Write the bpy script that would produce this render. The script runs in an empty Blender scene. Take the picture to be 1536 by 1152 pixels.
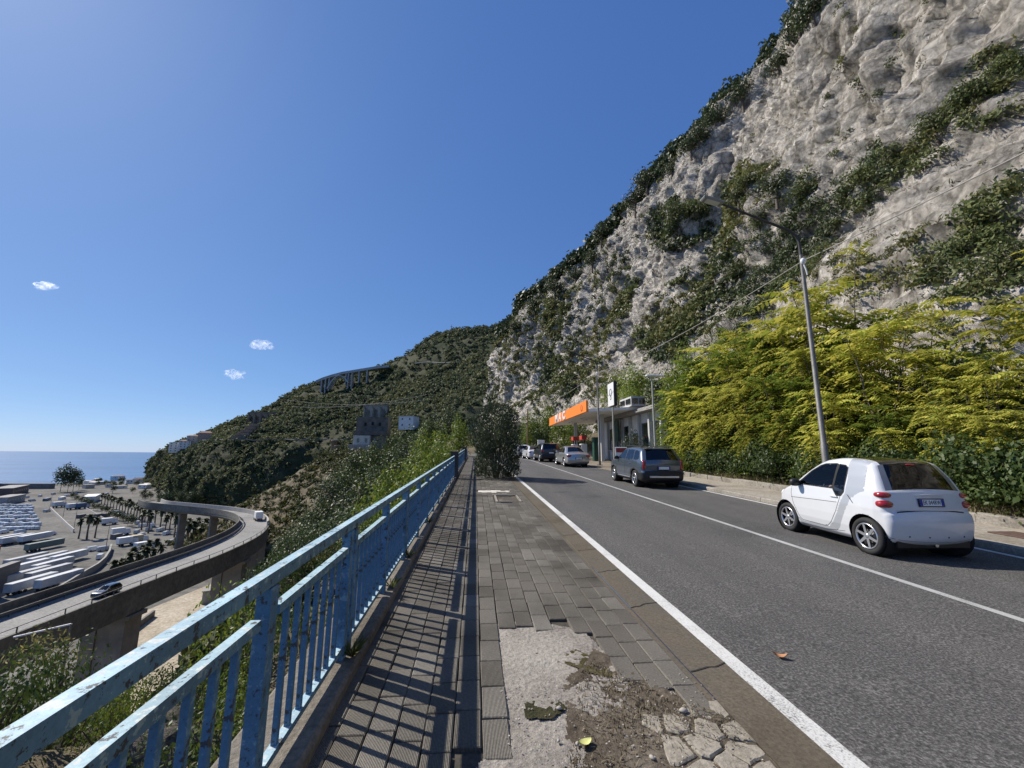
import bpy, bmesh, math, random
import numpy as np
from mathutils import Vector, Matrix

# ------------------------------------------------------------------ camera, sky, sun, exposure
scene = bpy.context.scene
COL = scene.collection
PITCH, ROLL, YAW, FPX = 9.75, 0.5, 4.9, 620.0          # photograph: 1536 x 1152
CAM = np.array([0.0, 0.0, 1.65])
_p, _r, _w = math.radians(PITCH), math.radians(ROLL), math.radians(YAW)
FWD = np.array([math.sin(_w)*math.cos(_p), math.cos(_w)*math.cos(_p), math.sin(_p)])
_r0 = np.array([math.cos(_w), -math.sin(_w), 0.0]); _u0 = np.cross(_r0, FWD)
RGT = _r0*math.cos(_r) + _u0*math.sin(_r); UPV = -_r0*math.sin(_r) + _u0*math.cos(_r)
cam_data = bpy.data.cameras.new('camera'); cam = bpy.data.objects.new('camera', cam_data); COL.objects.link(cam)
cam_data.sensor_width = 36.0; cam_data.lens = 36.0*FPX/1536.0; cam_data.clip_start = 0.05; cam_data.clip_end = 90000
cam.matrix_world = Matrix(((RGT[0], UPV[0], -FWD[0], CAM[0]), (RGT[1], UPV[1], -FWD[1], CAM[1]), (RGT[2], UPV[2], -FWD[2], CAM[2]), (0, 0, 0, 1)))
scene.camera = cam

SUN_AZ, SUN_EL = 61.0, 43.6                              # degrees left of the road direction (+Y), above the horizon
world = bpy.data.worlds.new('World'); scene.world = world; world.use_nodes = True
wn = world.node_tree.nodes; wl = world.node_tree.links
sky = wn.new('ShaderNodeTexSky'); sky.sky_type = 'NISHITA'; sky.sun_disc = False
sky.sun_elevation = math.radians(SUN_EL); sky.sun_rotation = math.radians(-SUN_AZ)
sky.altitude = 40; sky.air_density = 0.6; sky.dust_density = 0.3; sky.ozone_density = 6.0
wn['Background'].inputs['Strength'].default_value = 0.115
# one grade for the whole sky: the phone camera's softer contrast and deeper blue
_sep = wn.new('ShaderNodeSeparateColor'); _com = wn.new('ShaderNodeCombineColor'); wl.new(sky.outputs['Color'], _sep.inputs[0])
for _i, (_k, _g) in enumerate(((.63, .76), (.70, .63), (.87, .45))):
    _a = wn.new('ShaderNodeMath'); _a.operation = 'MULTIPLY'; _a.inputs[1].default_value = .115; wl.new(_sep.outputs[_i], _a.inputs[0])
    _b = wn.new('ShaderNodeMath'); _b.operation = 'POWER'; _b.inputs[1].default_value = _g; wl.new(_a.outputs[0], _b.inputs[0])
    _c = wn.new('ShaderNodeMath'); _c.operation = 'MULTIPLY'; _c.inputs[1].default_value = _k/.115/1.22; wl.new(_b.outputs[0], _c.inputs[0]); wl.new(_c.outputs[0], _com.inputs[_i])
wl.new(_com.outputs[0], wn['Background'].inputs['Color'])
sun_data = bpy.data.lights.new('sun', 'SUN'); sun_data.energy = 5.0; sun_data.angle = math.radians(0.53); sun_data.color = (1.0, 0.925, 0.81)
sun = bpy.data.objects.new('sun', sun_data); COL.objects.link(sun)
_az, _el = math.radians(SUN_AZ), math.radians(SUN_EL)
SUNV = Vector((-math.sin(_az)*math.cos(_el), math.cos(_az)*math.cos(_el), math.sin(_el)))
sun.rotation_euler = SUNV.to_track_quat('Z', 'Y').to_euler()
sun.location = (-30, 15, 60)
scene.view_settings.view_transform = 'Standard'; scene.view_settings.look = 'None'
scene.view_settings.exposure = 0.30; scene.view_settings.gamma = 1.0; scene.view_settings.use_curve_mapping = False
scene.cycles.max_bounces = 6; scene.cycles.diffuse_bounces = 2; scene.cycles.glossy_bounces = 3
scene.cycles.transmission_bounces = 6; scene.cycles.transparent_max_bounces = 12; scene.cycles.volume_bounces = 3
scene.cycles.caustics_reflective = False; scene.cycles.caustics_refractive = False

# ------------------------------------------------------------------ measuring helpers (a photograph pixel to a real point)
def proj(P):
    d = np.asarray(P, float) - CAM; z = d @ FWD
    return 768 + FPX*(d @ RGT)/z, 576 - FPX*(d @ UPV)/z, z
def ray(x, y): return FWD + RGT*(x-768)/FPX + UPV*(576-y)/FPX
def at_z(x, y, z): r = ray(x, y); return CAM + r*(z-CAM[2])/r[2]
def at_y(x, y, Y): r = ray(x, y); return CAM + r*(Y-CAM[1])/r[1]
def at_x(x, y, X): r = ray(x, y); return CAM + r*(X-CAM[0])/r[0]
def g(Y):                                                # height of the road above the camera's foot
    Y = np.asarray(Y, float)
    return np.where(Y < 40, 0.029*Y, 1.16 + 0.012*(Y-40))
def cx(Y):                                               # sideways bend of the road
    Y = np.asarray(Y, float)
    return -np.maximum(Y-46, 0)**2*0.0020
G = lambda Y: float(g(Y))
def at_g(x, y):
    r = ray(x, y); t = (0-CAM[2])/(r[2]-0.029*r[1]); return CAM + r*t
SLOPE = math.atan(0.029)

# ------------------------------------------------------------------ noise
def _hash(ix, iy, iz):
    h = (ix.astype(np.uint32)*np.uint32(374761393)) ^ (iy.astype(np.uint32)*np.uint32(668265263)) ^ (iz.astype(np.uint32)*np.uint32(2147483647))
    h = (h ^ (h >> np.uint32(13)))*np.uint32(1274126177)
    h = (h ^ (h >> np.uint32(16)))*np.uint32(2246822519)
    return ((h ^ (h >> np.uint32(15))) & np.uint32(0xffffff)).astype(np.float64)/float(0xffffff)
def vnoise(P):
    P = np.asarray(P, float); i = np.floor(P).astype(np.int64); f = P-i; f = f*f*f*(f*(f*6-15)+10)
    x, y, z = i[..., 0], i[..., 1], i[..., 2]; out = 0
    for a in (0, 1):
        for b in (0, 1):
            for c in (0, 1):
                w = (f[..., 0] if a else 1-f[..., 0])*(f[..., 1] if b else 1-f[..., 1])*(f[..., 2] if c else 1-f[..., 2])
                out = out + w*_hash(x+a, y+b, z+c)
    return out*2-1
def fbm(P, o=4, seed=0):
    P = np.asarray(P, float) + seed*17.3; s = 0; a = 1
    for k in range(o): s = s + a*vnoise(P*2.0**k + k*5.1); a *= .5
    return s
def ridged(P, o=3, seed=0):
    P = np.asarray(P, float) + seed*13.7; s = 0; a = 1
    for k in range(o): s = s + a*(1-2*np.abs(vnoise(P*2.0**k + k*3.7))); a *= .5
    return s

def worley(P):
    """nearest-cell random value and distance to the cell border"""
    P = np.asarray(P, float); i = np.floor(P).astype(np.int64); f1 = np.full(P.shape[:-1], 9.); f2 = f1.copy(); h = np.zeros(P.shape[:-1])
    for a in (-1, 0, 1):
        for b in (-1, 0, 1):
            for c in (-1, 0, 1):
                x, y, z = i[..., 0]+a, i[..., 1]+b, i[..., 2]+c
                d = np.sqrt((x+_hash(x, y, z)-P[..., 0])**2+(y+_hash(x+57, y+3, z+11)-P[..., 1])**2+(z+_hash(x+7, y+91, z+23)-P[..., 2])**2); v = _hash(x+31, y+17, z+5)
                n = d < f1; f2 = np.where(n, f1, np.minimum(f2, d)); h = np.where(n, v, h); f1 = np.where(n, d, f1)
    return h*2-1, f2-f1

# ------------------------------------------------------------------ materials
MAT = {}
def _nodes(name):
    m = bpy.data.materials.new(name); m.use_nodes = True; nt = m.node_tree
    return m, nt, nt.nodes['Principled BSDF'], nt.nodes['Material Output']
def _tex(nt, kind, scale, detail=4, rough=.6, coord='Object', stretch=None):
    tc = nt.nodes.new('ShaderNodeTexCoord'); t = nt.nodes.new(kind); t.inputs['Scale'].default_value = scale
    if 'Detail' in t.inputs: t.inputs['Detail'].default_value = detail
    if 'Roughness' in t.inputs and kind == 'ShaderNodeTexNoise': t.inputs['Roughness'].default_value = rough
    if stretch:
        mp = nt.nodes.new('ShaderNodeMapping'); mp.inputs['Scale'].default_value = stretch
        nt.links.new(tc.outputs[coord], mp.inputs['Vector']); nt.links.new(mp.outputs['Vector'], t.inputs['Vector'])
    else: nt.links.new(tc.outputs[coord], t.inputs['Vector'])
    return t
def _ramp(nt, src, stops):
    r = nt.nodes.new('ShaderNodeValToRGB'); e = r.color_ramp.elements
    while len(e) < len(stops): e.new(.5)
    for k, (p, c) in enumerate(stops):
        e[k].position = p; e[k].color = (*c, 1) if len(c) == 3 else c
    nt.links.new(src, r.inputs['Fac']); return r
def _mix(nt, fac, a, b, mode='MIX'):
    m = nt.nodes.new('ShaderNodeMix'); m.data_type = 'RGBA'; m.blend_type = mode
    for sock, v in ((m.inputs[0], fac), (m.inputs[6], a), (m.inputs[7], b)):
        if hasattr(v, 'is_linked'): nt.links.new(v, sock)
        elif isinstance(v, (int, float)): sock.default_value = v if sock.type == 'VALUE' else (v, v, v, 1)
        else: sock.default_value = (*v, 1)
    return m.outputs[2]
def _bump(nt, height, strength, dist, prev=None):
    b = nt.nodes.new('ShaderNodeBump'); b.inputs['Strength'].default_value = strength; b.inputs['Distance'].default_value = dist
    nt.links.new(height, b.inputs['Height'])
    if prev is not None: nt.links.new(prev, b.inputs['Normal'])
    return b.outputs['Normal']
def mat(name, col, rough=.6, var=.15, scale=3, bump=0, bscale=40, metal=0, coat=0, coord='Object', objvar=0, spec=.5):
    """plain procedural surface: colour mottled by noise, fine bump"""
    if name in MAT: return MAT[name]
    m, nt, b, o = _nodes(name); b.inputs['Roughness'].default_value = rough; b.inputs['Metallic'].default_value = metal
    b.inputs['Coat Weight'].default_value = coat; b.inputs['Coat Roughness'].default_value = .04; b.inputs['Specular IOR Level'].default_value = spec
    n = _tex(nt, 'ShaderNodeTexNoise', scale, 5, .65, coord)
    c = np.array(col); r = _ramp(nt, n.outputs['Fac'], [(.3, tuple(c*(1-var))), (.7, tuple(np.minimum(c*(1+var), 1)))])
    out = r.outputs['Color']
    if objvar:
        oi = nt.nodes.new('ShaderNodeObjectInfo'); mr = nt.nodes.new('ShaderNodeMapRange')
        mr.inputs['To Min'].default_value = 1-objvar; mr.inputs['To Max'].default_value = 1+objvar
        nt.links.new(oi.outputs['Random'], mr.inputs['Value'])
        cr = nt.nodes.new('ShaderNodeCombineColor')
        for k in range(3): nt.links.new(mr.outputs['Result'], cr.inputs[k])
        out = _mix(nt, 1.0, out, cr.outputs['Color'], 'MULTIPLY')
    nt.links.new(out, b.inputs['Base Color'])
    if bump:
        bn = _tex(nt, 'ShaderNodeTexNoise', bscale, 4, .6, coord)
        nt.links.new(_bump(nt, bn.outputs['Fac'], bump, .02), b.inputs['Normal'])
    MAT[name] = m; return m
def leafmat(name, cols, trans=.35, rough=.55, noise=.0, low=None):
    """leaf: colour picked at random for each leaf (mesh island), some light passes through"""
    if name in MAT: return MAT[name]
    m, nt, b, o = _nodes(name); ge = nt.nodes.new('ShaderNodeNewGeometry')
    n = len(cols); r = _ramp(nt, ge.outputs['Random Per Island'], [(k/(n-1) if n > 1 else 0, c) for k, c in enumerate(cols)])
    rc = r.outputs['Color']
    if low:                                                # leaves turn darker and greener towards the bottom of the plant
        tcg = nt.nodes.new('ShaderNodeTexCoord'); sx = nt.nodes.new('ShaderNodeSeparateXYZ'); nt.links.new(tcg.outputs['Generated'], sx.inputs[0])
        ad = nt.nodes.new('ShaderNodeMath'); ad.operation = 'MULTIPLY_ADD'; ad.inputs[1].default_value = .35; nt.links.new(ge.outputs['Random Per Island'], ad.inputs[0]); nt.links.new(sx.outputs[2], ad.inputs[2])
        k = len(low); r2 = _ramp(nt, ge.outputs['Random Per Island'], [(q/(k-1), c) for q, c in enumerate(low)]); fz = _ramp(nt, ad.outputs[0], [(.42, (0, 0, 0)), (.78, (1, 1, 1))])
        rc = _mix(nt, fz.outputs['Color'], r2.outputs['Color'], rc)
    oi = nt.nodes.new('ShaderNodeObjectInfo'); hs = nt.nodes.new('ShaderNodeHueSaturation')
    mr = nt.nodes.new('ShaderNodeMapRange'); mr.inputs['To Min'].default_value = .8; mr.inputs['To Max'].default_value = 1.15
    nt.links.new(oi.outputs['Random'], mr.inputs['Value']); nt.links.new(mr.outputs['Result'], hs.inputs['Value'])
    nt.links.new(rc, hs.inputs['Color']); col = hs.outputs['Color']
    if noise:
        t = _tex(nt, 'ShaderNodeTexNoise', noise, 3, .6); rr = _ramp(nt, t.outputs['Fac'], [(.35, (.62, .68, .6)), (.65, (1.25, 1.15, .95))])
        col = _mix(nt, 1.0, col, rr.outputs['Color'], 'MULTIPLY')
    nt.links.new(col, b.inputs['Base Color']); b.inputs['Roughness'].default_value = rough; b.inputs['Specular IOR Level'].default_value = .35
    tr = nt.nodes.new('ShaderNodeBsdfTranslucent'); nt.links.new(col, tr.inputs['Color'])
    mx = nt.nodes.new('ShaderNodeMixShader'); mx.inputs[0].default_value = trans
    nt.links.new(b.outputs[0], mx.inputs[1]); nt.links.new(tr.outputs[0], mx.inputs[2]); nt.links.new(mx.outputs[0], o.inputs['Surface'])
    MAT[name] = m; return m
def glassmat(name, tint, refl=1.0):
    if name in MAT: return MAT[name]
    m, nt, b, o = _nodes(name)
    tp = nt.nodes.new('ShaderNodeBsdfTransparent'); tp.inputs['Color'].default_value = (*tint, 1)
    gl = nt.nodes.new('ShaderNodeBsdfGlossy'); gl.inputs['Roughness'].default_value = .02; gl.inputs['Color'].default_value = (refl,)*3+(1,)
    fr = nt.nodes.new('ShaderNodeFresnel'); fr.inputs['IOR'].default_value = 1.5
    mx = nt.nodes.new('ShaderNodeMixShader'); nt.links.new(fr.outputs[0], mx.inputs[0]); nt.links.new(tp.outputs[0], mx.inputs[1]); nt.links.new(gl.outputs[0], mx.inputs[2])
    nt.links.new(mx.outputs[0], o.inputs['Surface']); MAT[name] = m; return m

# ------------------------------------------------------------------ mesh helpers
def tag(o, label=None, cat=None, group=None, kind=None):
    if label: o['label'] = label
    if cat: o['category'] = cat
    if group: o['group'] = group
    if kind: o['kind'] = kind
    return o
def link(name, me, parent=None):
    o = bpy.data.objects.new(name, me); COL.objects.link(o)
    if parent is not None: o.parent = parent
    return o
def empty(name, loc=(0, 0, 0), rot=(0, 0, 0)):
    o = bpy.data.objects.new(name, None); COL.objects.link(o); o.location = loc; o.rotation_euler = rot; o.empty_display_size = .2
    return o
def fast_mesh(name, V, F, m=None, smooth=False):
    """V (n,3), F (k,4) or (k,3) integer arrays"""
    V = np.ascontiguousarray(V, dtype=np.float32); F = np.ascontiguousarray(F, dtype=np.int32); k, c = F.shape
    me = bpy.data.meshes.new(name); me.vertices.add(len(V)); me.vertices.foreach_set('co', V.ravel())
    me.loops.add(k*c); me.loops.foreach_set('vertex_index', F.ravel())
    me.polygons.add(k); me.polygons.foreach_set('loop_start', np.arange(0, k*c, c, dtype=np.int32))
    me.polygons.foreach_set('loop_total', np.full(k, c, dtype=np.int32))
    if smooth: me.polygons.foreach_set('use_smooth', np.ones(k, dtype=bool))
    me.update(calc_edges=True); me.validate()
    if m: me.materials.append(m)
    return me
def grid_faces(nu, nv, off=0):
    i = np.arange(nu-1)[:, None]; j = np.arange(nv-1)[None, :]
    a = i*nv+j; return (np.stack([a, a+nv, a+nv+1, a+1], -1).reshape(-1, 4) + off)
class MB:
    """collects shapes, links them as one mesh object; each shape may name its own material slot"""
    def __init__(s): s.v = []; s.f = []; s.m = []; s.sm = []
    def add(s, V, F, mi=0, smooth=False):
        o = len(s.v); s.v += [tuple(map(float, p)) for p in V]; s.f += [tuple(int(i)+o for i in q) for q in F]; s.m += [mi]*len(F); s.sm += [smooth]*len(F); return s
    def box(s, c, d, mi=0, rz=0, taper=1.0, bev=0):
        x, y, z = d[0]/2, d[1]/2, d[2]/2; V = []
        if bev > 0:
            bev = min(bev, .45*min(d))
            for zz, ins in ((-z, bev), (-z+bev, 0), (z-bev, 0), (z, bev)):
                X, Y = x-ins, y-ins
                V += [(-X, -Y, zz), (X, -Y, zz), (X, Y, zz), (-X, Y, zz)]
            F = [(3, 2, 1, 0), (12, 13, 14, 15)] + [(4*k+i, 4*k+(i+1) % 4, 4*k+4+(i+1) % 4, 4*k+4+i) for k in range(3) for i in range(4)]
        else:
            V = [(-x, -y, -z), (x, -y, -z), (x, y, -z), (-x, y, -z), (-x*taper, -y*taper, z), (x*taper, -y*taper, z), (x*taper, y*taper, z), (-x*taper, y*taper, z)]
            F = [(3, 2, 1, 0), (4, 5, 6, 7), (0, 1, 5, 4), (1, 2, 6, 5), (2, 3, 7, 6), (3, 0, 4, 7)]
        if rz:
            ca, sa = math.cos(rz), math.sin(rz); V = [(a*ca-b*sa, a*sa+b*ca, e) for a, b, e in V]
        return s.add([(a+c[0], b+c[1], e+c[2]) for a, b, e in V], F, mi)
    def bar(s, a, b, w, h, mi=0, up=(0, 0, 1)):
        """box beam from a to b, w wide (sideways), h tall (towards up)"""
        a = Vector(a); b = Vector(b); t = (b-a).normalized(); u = Vector(up); sd = t.cross(u)
        if sd.length < 1e-4: sd = t.cross(Vector((0, 1, 0)))
        sd.normalize(); u = sd.cross(t).normalized(); V = []
        for p in (a, b):
            for i, j in ((-1, -1), (1, -1), (1, 1), (-1, 1)): V.append(p+sd*(i*w/2)+u*(j*h/2))
        return s.add(V, [(3, 2, 1, 0), (4, 5, 6, 7), (0, 1, 5, 4), (1, 2, 6, 5), (2, 3, 7, 6), (3, 0, 4, 7)], mi)
    def tube(s, pts, r, n=8, mi=0, cap=True):
        pts = [Vector(p) for p in pts]; rs = r if isinstance(r, (list, tuple)) else [r]*len(pts); V = []; F = []
        ref = Vector((0.31, 0.17, 0.93)).normalized()
        for k, p in enumerate(pts):
            t = (pts[min(k+1, len(pts)-1)]-pts[max(k-1, 0)]).normalized(); a = t.cross(ref)
            if a.length < .05: a = t.cross(Vector((1, 0, 0)))
            a.normalize(); b = t.cross(a)
            for i in range(n): an = 2*math.pi*i/n; V.append(p+(a*math.cos(an)+b*math.sin(an))*rs[k])
        for k in range(len(pts)-1):
            for i in range(n): F.append((k*n+i, k*n+(i+1) % n, k*n+n+(i+1) % n, k*n+n+i))
        s.add(V, F, mi, True)
        if cap: s.add(V[:n], [tuple(range(n))[::-1]], mi); s.add(V[-n:], [tuple(range(n))], mi)
        return s
    def lathe(s, prof, n=24, mi=0, axis='z', c=(0, 0, 0), smooth=True):
        V = []; F = []
        for k, (r, h) in enumerate(prof):
            for i in range(n):
                a = 2*math.pi*i/n; x, y = r*math.cos(a), r*math.sin(a)
                p = (x, y, h) if axis == 'z' else ((x, h, y) if axis == 'y' else (h, x, y))
                V.append((p[0]+c[0], p[1]+c[1], p[2]+c[2]))
        for k in range(len(prof)-1):
            for i in range(n): F.append((k*n+i, k*n+(i+1) % n, k*n+n+(i+1) % n, k*n+n+i))
        return s.add(V, F, mi, smooth)
    def prism(s, poly, z0, z1, mi=0):
        n = len(poly); V = [(x, y, z0) for x, y in poly]+[(x, y, z1) for x, y in poly]
        return s.add(V, [tuple(range(n))[::-1], tuple(range(n, 2*n))]+[(i, (i+1) % n, n+(i+1) % n, n+i) for i in range(n)], mi)
    def mesh(s, name, mats):
        me = bpy.data.meshes.new(name); me.from_pydata(s.v, [], s.f); mats = mats if isinstance(mats, (list, tuple)) else [mats]
        for m in mats: me.materials.append(m)
        me.polygons.foreach_set('material_index', s.m); me.polygons.foreach_set('use_smooth', s.sm); me.update()
        bm = bmesh.new(); bm.from_mesh(me); bmesh.ops.recalc_face_normals(bm, faces=bm.faces); bm.to_mesh(me); bm.free()
        return me
    def build(s, name, mats, parent=None): return link(name, s.mesh(name, mats), parent)
def copy_tree(o, parent=None):
    c = o.copy(); COL.objects.link(c)
    c.parent = parent
    for ch in list(o.children): copy_tree(ch, c)
    return c
def text_mesh(txt, size, m, depth=.0, align='CENTER', space=1.0, bold=0):
    cu = bpy.data.curves.new('t', 'FONT'); cu.body = txt; cu.size = size; cu.extrude = depth; cu.align_x = align; cu.align_y = 'CENTER'; cu.space_character = space
    cu.resolution_u = 3; cu.offset = bold
    ob = bpy.data.objects.new('t', cu); COL.objects.link(ob)
    dg = bpy.context.evaluated_depsgraph_get(); me = bpy.data.meshes.new_from_object(ob.evaluated_get(dg))
    bpy.data.objects.remove(ob); bpy.data.curves.remove(cu); me.materials.clear(); me.materials.append(m); return me
def in_poly(x, y, poly):
    x = np.asarray(x); y = np.asarray(y); inside = np.zeros(x.shape, bool); n = len(poly)
    for i in range(n):
        x1, y1 = poly[i]; x2, y2 = poly[(i+1) % n]
        if y1 == y2: continue
        c = ((y1 > y) != (y2 > y)) & (x < (x2-x1)*(y-y1)/(y2-y1)+x1); inside ^= c
    return inside

# ------------------------------------------------------------------ foliage
def rand_unit(rng, n):
    v = rng.normal(size=(n, 3)); return v/np.linalg.norm(v, axis=1)[:, None]
def leaf_quads(rng, P, N, length, width):
    """diamond leaves at P, facing roughly N"""
    n = len(P); a = np.cross(N, rand_unit(rng, n)); a /= np.linalg.norm(a, axis=1)[:, None]+1e-9; b = np.cross(N, a)
    L = (length*rng.uniform(.6, 1.3, n))[:, None]/2; W = (width*rng.uniform(.7, 1.2, n))[:, None]/2
    V = np.stack([P-a*L, P+b*W-a*L*.1, P+a*L, P-b*W-a*L*.1], 1).reshape(-1, 3)
    return V, np.arange(4*n).reshape(-1, 4)
def bush_arrays(seed, n=300, R=(1, 1, 1), leaf=.16, lumps=9, ratio=.55, fill=.25):
    """leaf cloud of unit size: leaves on the shells of several lumps, base at z=0"""
    rng = np.random.default_rng(seed)
    c = rand_unit(rng, lumps)*rng.uniform(.25, .75, (lumps, 1)); c[:, 2] = np.abs(c[:, 2])*1.0+.15; rad = rng.uniform(.28, .5, lumps)
    k = rng.choice(lumps, n, p=rad**2/np.sum(rad**2)); d = rand_unit(rng, n); d[:, 2] = np.where(rng.random(n) < .75, np.abs(d[:, 2]), d[:, 2])
    s = np.where(rng.random(n) < fill, rng.uniform(.3, .9, n), rng.uniform(.85, 1.15, n))
    P = c[k]+d*(rad[k]*s)[:, None]; N = d+rand_unit(rng, n)*.75; N /= np.linalg.norm(N, axis=1)[:, None]
    P[:, 2] = np.abs(P[:, 2])
    V, F = leaf_quads(rng, P*np.array(R), N, leaf, leaf*ratio)
    return V, F
def scatter_arrays(templates, pos, scale, rng, zs=None):
    """many copies of leaf-cloud templates as one pair of arrays"""
    Vs = []; Fs = []; off = 0; pos = np.asarray(pos); n = len(pos); which = rng.integers(0, len(templates), n); ang = rng.uniform(0, 2*np.pi, n)
    zs = np.ones(n) if zs is None else zs
    for t, (V, F) in enumerate(templates):
        ii = np.where(which == t)[0]
        if len(ii) == 0: continue
        ca, sa = np.cos(ang[ii])[:, None], np.sin(ang[ii])[:, None]; S = scale[ii][:, None]
        X = (V[None, :, 0]*ca-V[None, :, 1]*sa)*S+pos[ii, 0][:, None]; Y = (V[None, :, 0]*sa+V[None, :, 1]*ca)*S+pos[ii, 1][:, None]
        Z = V[None, :, 2]*S*zs[ii][:, None]+pos[ii, 2][:, None]
        W = np.stack([X, Y, Z], -1).reshape(-1, 3); k = len(V)
        FF = (F[None]+(np.arange(len(ii))*k)[:, None, None]).reshape(-1, F.shape[1])+off
        Vs.append(W); Fs.append(FF); off += len(W)
    return np.concatenate(Vs), np.concatenate(Fs)

# ================================================================== SURFACE MATERIALS
def m_asphalt():
    m, nt, b, o = _nodes('asphalt'); b.inputs['Roughness'].default_value = .8; b.inputs['Specular IOR Level'].default_value = .35
    n1 = _tex(nt, 'ShaderNodeTexNoise', 52, 4, .75); n2 = _tex(nt, 'ShaderNodeTexNoise', 1.0, 4, .6, stretch=(1.3, .10, 1)); n3 = _tex(nt, 'ShaderNodeTexVoronoi', 75); n5 = _tex(nt, 'ShaderNodeTexNoise', .45, 7, .7)
    c1 = _ramp(nt, n1.outputs['Fac'], [(.34, (.03, .03, .03)), (.5, (.088, .086, .084)), (.68, (.24, .235, .225))])
    c2 = _ramp(nt, n2.outputs['Fac'], [(.3, (.78, .78, .79)), (.7, (1.12, 1.11, 1.09))])
    c3 = _ramp(nt, n3.outputs['Distance'], [(.0, (1.35, 1.33, 1.3)), (.3, (.95, .95, .95))])
    c = _mix(nt, 1.0, c1.outputs['Color'], c2.outputs['Color'], 'MULTIPLY'); c = _mix(nt, 1.0, c, c3.outputs['Color'], 'MULTIPLY')
    c5 = _ramp(nt, n5.outputs['Fac'], [(.32, (.72, .72, .73)), (.45, (1, 1, 1)), (.62, (1.05, 1.04, 1.02)), (.75, (1.3, 1.27, 1.22))]); c = _mix(nt, 1.0, c, c5.outputs['Color'], 'MULTIPLY')
    nt.links.new(c, b.inputs['Base Color'])
    nt.links.new(_bump(nt, n1.outputs['Fac'], .5, .012), b.inputs['Normal']); return m
def m_rock(name, light, mid, dark, sc=1.0, stain=True):
    m, nt, b, o = _nodes(name); b.inputs['Roughness'].default_value = .92; b.inputs['Specular IOR Level'].default_value = .12
    n1 = _tex(nt, 'ShaderNodeTexNoise', .22*sc, 9, .7); n2 = _tex(nt, 'ShaderNodeTexNoise', 1.5*sc, 8, .75); n3 = _tex(nt, 'ShaderNodeTexNoise', .55*sc, 6, .68, stretch=(1, 1.3, .2)); nw = _tex(nt, 'ShaderNodeTexNoise', .8*sc, 5, .6)
    c1 = _ramp(nt, n1.outputs['Fac'], [(.34, dark), (.48, mid), (.62, light)])
    c2 = _ramp(nt, n2.outputs['Fac'], [(.30, (.34, .33, .31)), (.44, (.8, .79, .78)), (.56, (1.02, 1.02, 1.02)), (.72, (1.3, 1.27, 1.22))])
    c3 = _ramp(nt, n3.outputs['Fac'], [(.34, (.45, .44, .42)), (.48, (1, 1, 1))])
    c = _mix(nt, 1.0, c1.outputs['Color'], c2.outputs['Color'], 'MULTIPLY')
    if stain: c = _mix(nt, .8, c, c3.outputs['Color'], 'MULTIPLY')
    nrm = None
    for scl, dark_, wid in ((.45*sc, .5, .10), (1.5*sc, .68, .12)):          # fracture lines; their dark colour also stands in for small crevice shadows
        tc = nt.nodes.new('ShaderNodeTexCoord'); mx = nt.nodes.new('ShaderNodeVectorMath'); mx.operation = 'MULTIPLY_ADD'; mx.inputs[1].default_value = (1.6/scl*.4,)*3
        nt.links.new(nw.outputs['Color'], mx.inputs[0]); nt.links.new(tc.outputs['Object'], mx.inputs[2])
        v = nt.nodes.new('ShaderNodeTexVoronoi'); v.feature = 'DISTANCE_TO_EDGE'; v.inputs['Scale'].default_value = scl; nt.links.new(mx.outputs[0], v.inputs['Vector'])
        r = _ramp(nt, v.outputs['Distance'], [(0, (dark_,)*3), (wid, (1, 1, 1))]); c = _mix(nt, .85, c, r.outputs['Color'], 'MULTIPLY'); nrm = _bump(nt, r.outputs['Color'], .7, .5/scl*.45, nrm)
    nt.links.new(c, b.inputs['Base Color'])
    n4 = _tex(nt, 'ShaderNodeTexNoise', 4*sc, 9, .8); nb = _bump(nt, n2.outputs['Fac'], 1.0, .9/sc, nrm); nt.links.new(_bump(nt, n4.outputs['Fac'], .9, .3/sc, nb), b.inputs['Normal']); return m
def m_ground(name, cols, s1=.3, s2=6, bump=.5, bd=.06, rough=.95):
    m, nt, b, o = _nodes(name); b.inputs['Roughness'].default_value = rough; b.inputs['Specular IOR Level'].default_value = .2
    n1 = _tex(nt, 'ShaderNodeTexNoise', s1, 6, .65); n2 = _tex(nt, 'ShaderNodeTexNoise', s2, 6, .7)
    k = len(cols); c1 = _ramp(nt, n1.outputs['Fac'], [(.3+.4*i/(k-1), c) for i, c in enumerate(cols)])
    c2 = _ramp(nt, n2.outputs['Fac'], [(.3, (.6, .6, .58)), (.7, (1.3, 1.28, 1.22))])
    nt.links.new(_mix(nt, 1.0, c1.outputs['Color'], c2.outputs['Color'], 'MULTIPLY'), b.inputs['Base Color'])
    nt.links.new(_bump(nt, n2.outputs['Fac'], bump, bd), b.inputs['Normal']); return m
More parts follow.
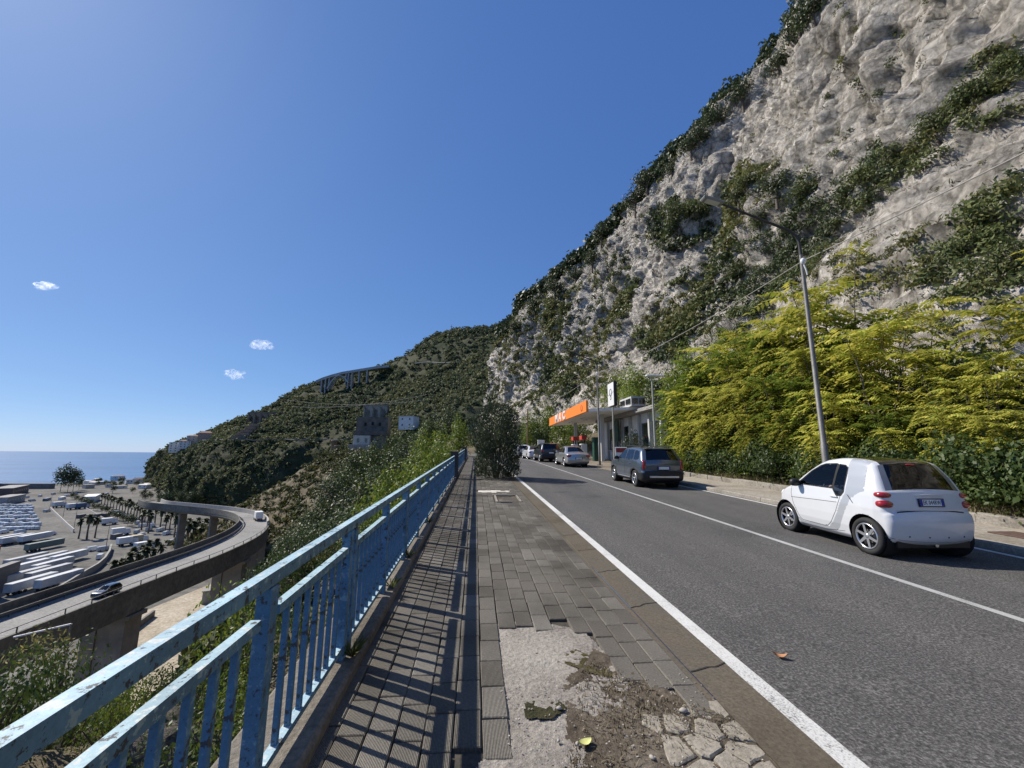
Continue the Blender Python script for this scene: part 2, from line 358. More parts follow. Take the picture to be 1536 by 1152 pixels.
def m_paver():
    m, nt, b, o = _nodes('ribbed_paver'); b.inputs['Roughness'].default_value = .9; b.inputs['Specular IOR Level'].default_value = .2
    n1 = _tex(nt, 'ShaderNodeTexNoise', 3.2, 6, .7, 'Object'); n2 = _tex(nt, 'ShaderNodeTexNoise', 55, 4, .7)
    oi = nt.nodes.new('ShaderNodeObjectInfo'); ge = nt.nodes.new('ShaderNodeNewGeometry')
    wp = nt.nodes.new('ShaderNodeTexNoise'); wp.inputs['Scale'].default_value = 1.1; wp.inputs['Detail'].default_value = 5
    nt.links.new(ge.outputs['Position'], wp.inputs['Vector'])
    ad = nt.nodes.new('ShaderNodeMath'); ad.operation = 'ADD'; nt.links.new(oi.outputs['Random'], ad.inputs[0]); nt.links.new(ge.outputs['Random Per Island'], ad.inputs[1])
    fr = nt.nodes.new('ShaderNodeMath'); fr.operation = 'FRACT'; nt.links.new(ad.outputs[0], fr.inputs[0])
    c0 = _ramp(nt, fr.outputs[0], [(0, (.155, .143, .126)), (.45, (.19, .177, .157)), (.8, (.215, .202, .18)), (1, (.27, .255, .23))])
    c1 = _ramp(nt, wp.outputs['Fac'], [(.3, (.55, .54, .52)), (.55, (1, .99, .97)), (.75, (1.18, 1.15, 1.1))])
    c2 = _ramp(nt, n2.outputs['Fac'], [(.3, (.7, .7, .69)), (.6, (1.05, 1.05, 1.04)), (.78, (1.5, 1.5, 1.48))])
    c = _mix(nt, 1.0, c0.outputs['Color'], c1.outputs['Color'], 'MULTIPLY'); c = _mix(nt, 1.0, c, c2.outputs['Color'], 'MULTIPLY')
    wv = _tex(nt, 'ShaderNodeTexWave', 38, 1.5); wv.wave_type = 'BANDS'; wv.bands_direction = 'X'; wv.inputs['Distortion'].default_value = .6; wv.inputs['Detail Scale'].default_value = 3
    gr = _ramp(nt, wv.outputs['Fac'], [(.08, (.55, .55, .55)), (.4, (1, 1, 1))])
    c = _mix(nt, .75, c, gr.outputs['Color'], 'MULTIPLY')
    nt.links.new(c, b.inputs['Base Color'])
    nb = _bump(nt, wv.outputs['Fac'], .75, .006); nt.links.new(_bump(nt, n2.outputs['Fac'], .4, .004, nb), b.inputs['Normal']); return m
def m_peel(name, paint, under, amount=.46, rust=(.10, .05, .03)):
    """old paint flaking off: chips show the undercoat"""
    m, nt, b, o = _nodes(name); b.inputs['Roughness'].default_value = .55; b.inputs['Specular IOR Level'].default_value = .4
    n = _tex(nt, 'ShaderNodeTexNoise', 16, 8, .72); n2 = _tex(nt, 'ShaderNodeTexNoise', 2.2, 4, .6); v = _tex(nt, 'ShaderNodeTexNoise', 60, 5, .7)
    base = _ramp(nt, n2.outputs['Fac'], [(.3, tuple(np.array(paint)*.78)), (.7, tuple(np.array(paint)*1.18))])
    k1 = _ramp(nt, n.outputs['Fac'], [(amount+.07, (0, 0, 0)), (amount+.09, (1, 1, 1))]); k2 = _ramp(nt, n.outputs['Fac'], [(amount-.085, (1, 1, 1)), (amount-.065, (0, 0, 0))])
    c = _mix(nt, k1.outputs['Color'], base.outputs['Color'], under); c = _mix(nt, k2.outputs['Color'], c, rust)
    d = _ramp(nt, v.outputs['Fac'], [(.3, (.8, .8, .8)), (.7, (1.12, 1.12, 1.12))]); c = _mix(nt, 1.0, c, d.outputs['Color'], 'MULTIPLY')
    nt.links.new(c, b.inputs['Base Color']); nt.links.new(_bump(nt, n.outputs['Fac'], .35, .004), b.inputs['Normal']); return m
def m_line(name, col=(.62, .62, .6)):
    m, nt, b, o = _nodes(name); b.inputs['Roughness'].default_value = .75
    n = _tex(nt, 'ShaderNodeTexNoise', 70, 4, .75); n2 = _tex(nt, 'ShaderNodeTexNoise', 1.3, 5, .7)
    a = nt.nodes.new('ShaderNodeMath'); a.operation = 'MULTIPLY_ADD'; a.inputs[1].default_value = .75; nt.links.new(n2.outputs['Fac'], a.inputs[0]); nt.links.new(n.outputs['Fac'], a.inputs[2])
    r = _ramp(nt, a.outputs[0], [(.66, (.13, .128, .125)), (.79, tuple(np.array(col)*.82)), (.97, col)])
    nt.links.new(r.outputs['Color'], b.inputs['Base Color']); nt.links.new(_bump(nt, n.outputs['Fac'], .35, .006), b.inputs['Normal']); return m
def m_sea():
    m, nt, b, o = _nodes('sea_water'); b.inputs['Roughness'].default_value = .35; b.inputs['Specular IOR Level'].default_value = .3
    n1 = _tex(nt, 'ShaderNodeTexNoise', .006, 6, .65, stretch=(.35, 1.6, 1)); n2 = _tex(nt, 'ShaderNodeTexNoise', .09, 6, .65)
    r = _ramp(nt, n1.outputs['Fac'], [(.35, (.02, .085, .19)), (.65, (.045, .14, .29))]); nt.links.new(r.outputs['Color'], b.inputs['Base Color'])
    nt.links.new(_bump(nt, n2.outputs['Fac'], .9, 1.6), b.inputs['Normal']); return m

M_ASPH = m_asphalt(); M_PAVER = m_paver(); M_LINE = m_line('road_paint'); M_LINE2 = m_line('worn_road_paint', (.42, .42, .41))
M_BED = m_ground('pavement_mortar', [(.05, .046, .04), (.085, .078, .068), (.11, .1, .088)], .9, 30, .4, .01)
M_GUT = m_ground('gutter_concrete', [(.085, .072, .055), (.125, .108, .085), (.10, .094, .085)], .7, 45, .5, .008)
M_PATCH = m_ground('rough_concrete', [(.22, .2, .185), (.34, .315, .29), (.42, .395, .365)], 1.6, 42, .9, .02)
M_DIRT = m_ground('dirt', [(.06, .048, .036), (.12, .1, .078), (.2, .175, .145)], 1.5, 30, .9, .02)
M_CONC = mat('concrete', (.3, .29, .27), .9, .25, 1.2, .5, 30); M_CONCD = mat('stained_concrete', (.16, .155, .145), .92, .35, .6, .5, 18)
M_KERB = m_ground('kerb_stone', [(.17, .155, .135), (.28, .26, .235), (.34, .32, .29)], 1.1, 22, .6, .01)
M_SAND = m_ground('sandy_walk', [(.2, .175, .145), (.32, .29, .25), (.38, .35, .31)], .6, 14, .5, .012)
M_ROCK = m_rock('limestone', (.96, .90, .81), (.76, .71, .635), (.42, .39, .345))
M_HILL = m_ground('scrub_hill', [(.02, .028, .014), (.03, .042, .02), (.06, .062, .036), (.036, .046, .022)], .03, .35, .6, 1.2)
M_SLOPE = m_ground('slope_earth', [(.05, .048, .026), (.12, .1, .066), (.2, .175, .13)], .16, 2.2, .8, .12)
M_PORT = m_ground('port_paving', [(.085, .083, .08), (.15, .147, .14), (.21, .203, .19)], .022, .35, .2, .1)
M_SEA = m_sea()

# ================================================================== THE GROUND, ROAD AND PAVEMENT
def ribbon(name, x0, x1, y0, y1, dz, m, n=60, parent=None, nx=2, rough=0, seed=0):
    ys = np.linspace(y0, y1, n); xs = np.linspace(x0, x1, nx); Y, X = np.meshgrid(ys, xs, indexing='ij')
    Z = g(Y)+dz
    if rough: Z = Z+rough*fbm(np.stack([X*14, Y*14, X*0+seed], -1), 3)
    V = np.stack([X+cx(Y), Y, Z], -1).reshape(-1, 3)
    F = grid_faces(n, nx)[:, ::-1]
    return link(name, fast_mesh(name, V, F, m), parent)
road = tag(ribbon('road', 1.62, 8.47, -12, 125, 0, M_ASPH, 120), kind='structure')
ribbon('edge_line', 1.93, 2.07, -12, 125, .005, M_LINE, 200, road)
ribbon('centre_line', 5.26, 5.37, -12, 60, .005, M_LINE2, 160, road)
ribbon('far_edge_line', 8.26, 8.37, -12, 23, .005, M_LINE, 100, road)
gut = tag(ribbon('gutter_strip', 1.60, 1.93, -12, 125, .009, M_GUT, 140), kind='structure')
rng0 = random.Random(4)
for k in range(16):                                        # cracks across the concrete channel
    yy = 2.15+k*1.12+rng0.uniform(-.15, .15)
    mb = MB(); pts = [(1.60+.33*i/6, yy+.02*i+rng0.uniform(-.018, .018)) for i in range(7)]
    for (xa, ya), (xb, yb) in zip(pts[:-1], pts[1:]):
        w = rng0.uniform(.004, .009); mb.add([(xa, ya-w, G(ya)+.0125), (xb, yb-w, G(yb)+.0125), (xb, yb+w, G(yb)+.0125), (xa, ya+w, G(ya)+.0125)], [(0, 1, 2, 3)])
    mb.build('joint', mat('joint_dark', (.02, .018, .016), .95, .2), gut)

pavement = tag(ribbon('pavement', -1.24, 1.62, -12, 125, -.028, M_BED, 150, nx=6), kind='structure')
# edge beam below the railing
mb = MB(); ys = np.linspace(-12, 110, 90)
sec = [(-1.26, -2.4), (-1.26, .055), (-1.235, .075), (-.84, .075), (-.82, .055), (-.82, -.1)]
V = [(x+float(cx(y)), y, G(y)+z) for y in ys for x, z in sec]; n = len(sec)
mb.add(V, [(i*n+j, (i+1)*n+j, (i+1)*n+j+1, i*n+j+1) for i in range(len(ys)-1) for j in range(n-1)])
tag(mb.build('pavement_edge_beam', m_ground('edge_concrete', [(.12, .105, .085), (.2, .18, .155), (.26, .24, .21)], 1.2, 26, .9, .02)), kind='structure')

PATCH = [(.24, 4.16), (.62, 4.14), (.98, 3.96), (1.0, 3.7), (1.06, 3.45), (1.2, 3.2), (1.32, 2.98), (1.44, 2.9), (1.62, 2.88), (1.62, -12), (-.8, -12), (-.8, 1.9), (-.1, 2.25), (-.02, 2.45), (.1, 2.6), (.24, 2.66)]
WHITE = [(.12, 14.95), (.14, 14.3), (.5, 14.2), (.9, 14.42), (1.16, 14.35), (1.18, 14.85), (.7, 15.05)]
rp = random.Random(11); PW, PL = .165, .33; pav_far = MB(); npav = 0
def paver_mesh(k):
    r = random.Random(k); mb = MB(); w, l, h = PW-.008, PL-.009, .05; c = .005
    q = [(-w/2, -l/2), (w/2, -l/2), (w/2, l/2), (-w/2, l/2)]; q = [(x+r.uniform(-.003, .003), y+r.uniform(-.004, .004)) for x, y in q]
    V = [(x, y, -h) for x, y in q]+[(x, y, -c) for x, y in q]+[(x*(1-2*c/w), y*(1-2*c/l), 0) for x, y in q]
    mb.add(V, [(8, 9, 10, 11)]+[(4*a+i, 4*a+(i+1) % 4, 4*a+4+(i+1) % 4, 4*a+4+i) for a in (0, 1) for i in range(4)])
    return mb.mesh('paver', M_PAVER)
pmesh = [paver_mesh(k) for k in range(6)]
spots = []
for ci in range(15):
    xc = -.915+PW*(ci+.5)
    for ri in range(-8, 70):
        yc = ri*PL+(PL/2 if ci % 2 else 0)+.08*math.sin(ci*2.1)
        if yc < .4 or yc > 22: continue
        if in_poly(np.array([xc]), np.array([yc]), PATCH)[0] or in_poly(np.array([xc]), np.array([yc]), WHITE)[0]: continue
        if 11.9 < yc < 13.5 and .6 < xc < 1.35: continue
        if xc > 1.5 and yc > 9: continue
        vis = proj((xc, yc, G(yc)))
        spots.append((yc if vis[2] > .1 and vis[1] < 1180 and 0 < vis[0] < 1536 else 90+yc, xc, yc))
spots.sort()
for i, (o_, xc, yc) in enumerate(spots):
    sink = -.004 if rp.random() < .08 else 0
    loc = (xc+rp.uniform(-.002, .002), yc, G(yc)+rp.uniform(-.0015, .0015)+sink); rot = (SLOPE+rp.uniform(-.007, .007), rp.uniform(-.009, .009), rp.uniform(-.01, .01))
    me = pmesh[rp.randrange(6)]
    if i < 300:
        o = link('paver', me, pavement); o.location = loc; o.rotation_euler = rot
    else:
        M4 = Matrix.Translation(loc) @ Matrix.Rotation(rot[2], 4, 'Z') @ Matrix.Rotation(rot[0], 4, 'X')
        pav_far.add([M4 @ v.co for v in me.vertices], [tuple(p.vertices) for p in me.polygons])
tag(pav_far.build('far_pavers', M_PAVER, pavement), kind='stuff')
ribbon('edge_mortar', 1.545, 1.605, .3, 22, -.003, M_GUT, 60, pavement)
ribbon('worn_paving', -.82, 1.6, 22, 110, -.004, m_ground('worn_paving', [(.1, .095, .085), (.15, .142, .128), (.18, .17, .155)], .9, 12, .6, .02), 120, pavement)
# rough concrete and dirt where the pavers are gone
def sheet(name, poly, m, dz, step, amp, parent, freq=14, seed=0, dome=None):
    xs = np.arange(min(p[0] for p in poly), max(p[0] for p in poly)+step, step); ys = np.arange(max(min(p[1] for p in poly), .2), max(p[1] for p in poly)+step, step)
    X, Y = np.meshgrid(xs, ys, indexing='ij'); ins = in_poly(X, Y, poly)
    Z = g(Y)+dz+amp*fbm(np.stack([X*freq, Y*freq, X*0+seed], -1), 3)+amp*2.0*vnoise(np.stack([X*4, Y*4, X*0+seed+9], -1))
    F = grid_faces(len(xs), len(ys)); keep = ins.reshape(-1)[F].mean(1) > .4
    return link(name, fast_mesh(name, np.stack([X, Y, Z], -1).reshape(-1, 3), F[keep], m, True), parent)
sheet('rough_concrete_patch', [(.235, 4.17), (.63, 4.15), (.99, 3.97), (1.08, 3.5), (1.2, 3.2), (1.0, 2.6), (.75, 1.5), (.4, .5), (-.8, .5), (-.8, 1.95), (-.1, 2.28), (.22, 2.65)], M_PATCH, -.012, .012, .0035, pavement, 34)
sheet('bare_dirt', [(1.0, 3.62), (1.3, 3.05), (1.62, 2.9), (1.62, .4), (.1, .4), (.25, 1.7), (.5, 2.35), (.62, 2.9), (.66, 3.2), (.85, 3.35)], M_DIRT, -.010, .016, .006, pavement, 18, 5)
sheet('moss', [(.45, 3.62), (.62, 3.55), (.85, 3.62), (1.0, 3.45), (1.02, 3.2), (.85, 3.28), (.7, 3.42), (.5, 3.5)], m_ground('moss', [(.05, .045, .02), (.1, .09, .04), (.16, .14, .08)], 8, 60, 1, .03), -.006, .012, .0028, pavement, 26, 8)
sheet('moss', [(.36, 2.95), (.55, 3.0), (.62, 2.88), (.5, 2.78), (.34, 2.8)], m_ground('moss_dark', [(.03, .032, .015), (.06, .06, .03), (.1, .09, .05)], 8, 60, 1, .03), -.006, .012, .0028, pavement, 26, 8)
sheet('white_mortar_patch', WHITE, mat('white_mortar', (.55, .52, .46), .9, .12, 4, .4, 30), -.012, .05, .002, pavement)
# sunken drain frame full of debris
mb = MB()
for a, b_ in (((.64, 12.0), (1.32, 12.0)), ((.64, 13.45), (1.32, 13.45)), ((.64, 12.0), (.64, 13.45)), ((1.32, 12.0), (1.32, 13.45))):
    mb.bar((*a, G(a[1])-.005), (*b_, G(b_[1])-.005), .05, .04)
mb.build('drain_surround', M_KERB, pavement)
sheet('debris', [(.66, 12.02), (1.3, 12.02), (1.3, 13.43), (.66, 13.43)], M_DIRT, -.02, .03, .012, pavement, 9, 2)
# broken flagstones by the gutter
M_FLAG = m_ground('flagstone', [(.2, .18, .15), (.3, .275, .235), (.36, .335, .295)], 2.5, 26, .9, .012)
def clip_half(poly, p, n):
    out = []
    for a, b in zip(poly, poly[1:]+poly[:1]):
        da = (a[0]-p[0])*n[0]+(a[1]-p[1])*n[1]; db = (b[0]-p[0])*n[0]+(b[1]-p[1])*n[1]
        if da <= 0: out.append(a)
        if (da < 0) != (db < 0) and da != db: f = da/(da-db); out.append((a[0]+(b[0]-a[0])*f, a[1]+(b[1]-a[1])*f))
    return out
rs = random.Random(21); seeds = [(1.5, 2.76), (1.37, 2.84), (1.08, 2.74), (1.24, 2.70), (1.40, 2.62), (1.56, 2.60), (1.30, 2.50), (1.50, 2.44), (1.14, 2.48), (1.38, 2.36), (1.55, 2.30), (1.22, 2.32), (1.45, 2.20), (1.30, 2.16), (1.10, 2.22), (1.57, 2.14), (1.38, 2.02), (1.2, 2.02), (1.54, 1.98)]
reg_ = [(1.62, 2.9), (1.40, 2.9), (1.28, 2.80), (1.06, 2.80), (1.02, 2.70), (1.10, 2.60), (1.04, 2.40), (1.06, 1.9), (1.62, 1.9)]
for k, p in enumerate(seeds):
    poly = list(reg_)
    for q in seeds:
        if q != p: poly = clip_half(poly, ((p[0]+q[0])/2, (p[1]+q[1])/2), (q[0]-p[0], q[1]-p[1]))
    if len(poly) < 3: continue
    mx_, my_ = sum(a for a, _ in poly)/len(poly), sum(b for _, b in poly)/len(poly); sh = rs.uniform(.86, .965); fine = []
    for a, b in zip(poly, poly[1:]+poly[:1]):
        for f in (0, .33, .66): fine.append((mx_+(a[0]+(b[0]-a[0])*f-mx_)*sh+rs.uniform(-.006, .006), my_+(a[1]+(b[1]-a[1])*f-my_)*sh+rs.uniform(-.006, .006)))
    n = len(fine); z = G(my_); tl, t2 = rs.uniform(-.04, .04), rs.uniform(-.04, .04); dz = rs.uniform(-.006, .005); zt = lambda x, y: G(y)+dz+(x-mx_)*tl+(y-my_)*t2
    V = [(x, y, z-.05) for x, y in fine]+[(x, y, zt(x, y)-.008) for x, y in fine]+[(mx_+(x-mx_)*.9, my_+(y-my_)*.9, zt(x, y)) for x, y in fine]+[(mx_, my_, zt(mx_, my_)+.002)]
    MB().add(V, [(a*n+i, a*n+(i+1) % n, a*n+n+(i+1) % n, a*n+n+i) for a in (0, 1) for i in range(n)]+[(2*n+i, 2*n+(i+1) % n, 3*n) for i in range(n)]).build('stone', M_FLAG, pavement)
# gravel and dry tufts on the dirt
rg = np.random.default_rng(3)
def stubble(name, poly, n, h, m, seed, parent=None, w=.006, lean=.6, z0=0.0):
    r = np.random.default_rng(seed); xs = [p[0] for p in poly]; ys = [p[1] for p in poly]; P = np.empty((0, 2))
    while len(P) < n:
        q = np.stack([r.uniform(min(xs), max(xs), n*3), r.uniform(min(ys), max(ys), n*3)], 1); q = q[in_poly(q[:, 0], q[:, 1], poly)]
        q = q[vnoise(np.stack([q[:, 0]*3, q[:, 1]*3, q[:, 0]*0+seed], -1)) > r.uniform(-.6, .5, len(q))]; P = np.concatenate([P, q])
    P = P[:n]; a = r.uniform(0, 2*np.pi, n); d = np.stack([np.cos(a), np.sin(a)], 1); H = h*r.uniform(.4, 1.3, n); L = lean*H*r.uniform(.2, 1.3, n)
    z = g(P[:, 1])+z0; B = np.stack([P[:, 0]+cx(P[:, 1]), P[:, 1], z-.01], 1); side = np.stack([-d[:, 1]*w, d[:, 0]*w, np.zeros(n)], 1)
    T = B+np.stack([d[:, 0]*L, d[:, 1]*L, H], 1); Mid = B*.5+T*.5+np.stack([-d[:, 0]*L*.25, -d[:, 1]*L*.25, H*.12], 1)
    V = np.stack([B-side, B+side, Mid+side*.7, Mid-side*.7, T], 1).reshape(-1, 3); o = np.arange(n)[:, None]*5
    F3 = np.concatenate([o+np.array([[0, 1, 2]]), o+np.array([[0, 2, 3]]), o+np.array([[3, 2, 4]])])
    return tag(link(name, fast_mesh(name, V, F3, m), parent), kind='stuff')
M_DRY = leafmat('dry_grass', [(.2, .15, .08), (.3, .24, .13), (.38, .32, .2), (.16, .14, .07)], .25, .8)
M_GRASS = leafmat('green_grass', [(.06, .09, .02), (.1, .12, .03), (.2, .17, .06)], .3, .7)
stubble('dry_stubble', [(.95, 3.45), (1.3, 2.95), (1.6, 2.75), (1.6, 1.6), (.2, 1.6), (.6, 2.6), (.75, 3.2)], 2600, .028, leafmat('stubble', [(.1, .075, .045), (.2, .16, .1), (.3, .25, .17), (.08, .07, .035)], .15, .9), 2, pavement, .0035, 1.4)
V, F = leaf_quads(rg, np.stack([rg.uniform(.2, 1.6, 900), rg.uniform(1.7, 3.2, 900), np.zeros(900)], 1), np.tile([0, 0, 1.], (900, 1))+rg.normal(size=(900, 3))*.3, .012, .009)
V[:, 2] += g(V[:, 1])+.004
tag(link('grit', fast_mesh('grit', V, F, leafmat('grit', [(.16, .14, .12), (.28, .25, .22), (.42, .39, .35), (.12, .1, .09)], 0, .9)), pavement), kind='stuff')

# far side of the road: kerb, walk, low wall
def section(name, sec, y0, y1, m, n=40, parent=None):
    ys = np.linspace(y0, y1, n); k = len(sec); mb = MB()
    V = [(x+float(cx(y)), y, G(y)+z) for y in ys for x, z in sec]
    F = [(i*k+j, (i+1)*k+j, (i+1)*k+j+1, i*k+j+1) for i in range(n-1) for j in range(k-1)]+[tuple(range(k)), tuple((n-1)*k+j for j in range(k))[::-1]]
    mb.add(V, F); return mb.build(name, m, parent)
kerb = tag(empty('kerb', (0, 0, 0)), kind='structure')
for k in range(28):
    y0 = -6+k*1.0; r = random.Random(k); a = r.uniform(-.008, .008)
    section('kerbstone', [(8.47+a, -.1), (8.47+a, .10), (8.485+a, .125), (8.62+a, .13), (8.63+a, -.1)], y0+.006, y0+.994, M_KERB, 2, kerb)
tag(section('walkway', [(8.632, -.1), (8.632, .118), (10.3, .135), (10.3, -.1)], -8, 22, M_SAND, 60), kind='structure')
sw = tag(empty('low_wall', (10.4, 6, 0)), 'low pale concrete kerb wall between far walkway and dry verge', 'wall')
for k in range(15):
    y0 = -8+k*2.0; r = random.Random(k+50); a = r.uniform(-.015, .015); h = .33+r.uniform(-.03, .03)
    s_ = section('wall_block', [(10.3+a, -.1), (10.3+a, h-.02), (10.33+a, h), (10.5+a, h), (10.52+a, -.1)], y0+.01, y0+1.99, M_KERB, 3, sw); s_.location = (-10.4, -6, 0)
tag(link('drain_cover', MB().box((0, 0, 0), (.55, .8, .02), bev=.004).mesh('drain_cover', mat('rusty_iron', (.1, .06, .045), .8, .3, 8, .4, 40))), 'rusty brown iron cover plate in the far walkway behind the white car', 'drain cover').location = (9.6, 6.7, G(6.7)+.138)
bpy.data.objects['drain_cover'].rotation_euler = (SLOPE, 0, 0)
# verge behind it, rising to the rock, flat at the filling station
Yv = np.linspace(-20, 170, 190); Xv = np.linspace(8.3, 30, 60); Y, X = np.meshgrid(Yv, Xv, indexing='ij')
st = np.clip((Y-19.5)/2.5, 0, 1)*np.clip((58-Y)/4, 0, 1)
zz = np.where(X < 10.5, -.06, .22+np.maximum(X-10.5, 0)*.42)*(1-st)+st*np.where(X < 17.3, .012+np.clip((X-8.5)/8, 0, 1)*.1, .1+(X-17.3)*.6)
Z = g(Y)+zz+.12*fbm(np.stack([X*.7, Y*.7, X*0], -1), 3)*np.clip((X-10.4)*2, 0, 1)*(1-st)
M_FORE = m_ground('forecourt', [(.15, .125, .1), (.22, .19, .155), (.27, .24, .2)], .4, 9, .3, .01)
me = fast_mesh('verge', np.stack([X+cx(Y), Y, Z], -1).reshape(-1, 3), grid_faces(len(Yv), len(Xv))[:, ::-1], M_SLOPE, True); me.materials.append(M_FORE)
fc = st.reshape(-1)[grid_faces(len(Yv), len(Xv))].mean(1) > .6; me.polygons.foreach_set('material_index', fc.astype(np.int32))
tag(link('verge', me), kind='structure')

# ================================================================== SLOPE BELOW THE RAILING, PORT, SEA
Ys = np.concatenate([np.linspace(-25, 60, 150), np.linspace(61, 240, 120)]); D = np.concatenate([np.linspace(0, 12, 50), np.linspace(12.6, 110, 90)])
Y, Dd = np.meshgrid(Ys, D, indexing='ij')
k_ = np.interp(Y, [-25, 30, 80, 140, 240], [1.5, 1.4, 1.2, .95, .6])
Z = g(Y)-.25-np.clip(Dd/.35, 0, 1)*1.3-np.clip(Dd-.35, 0, 4.5)*.42-np.maximum(Dd-4.85, 0)*k_
Z += np.clip((Dd-.3)/4, 0, 1)*(.9*fbm(np.stack([Dd*.22, Y*.22, Dd*0], -1), 4)+.25*ridged(np.stack([Dd*.9, Y*.9, Dd*0], -1), 2))
Z = np.maximum(Z, -46.5); X = -1.22+cx(Y)-Dd
SLX, SLY, SLZ = X, Y, Z
tag(link('hillside_slope', fast_mesh('hillside_slope', np.stack([X, Y, Z], -1).reshape(-1, 3), grid_faces(len(Ys), len(D)), M_SLOPE, True)), kind='structure')
def slope_z(x, y):
    i = np.abs(Ys-y).argmin(); d = -1.22+float(cx(y))-x; return float(np.interp(d, D, SLZ[i]))
PZ = -46.0                                                  # level of the port
mb = MB(); mb.add([(p[0], p[1], PZ) for p in [(30, -180), (-1350, -210), (-975, 261), (-655, 648), (-549, 777), (-495, 840), (90, 840)]], [tuple(range(7))[::-1]])
tag(mb.build('port_ground', M_PORT), kind='structure')
mb = MB(); n = 48; mb.add([(0, 0, -47.8)]+[(60000*math.cos(2*math.pi*i/n), 60000*math.sin(2*math.pi*i/n), -47.8) for i in range(n)], [(0, 1+i, 1+(i+1) % n) for i in range(n)])
tag(mb.build('sea', M_SEA), kind='structure')
# sandy works yard and street under the viaduct
def flat(name, pts, z, m, kind='structure'):
    mb = MB(); mb.add([(p[0], p[1], z) for p in pts], [tuple(range(len(pts)))]); return tag(mb.build(name, m), kind=kind)
flat('works_yard', [(-54, 90), (-51, 177), (-93, 192), (-99, 144), (-70, 93)], PZ+.05, m_ground('yard_sand', [(.3, .25, .19), (.42, .37, .3), (.5, .45, .38)], .12, 1.2, .5, .3))
flat('lower_street', [(-50, 30), (-50, 87), (-75, 135), (-90, 150), (-99, 144), (-70, 93), (-64, 30)], PZ+.03, m_ground('street', [(.2, .195, .19), (.28, .27, .26), (.32, .31, .3)], .2, 2, .2, .05))

# ================================================================== THE CLIFF
sk = [(50, 1222, 0), (62, 1085, 165), (75, 992, 262), (90, 925, 330), (105, 868, 392), (125, 805, 446), (140, 774, 478), (150, 755, 488)]
skp = [at_y(px, py, Y) for Y, px, py in sk]
SKY_Y = [-40, 20, 38]+[s[0] for s in sk]+[162, 180, 215]
SKY_X = [45, 44.5, 43]+[p[0] for p in skp]+[skp[-1][0]+5, skp[-1][0]+20, skp[-1][0]+60]
SKY_Z = [60, 59, 57]+[p[2] for p in skp]+[skp[-1][2]-2, skp[-1][2]+2, skp[-1][2]+8]
BAS_Y = [-40, 10, 20, 28, 50, 62, 75, 90, 105, 125, 140, 150, 162, 180, 215]; BAS_X = [13.5, 13.5, 15, 18.2, 18.2, 15.5, 12, 8.5, 5, 1, -2, -2.6, 3, 16, 56]
FX = np.array([0, .05, .12, .30, .44, .60, .72, .86, 1, 1.35, 2.2]); FZ = np.array([-.02, .03, .075, .245, .31, .60, .80, .92, 1, 1.04, 1.05])
TT = np.array([0, .03, .07, .24, .34, .58, .74, .86, .94, .97, 1.0])
nY, nT = 520, 260
Yc = np.linspace(-40, 212, nY); Tc = np.linspace(0, 1, nT); Y, T = np.meshgrid(Yc, Tc, indexing='ij')
def sm(a, b, v):                                            # smooth interpolation of the control stations
    w = np.interp(v, a, b); return (w+np.interp(v-4, a, b)+np.interp(v+4, a, b))/3
bx_, sx_, sz_ = sm(BAS_Y, BAS_X, Y), sm(SKY_Y, SKY_X, Y), sm(SKY_Y, SKY_Z, Y); gz = g(Y)-.6
fx = np.interp(T, TT, FX); fz = np.interp(T, TT, FZ)
X = bx_+(sx_-bx_)*fx; Z = gz+(sz_-gz)*fz
P0 = np.stack([X, Y, Z], -1)
dY = np.gradient(P0, axis=0); dT = np.gradient(P0, axis=1); N = np.cross(dY, dT); N /= np.linalg.norm(N, axis=-1)[..., None]; N *= -np.sign(N[..., :1]+1e-9)
Q = P0*np.array([.9, 1, .8])
h1, e1 = worley(Q*np.array([.13, .16, .11])+fbm(Q*.2, 2, 11)[..., None]*.25); h2, e2 = worley(Q*np.array([.38, .45, .30])+fbm(Q*.5, 2, 12)[..., None]*.3); h3, e3 = worley(Q*np.array([1.0, 1.15, .8]))
disp = 2.3*fbm(Q*.07, 3, 1)+.7*ridged(Q*np.array([.17, .2, .10]), 3, 2)+.9*h1-.7*np.exp(-e1*9)+.5*h2-.35*np.exp(-e2*8)+.22*h3-.12*np.exp(-e3*7)+.22*ridged(Q*np.array([1.1, 1.2, .8]), 2, 4)+.14*fbm(Q*2.4, 2, 5)
blk = np.round(fbm(Q*np.array([.3, .3, .45]), 2, 7)*3)/3*.35       # bedding steps
smo = np.interp(T, [0, .05, .2, .3, .4, .5, .9, .95, 1], [.2, .3, .34, .4, .7, 1, 1, .5, .3])   # the netted lower slab is smoother
fade = np.clip((Y+40)/6, 0, 1)
strata = ridged(Q*np.array([.35, .035, .42])+fbm(Q*.05, 2, 21)[..., None]*.5, 3, 22)*np.interp(T, [0, .08, .3, .45, 1], [.2, .9, .9, .45, .3])   # ledges running along the face
P1 = P0+N*(((disp+blk)*smo*.9+strata*.75)*fade)[..., None]
CLIFF = P1; CLN = N
tag(link('cliff', fast_mesh('cliff', P1.reshape(-1, 3), grid_faces(nY, nT), M_ROCK, False)), kind='structure')

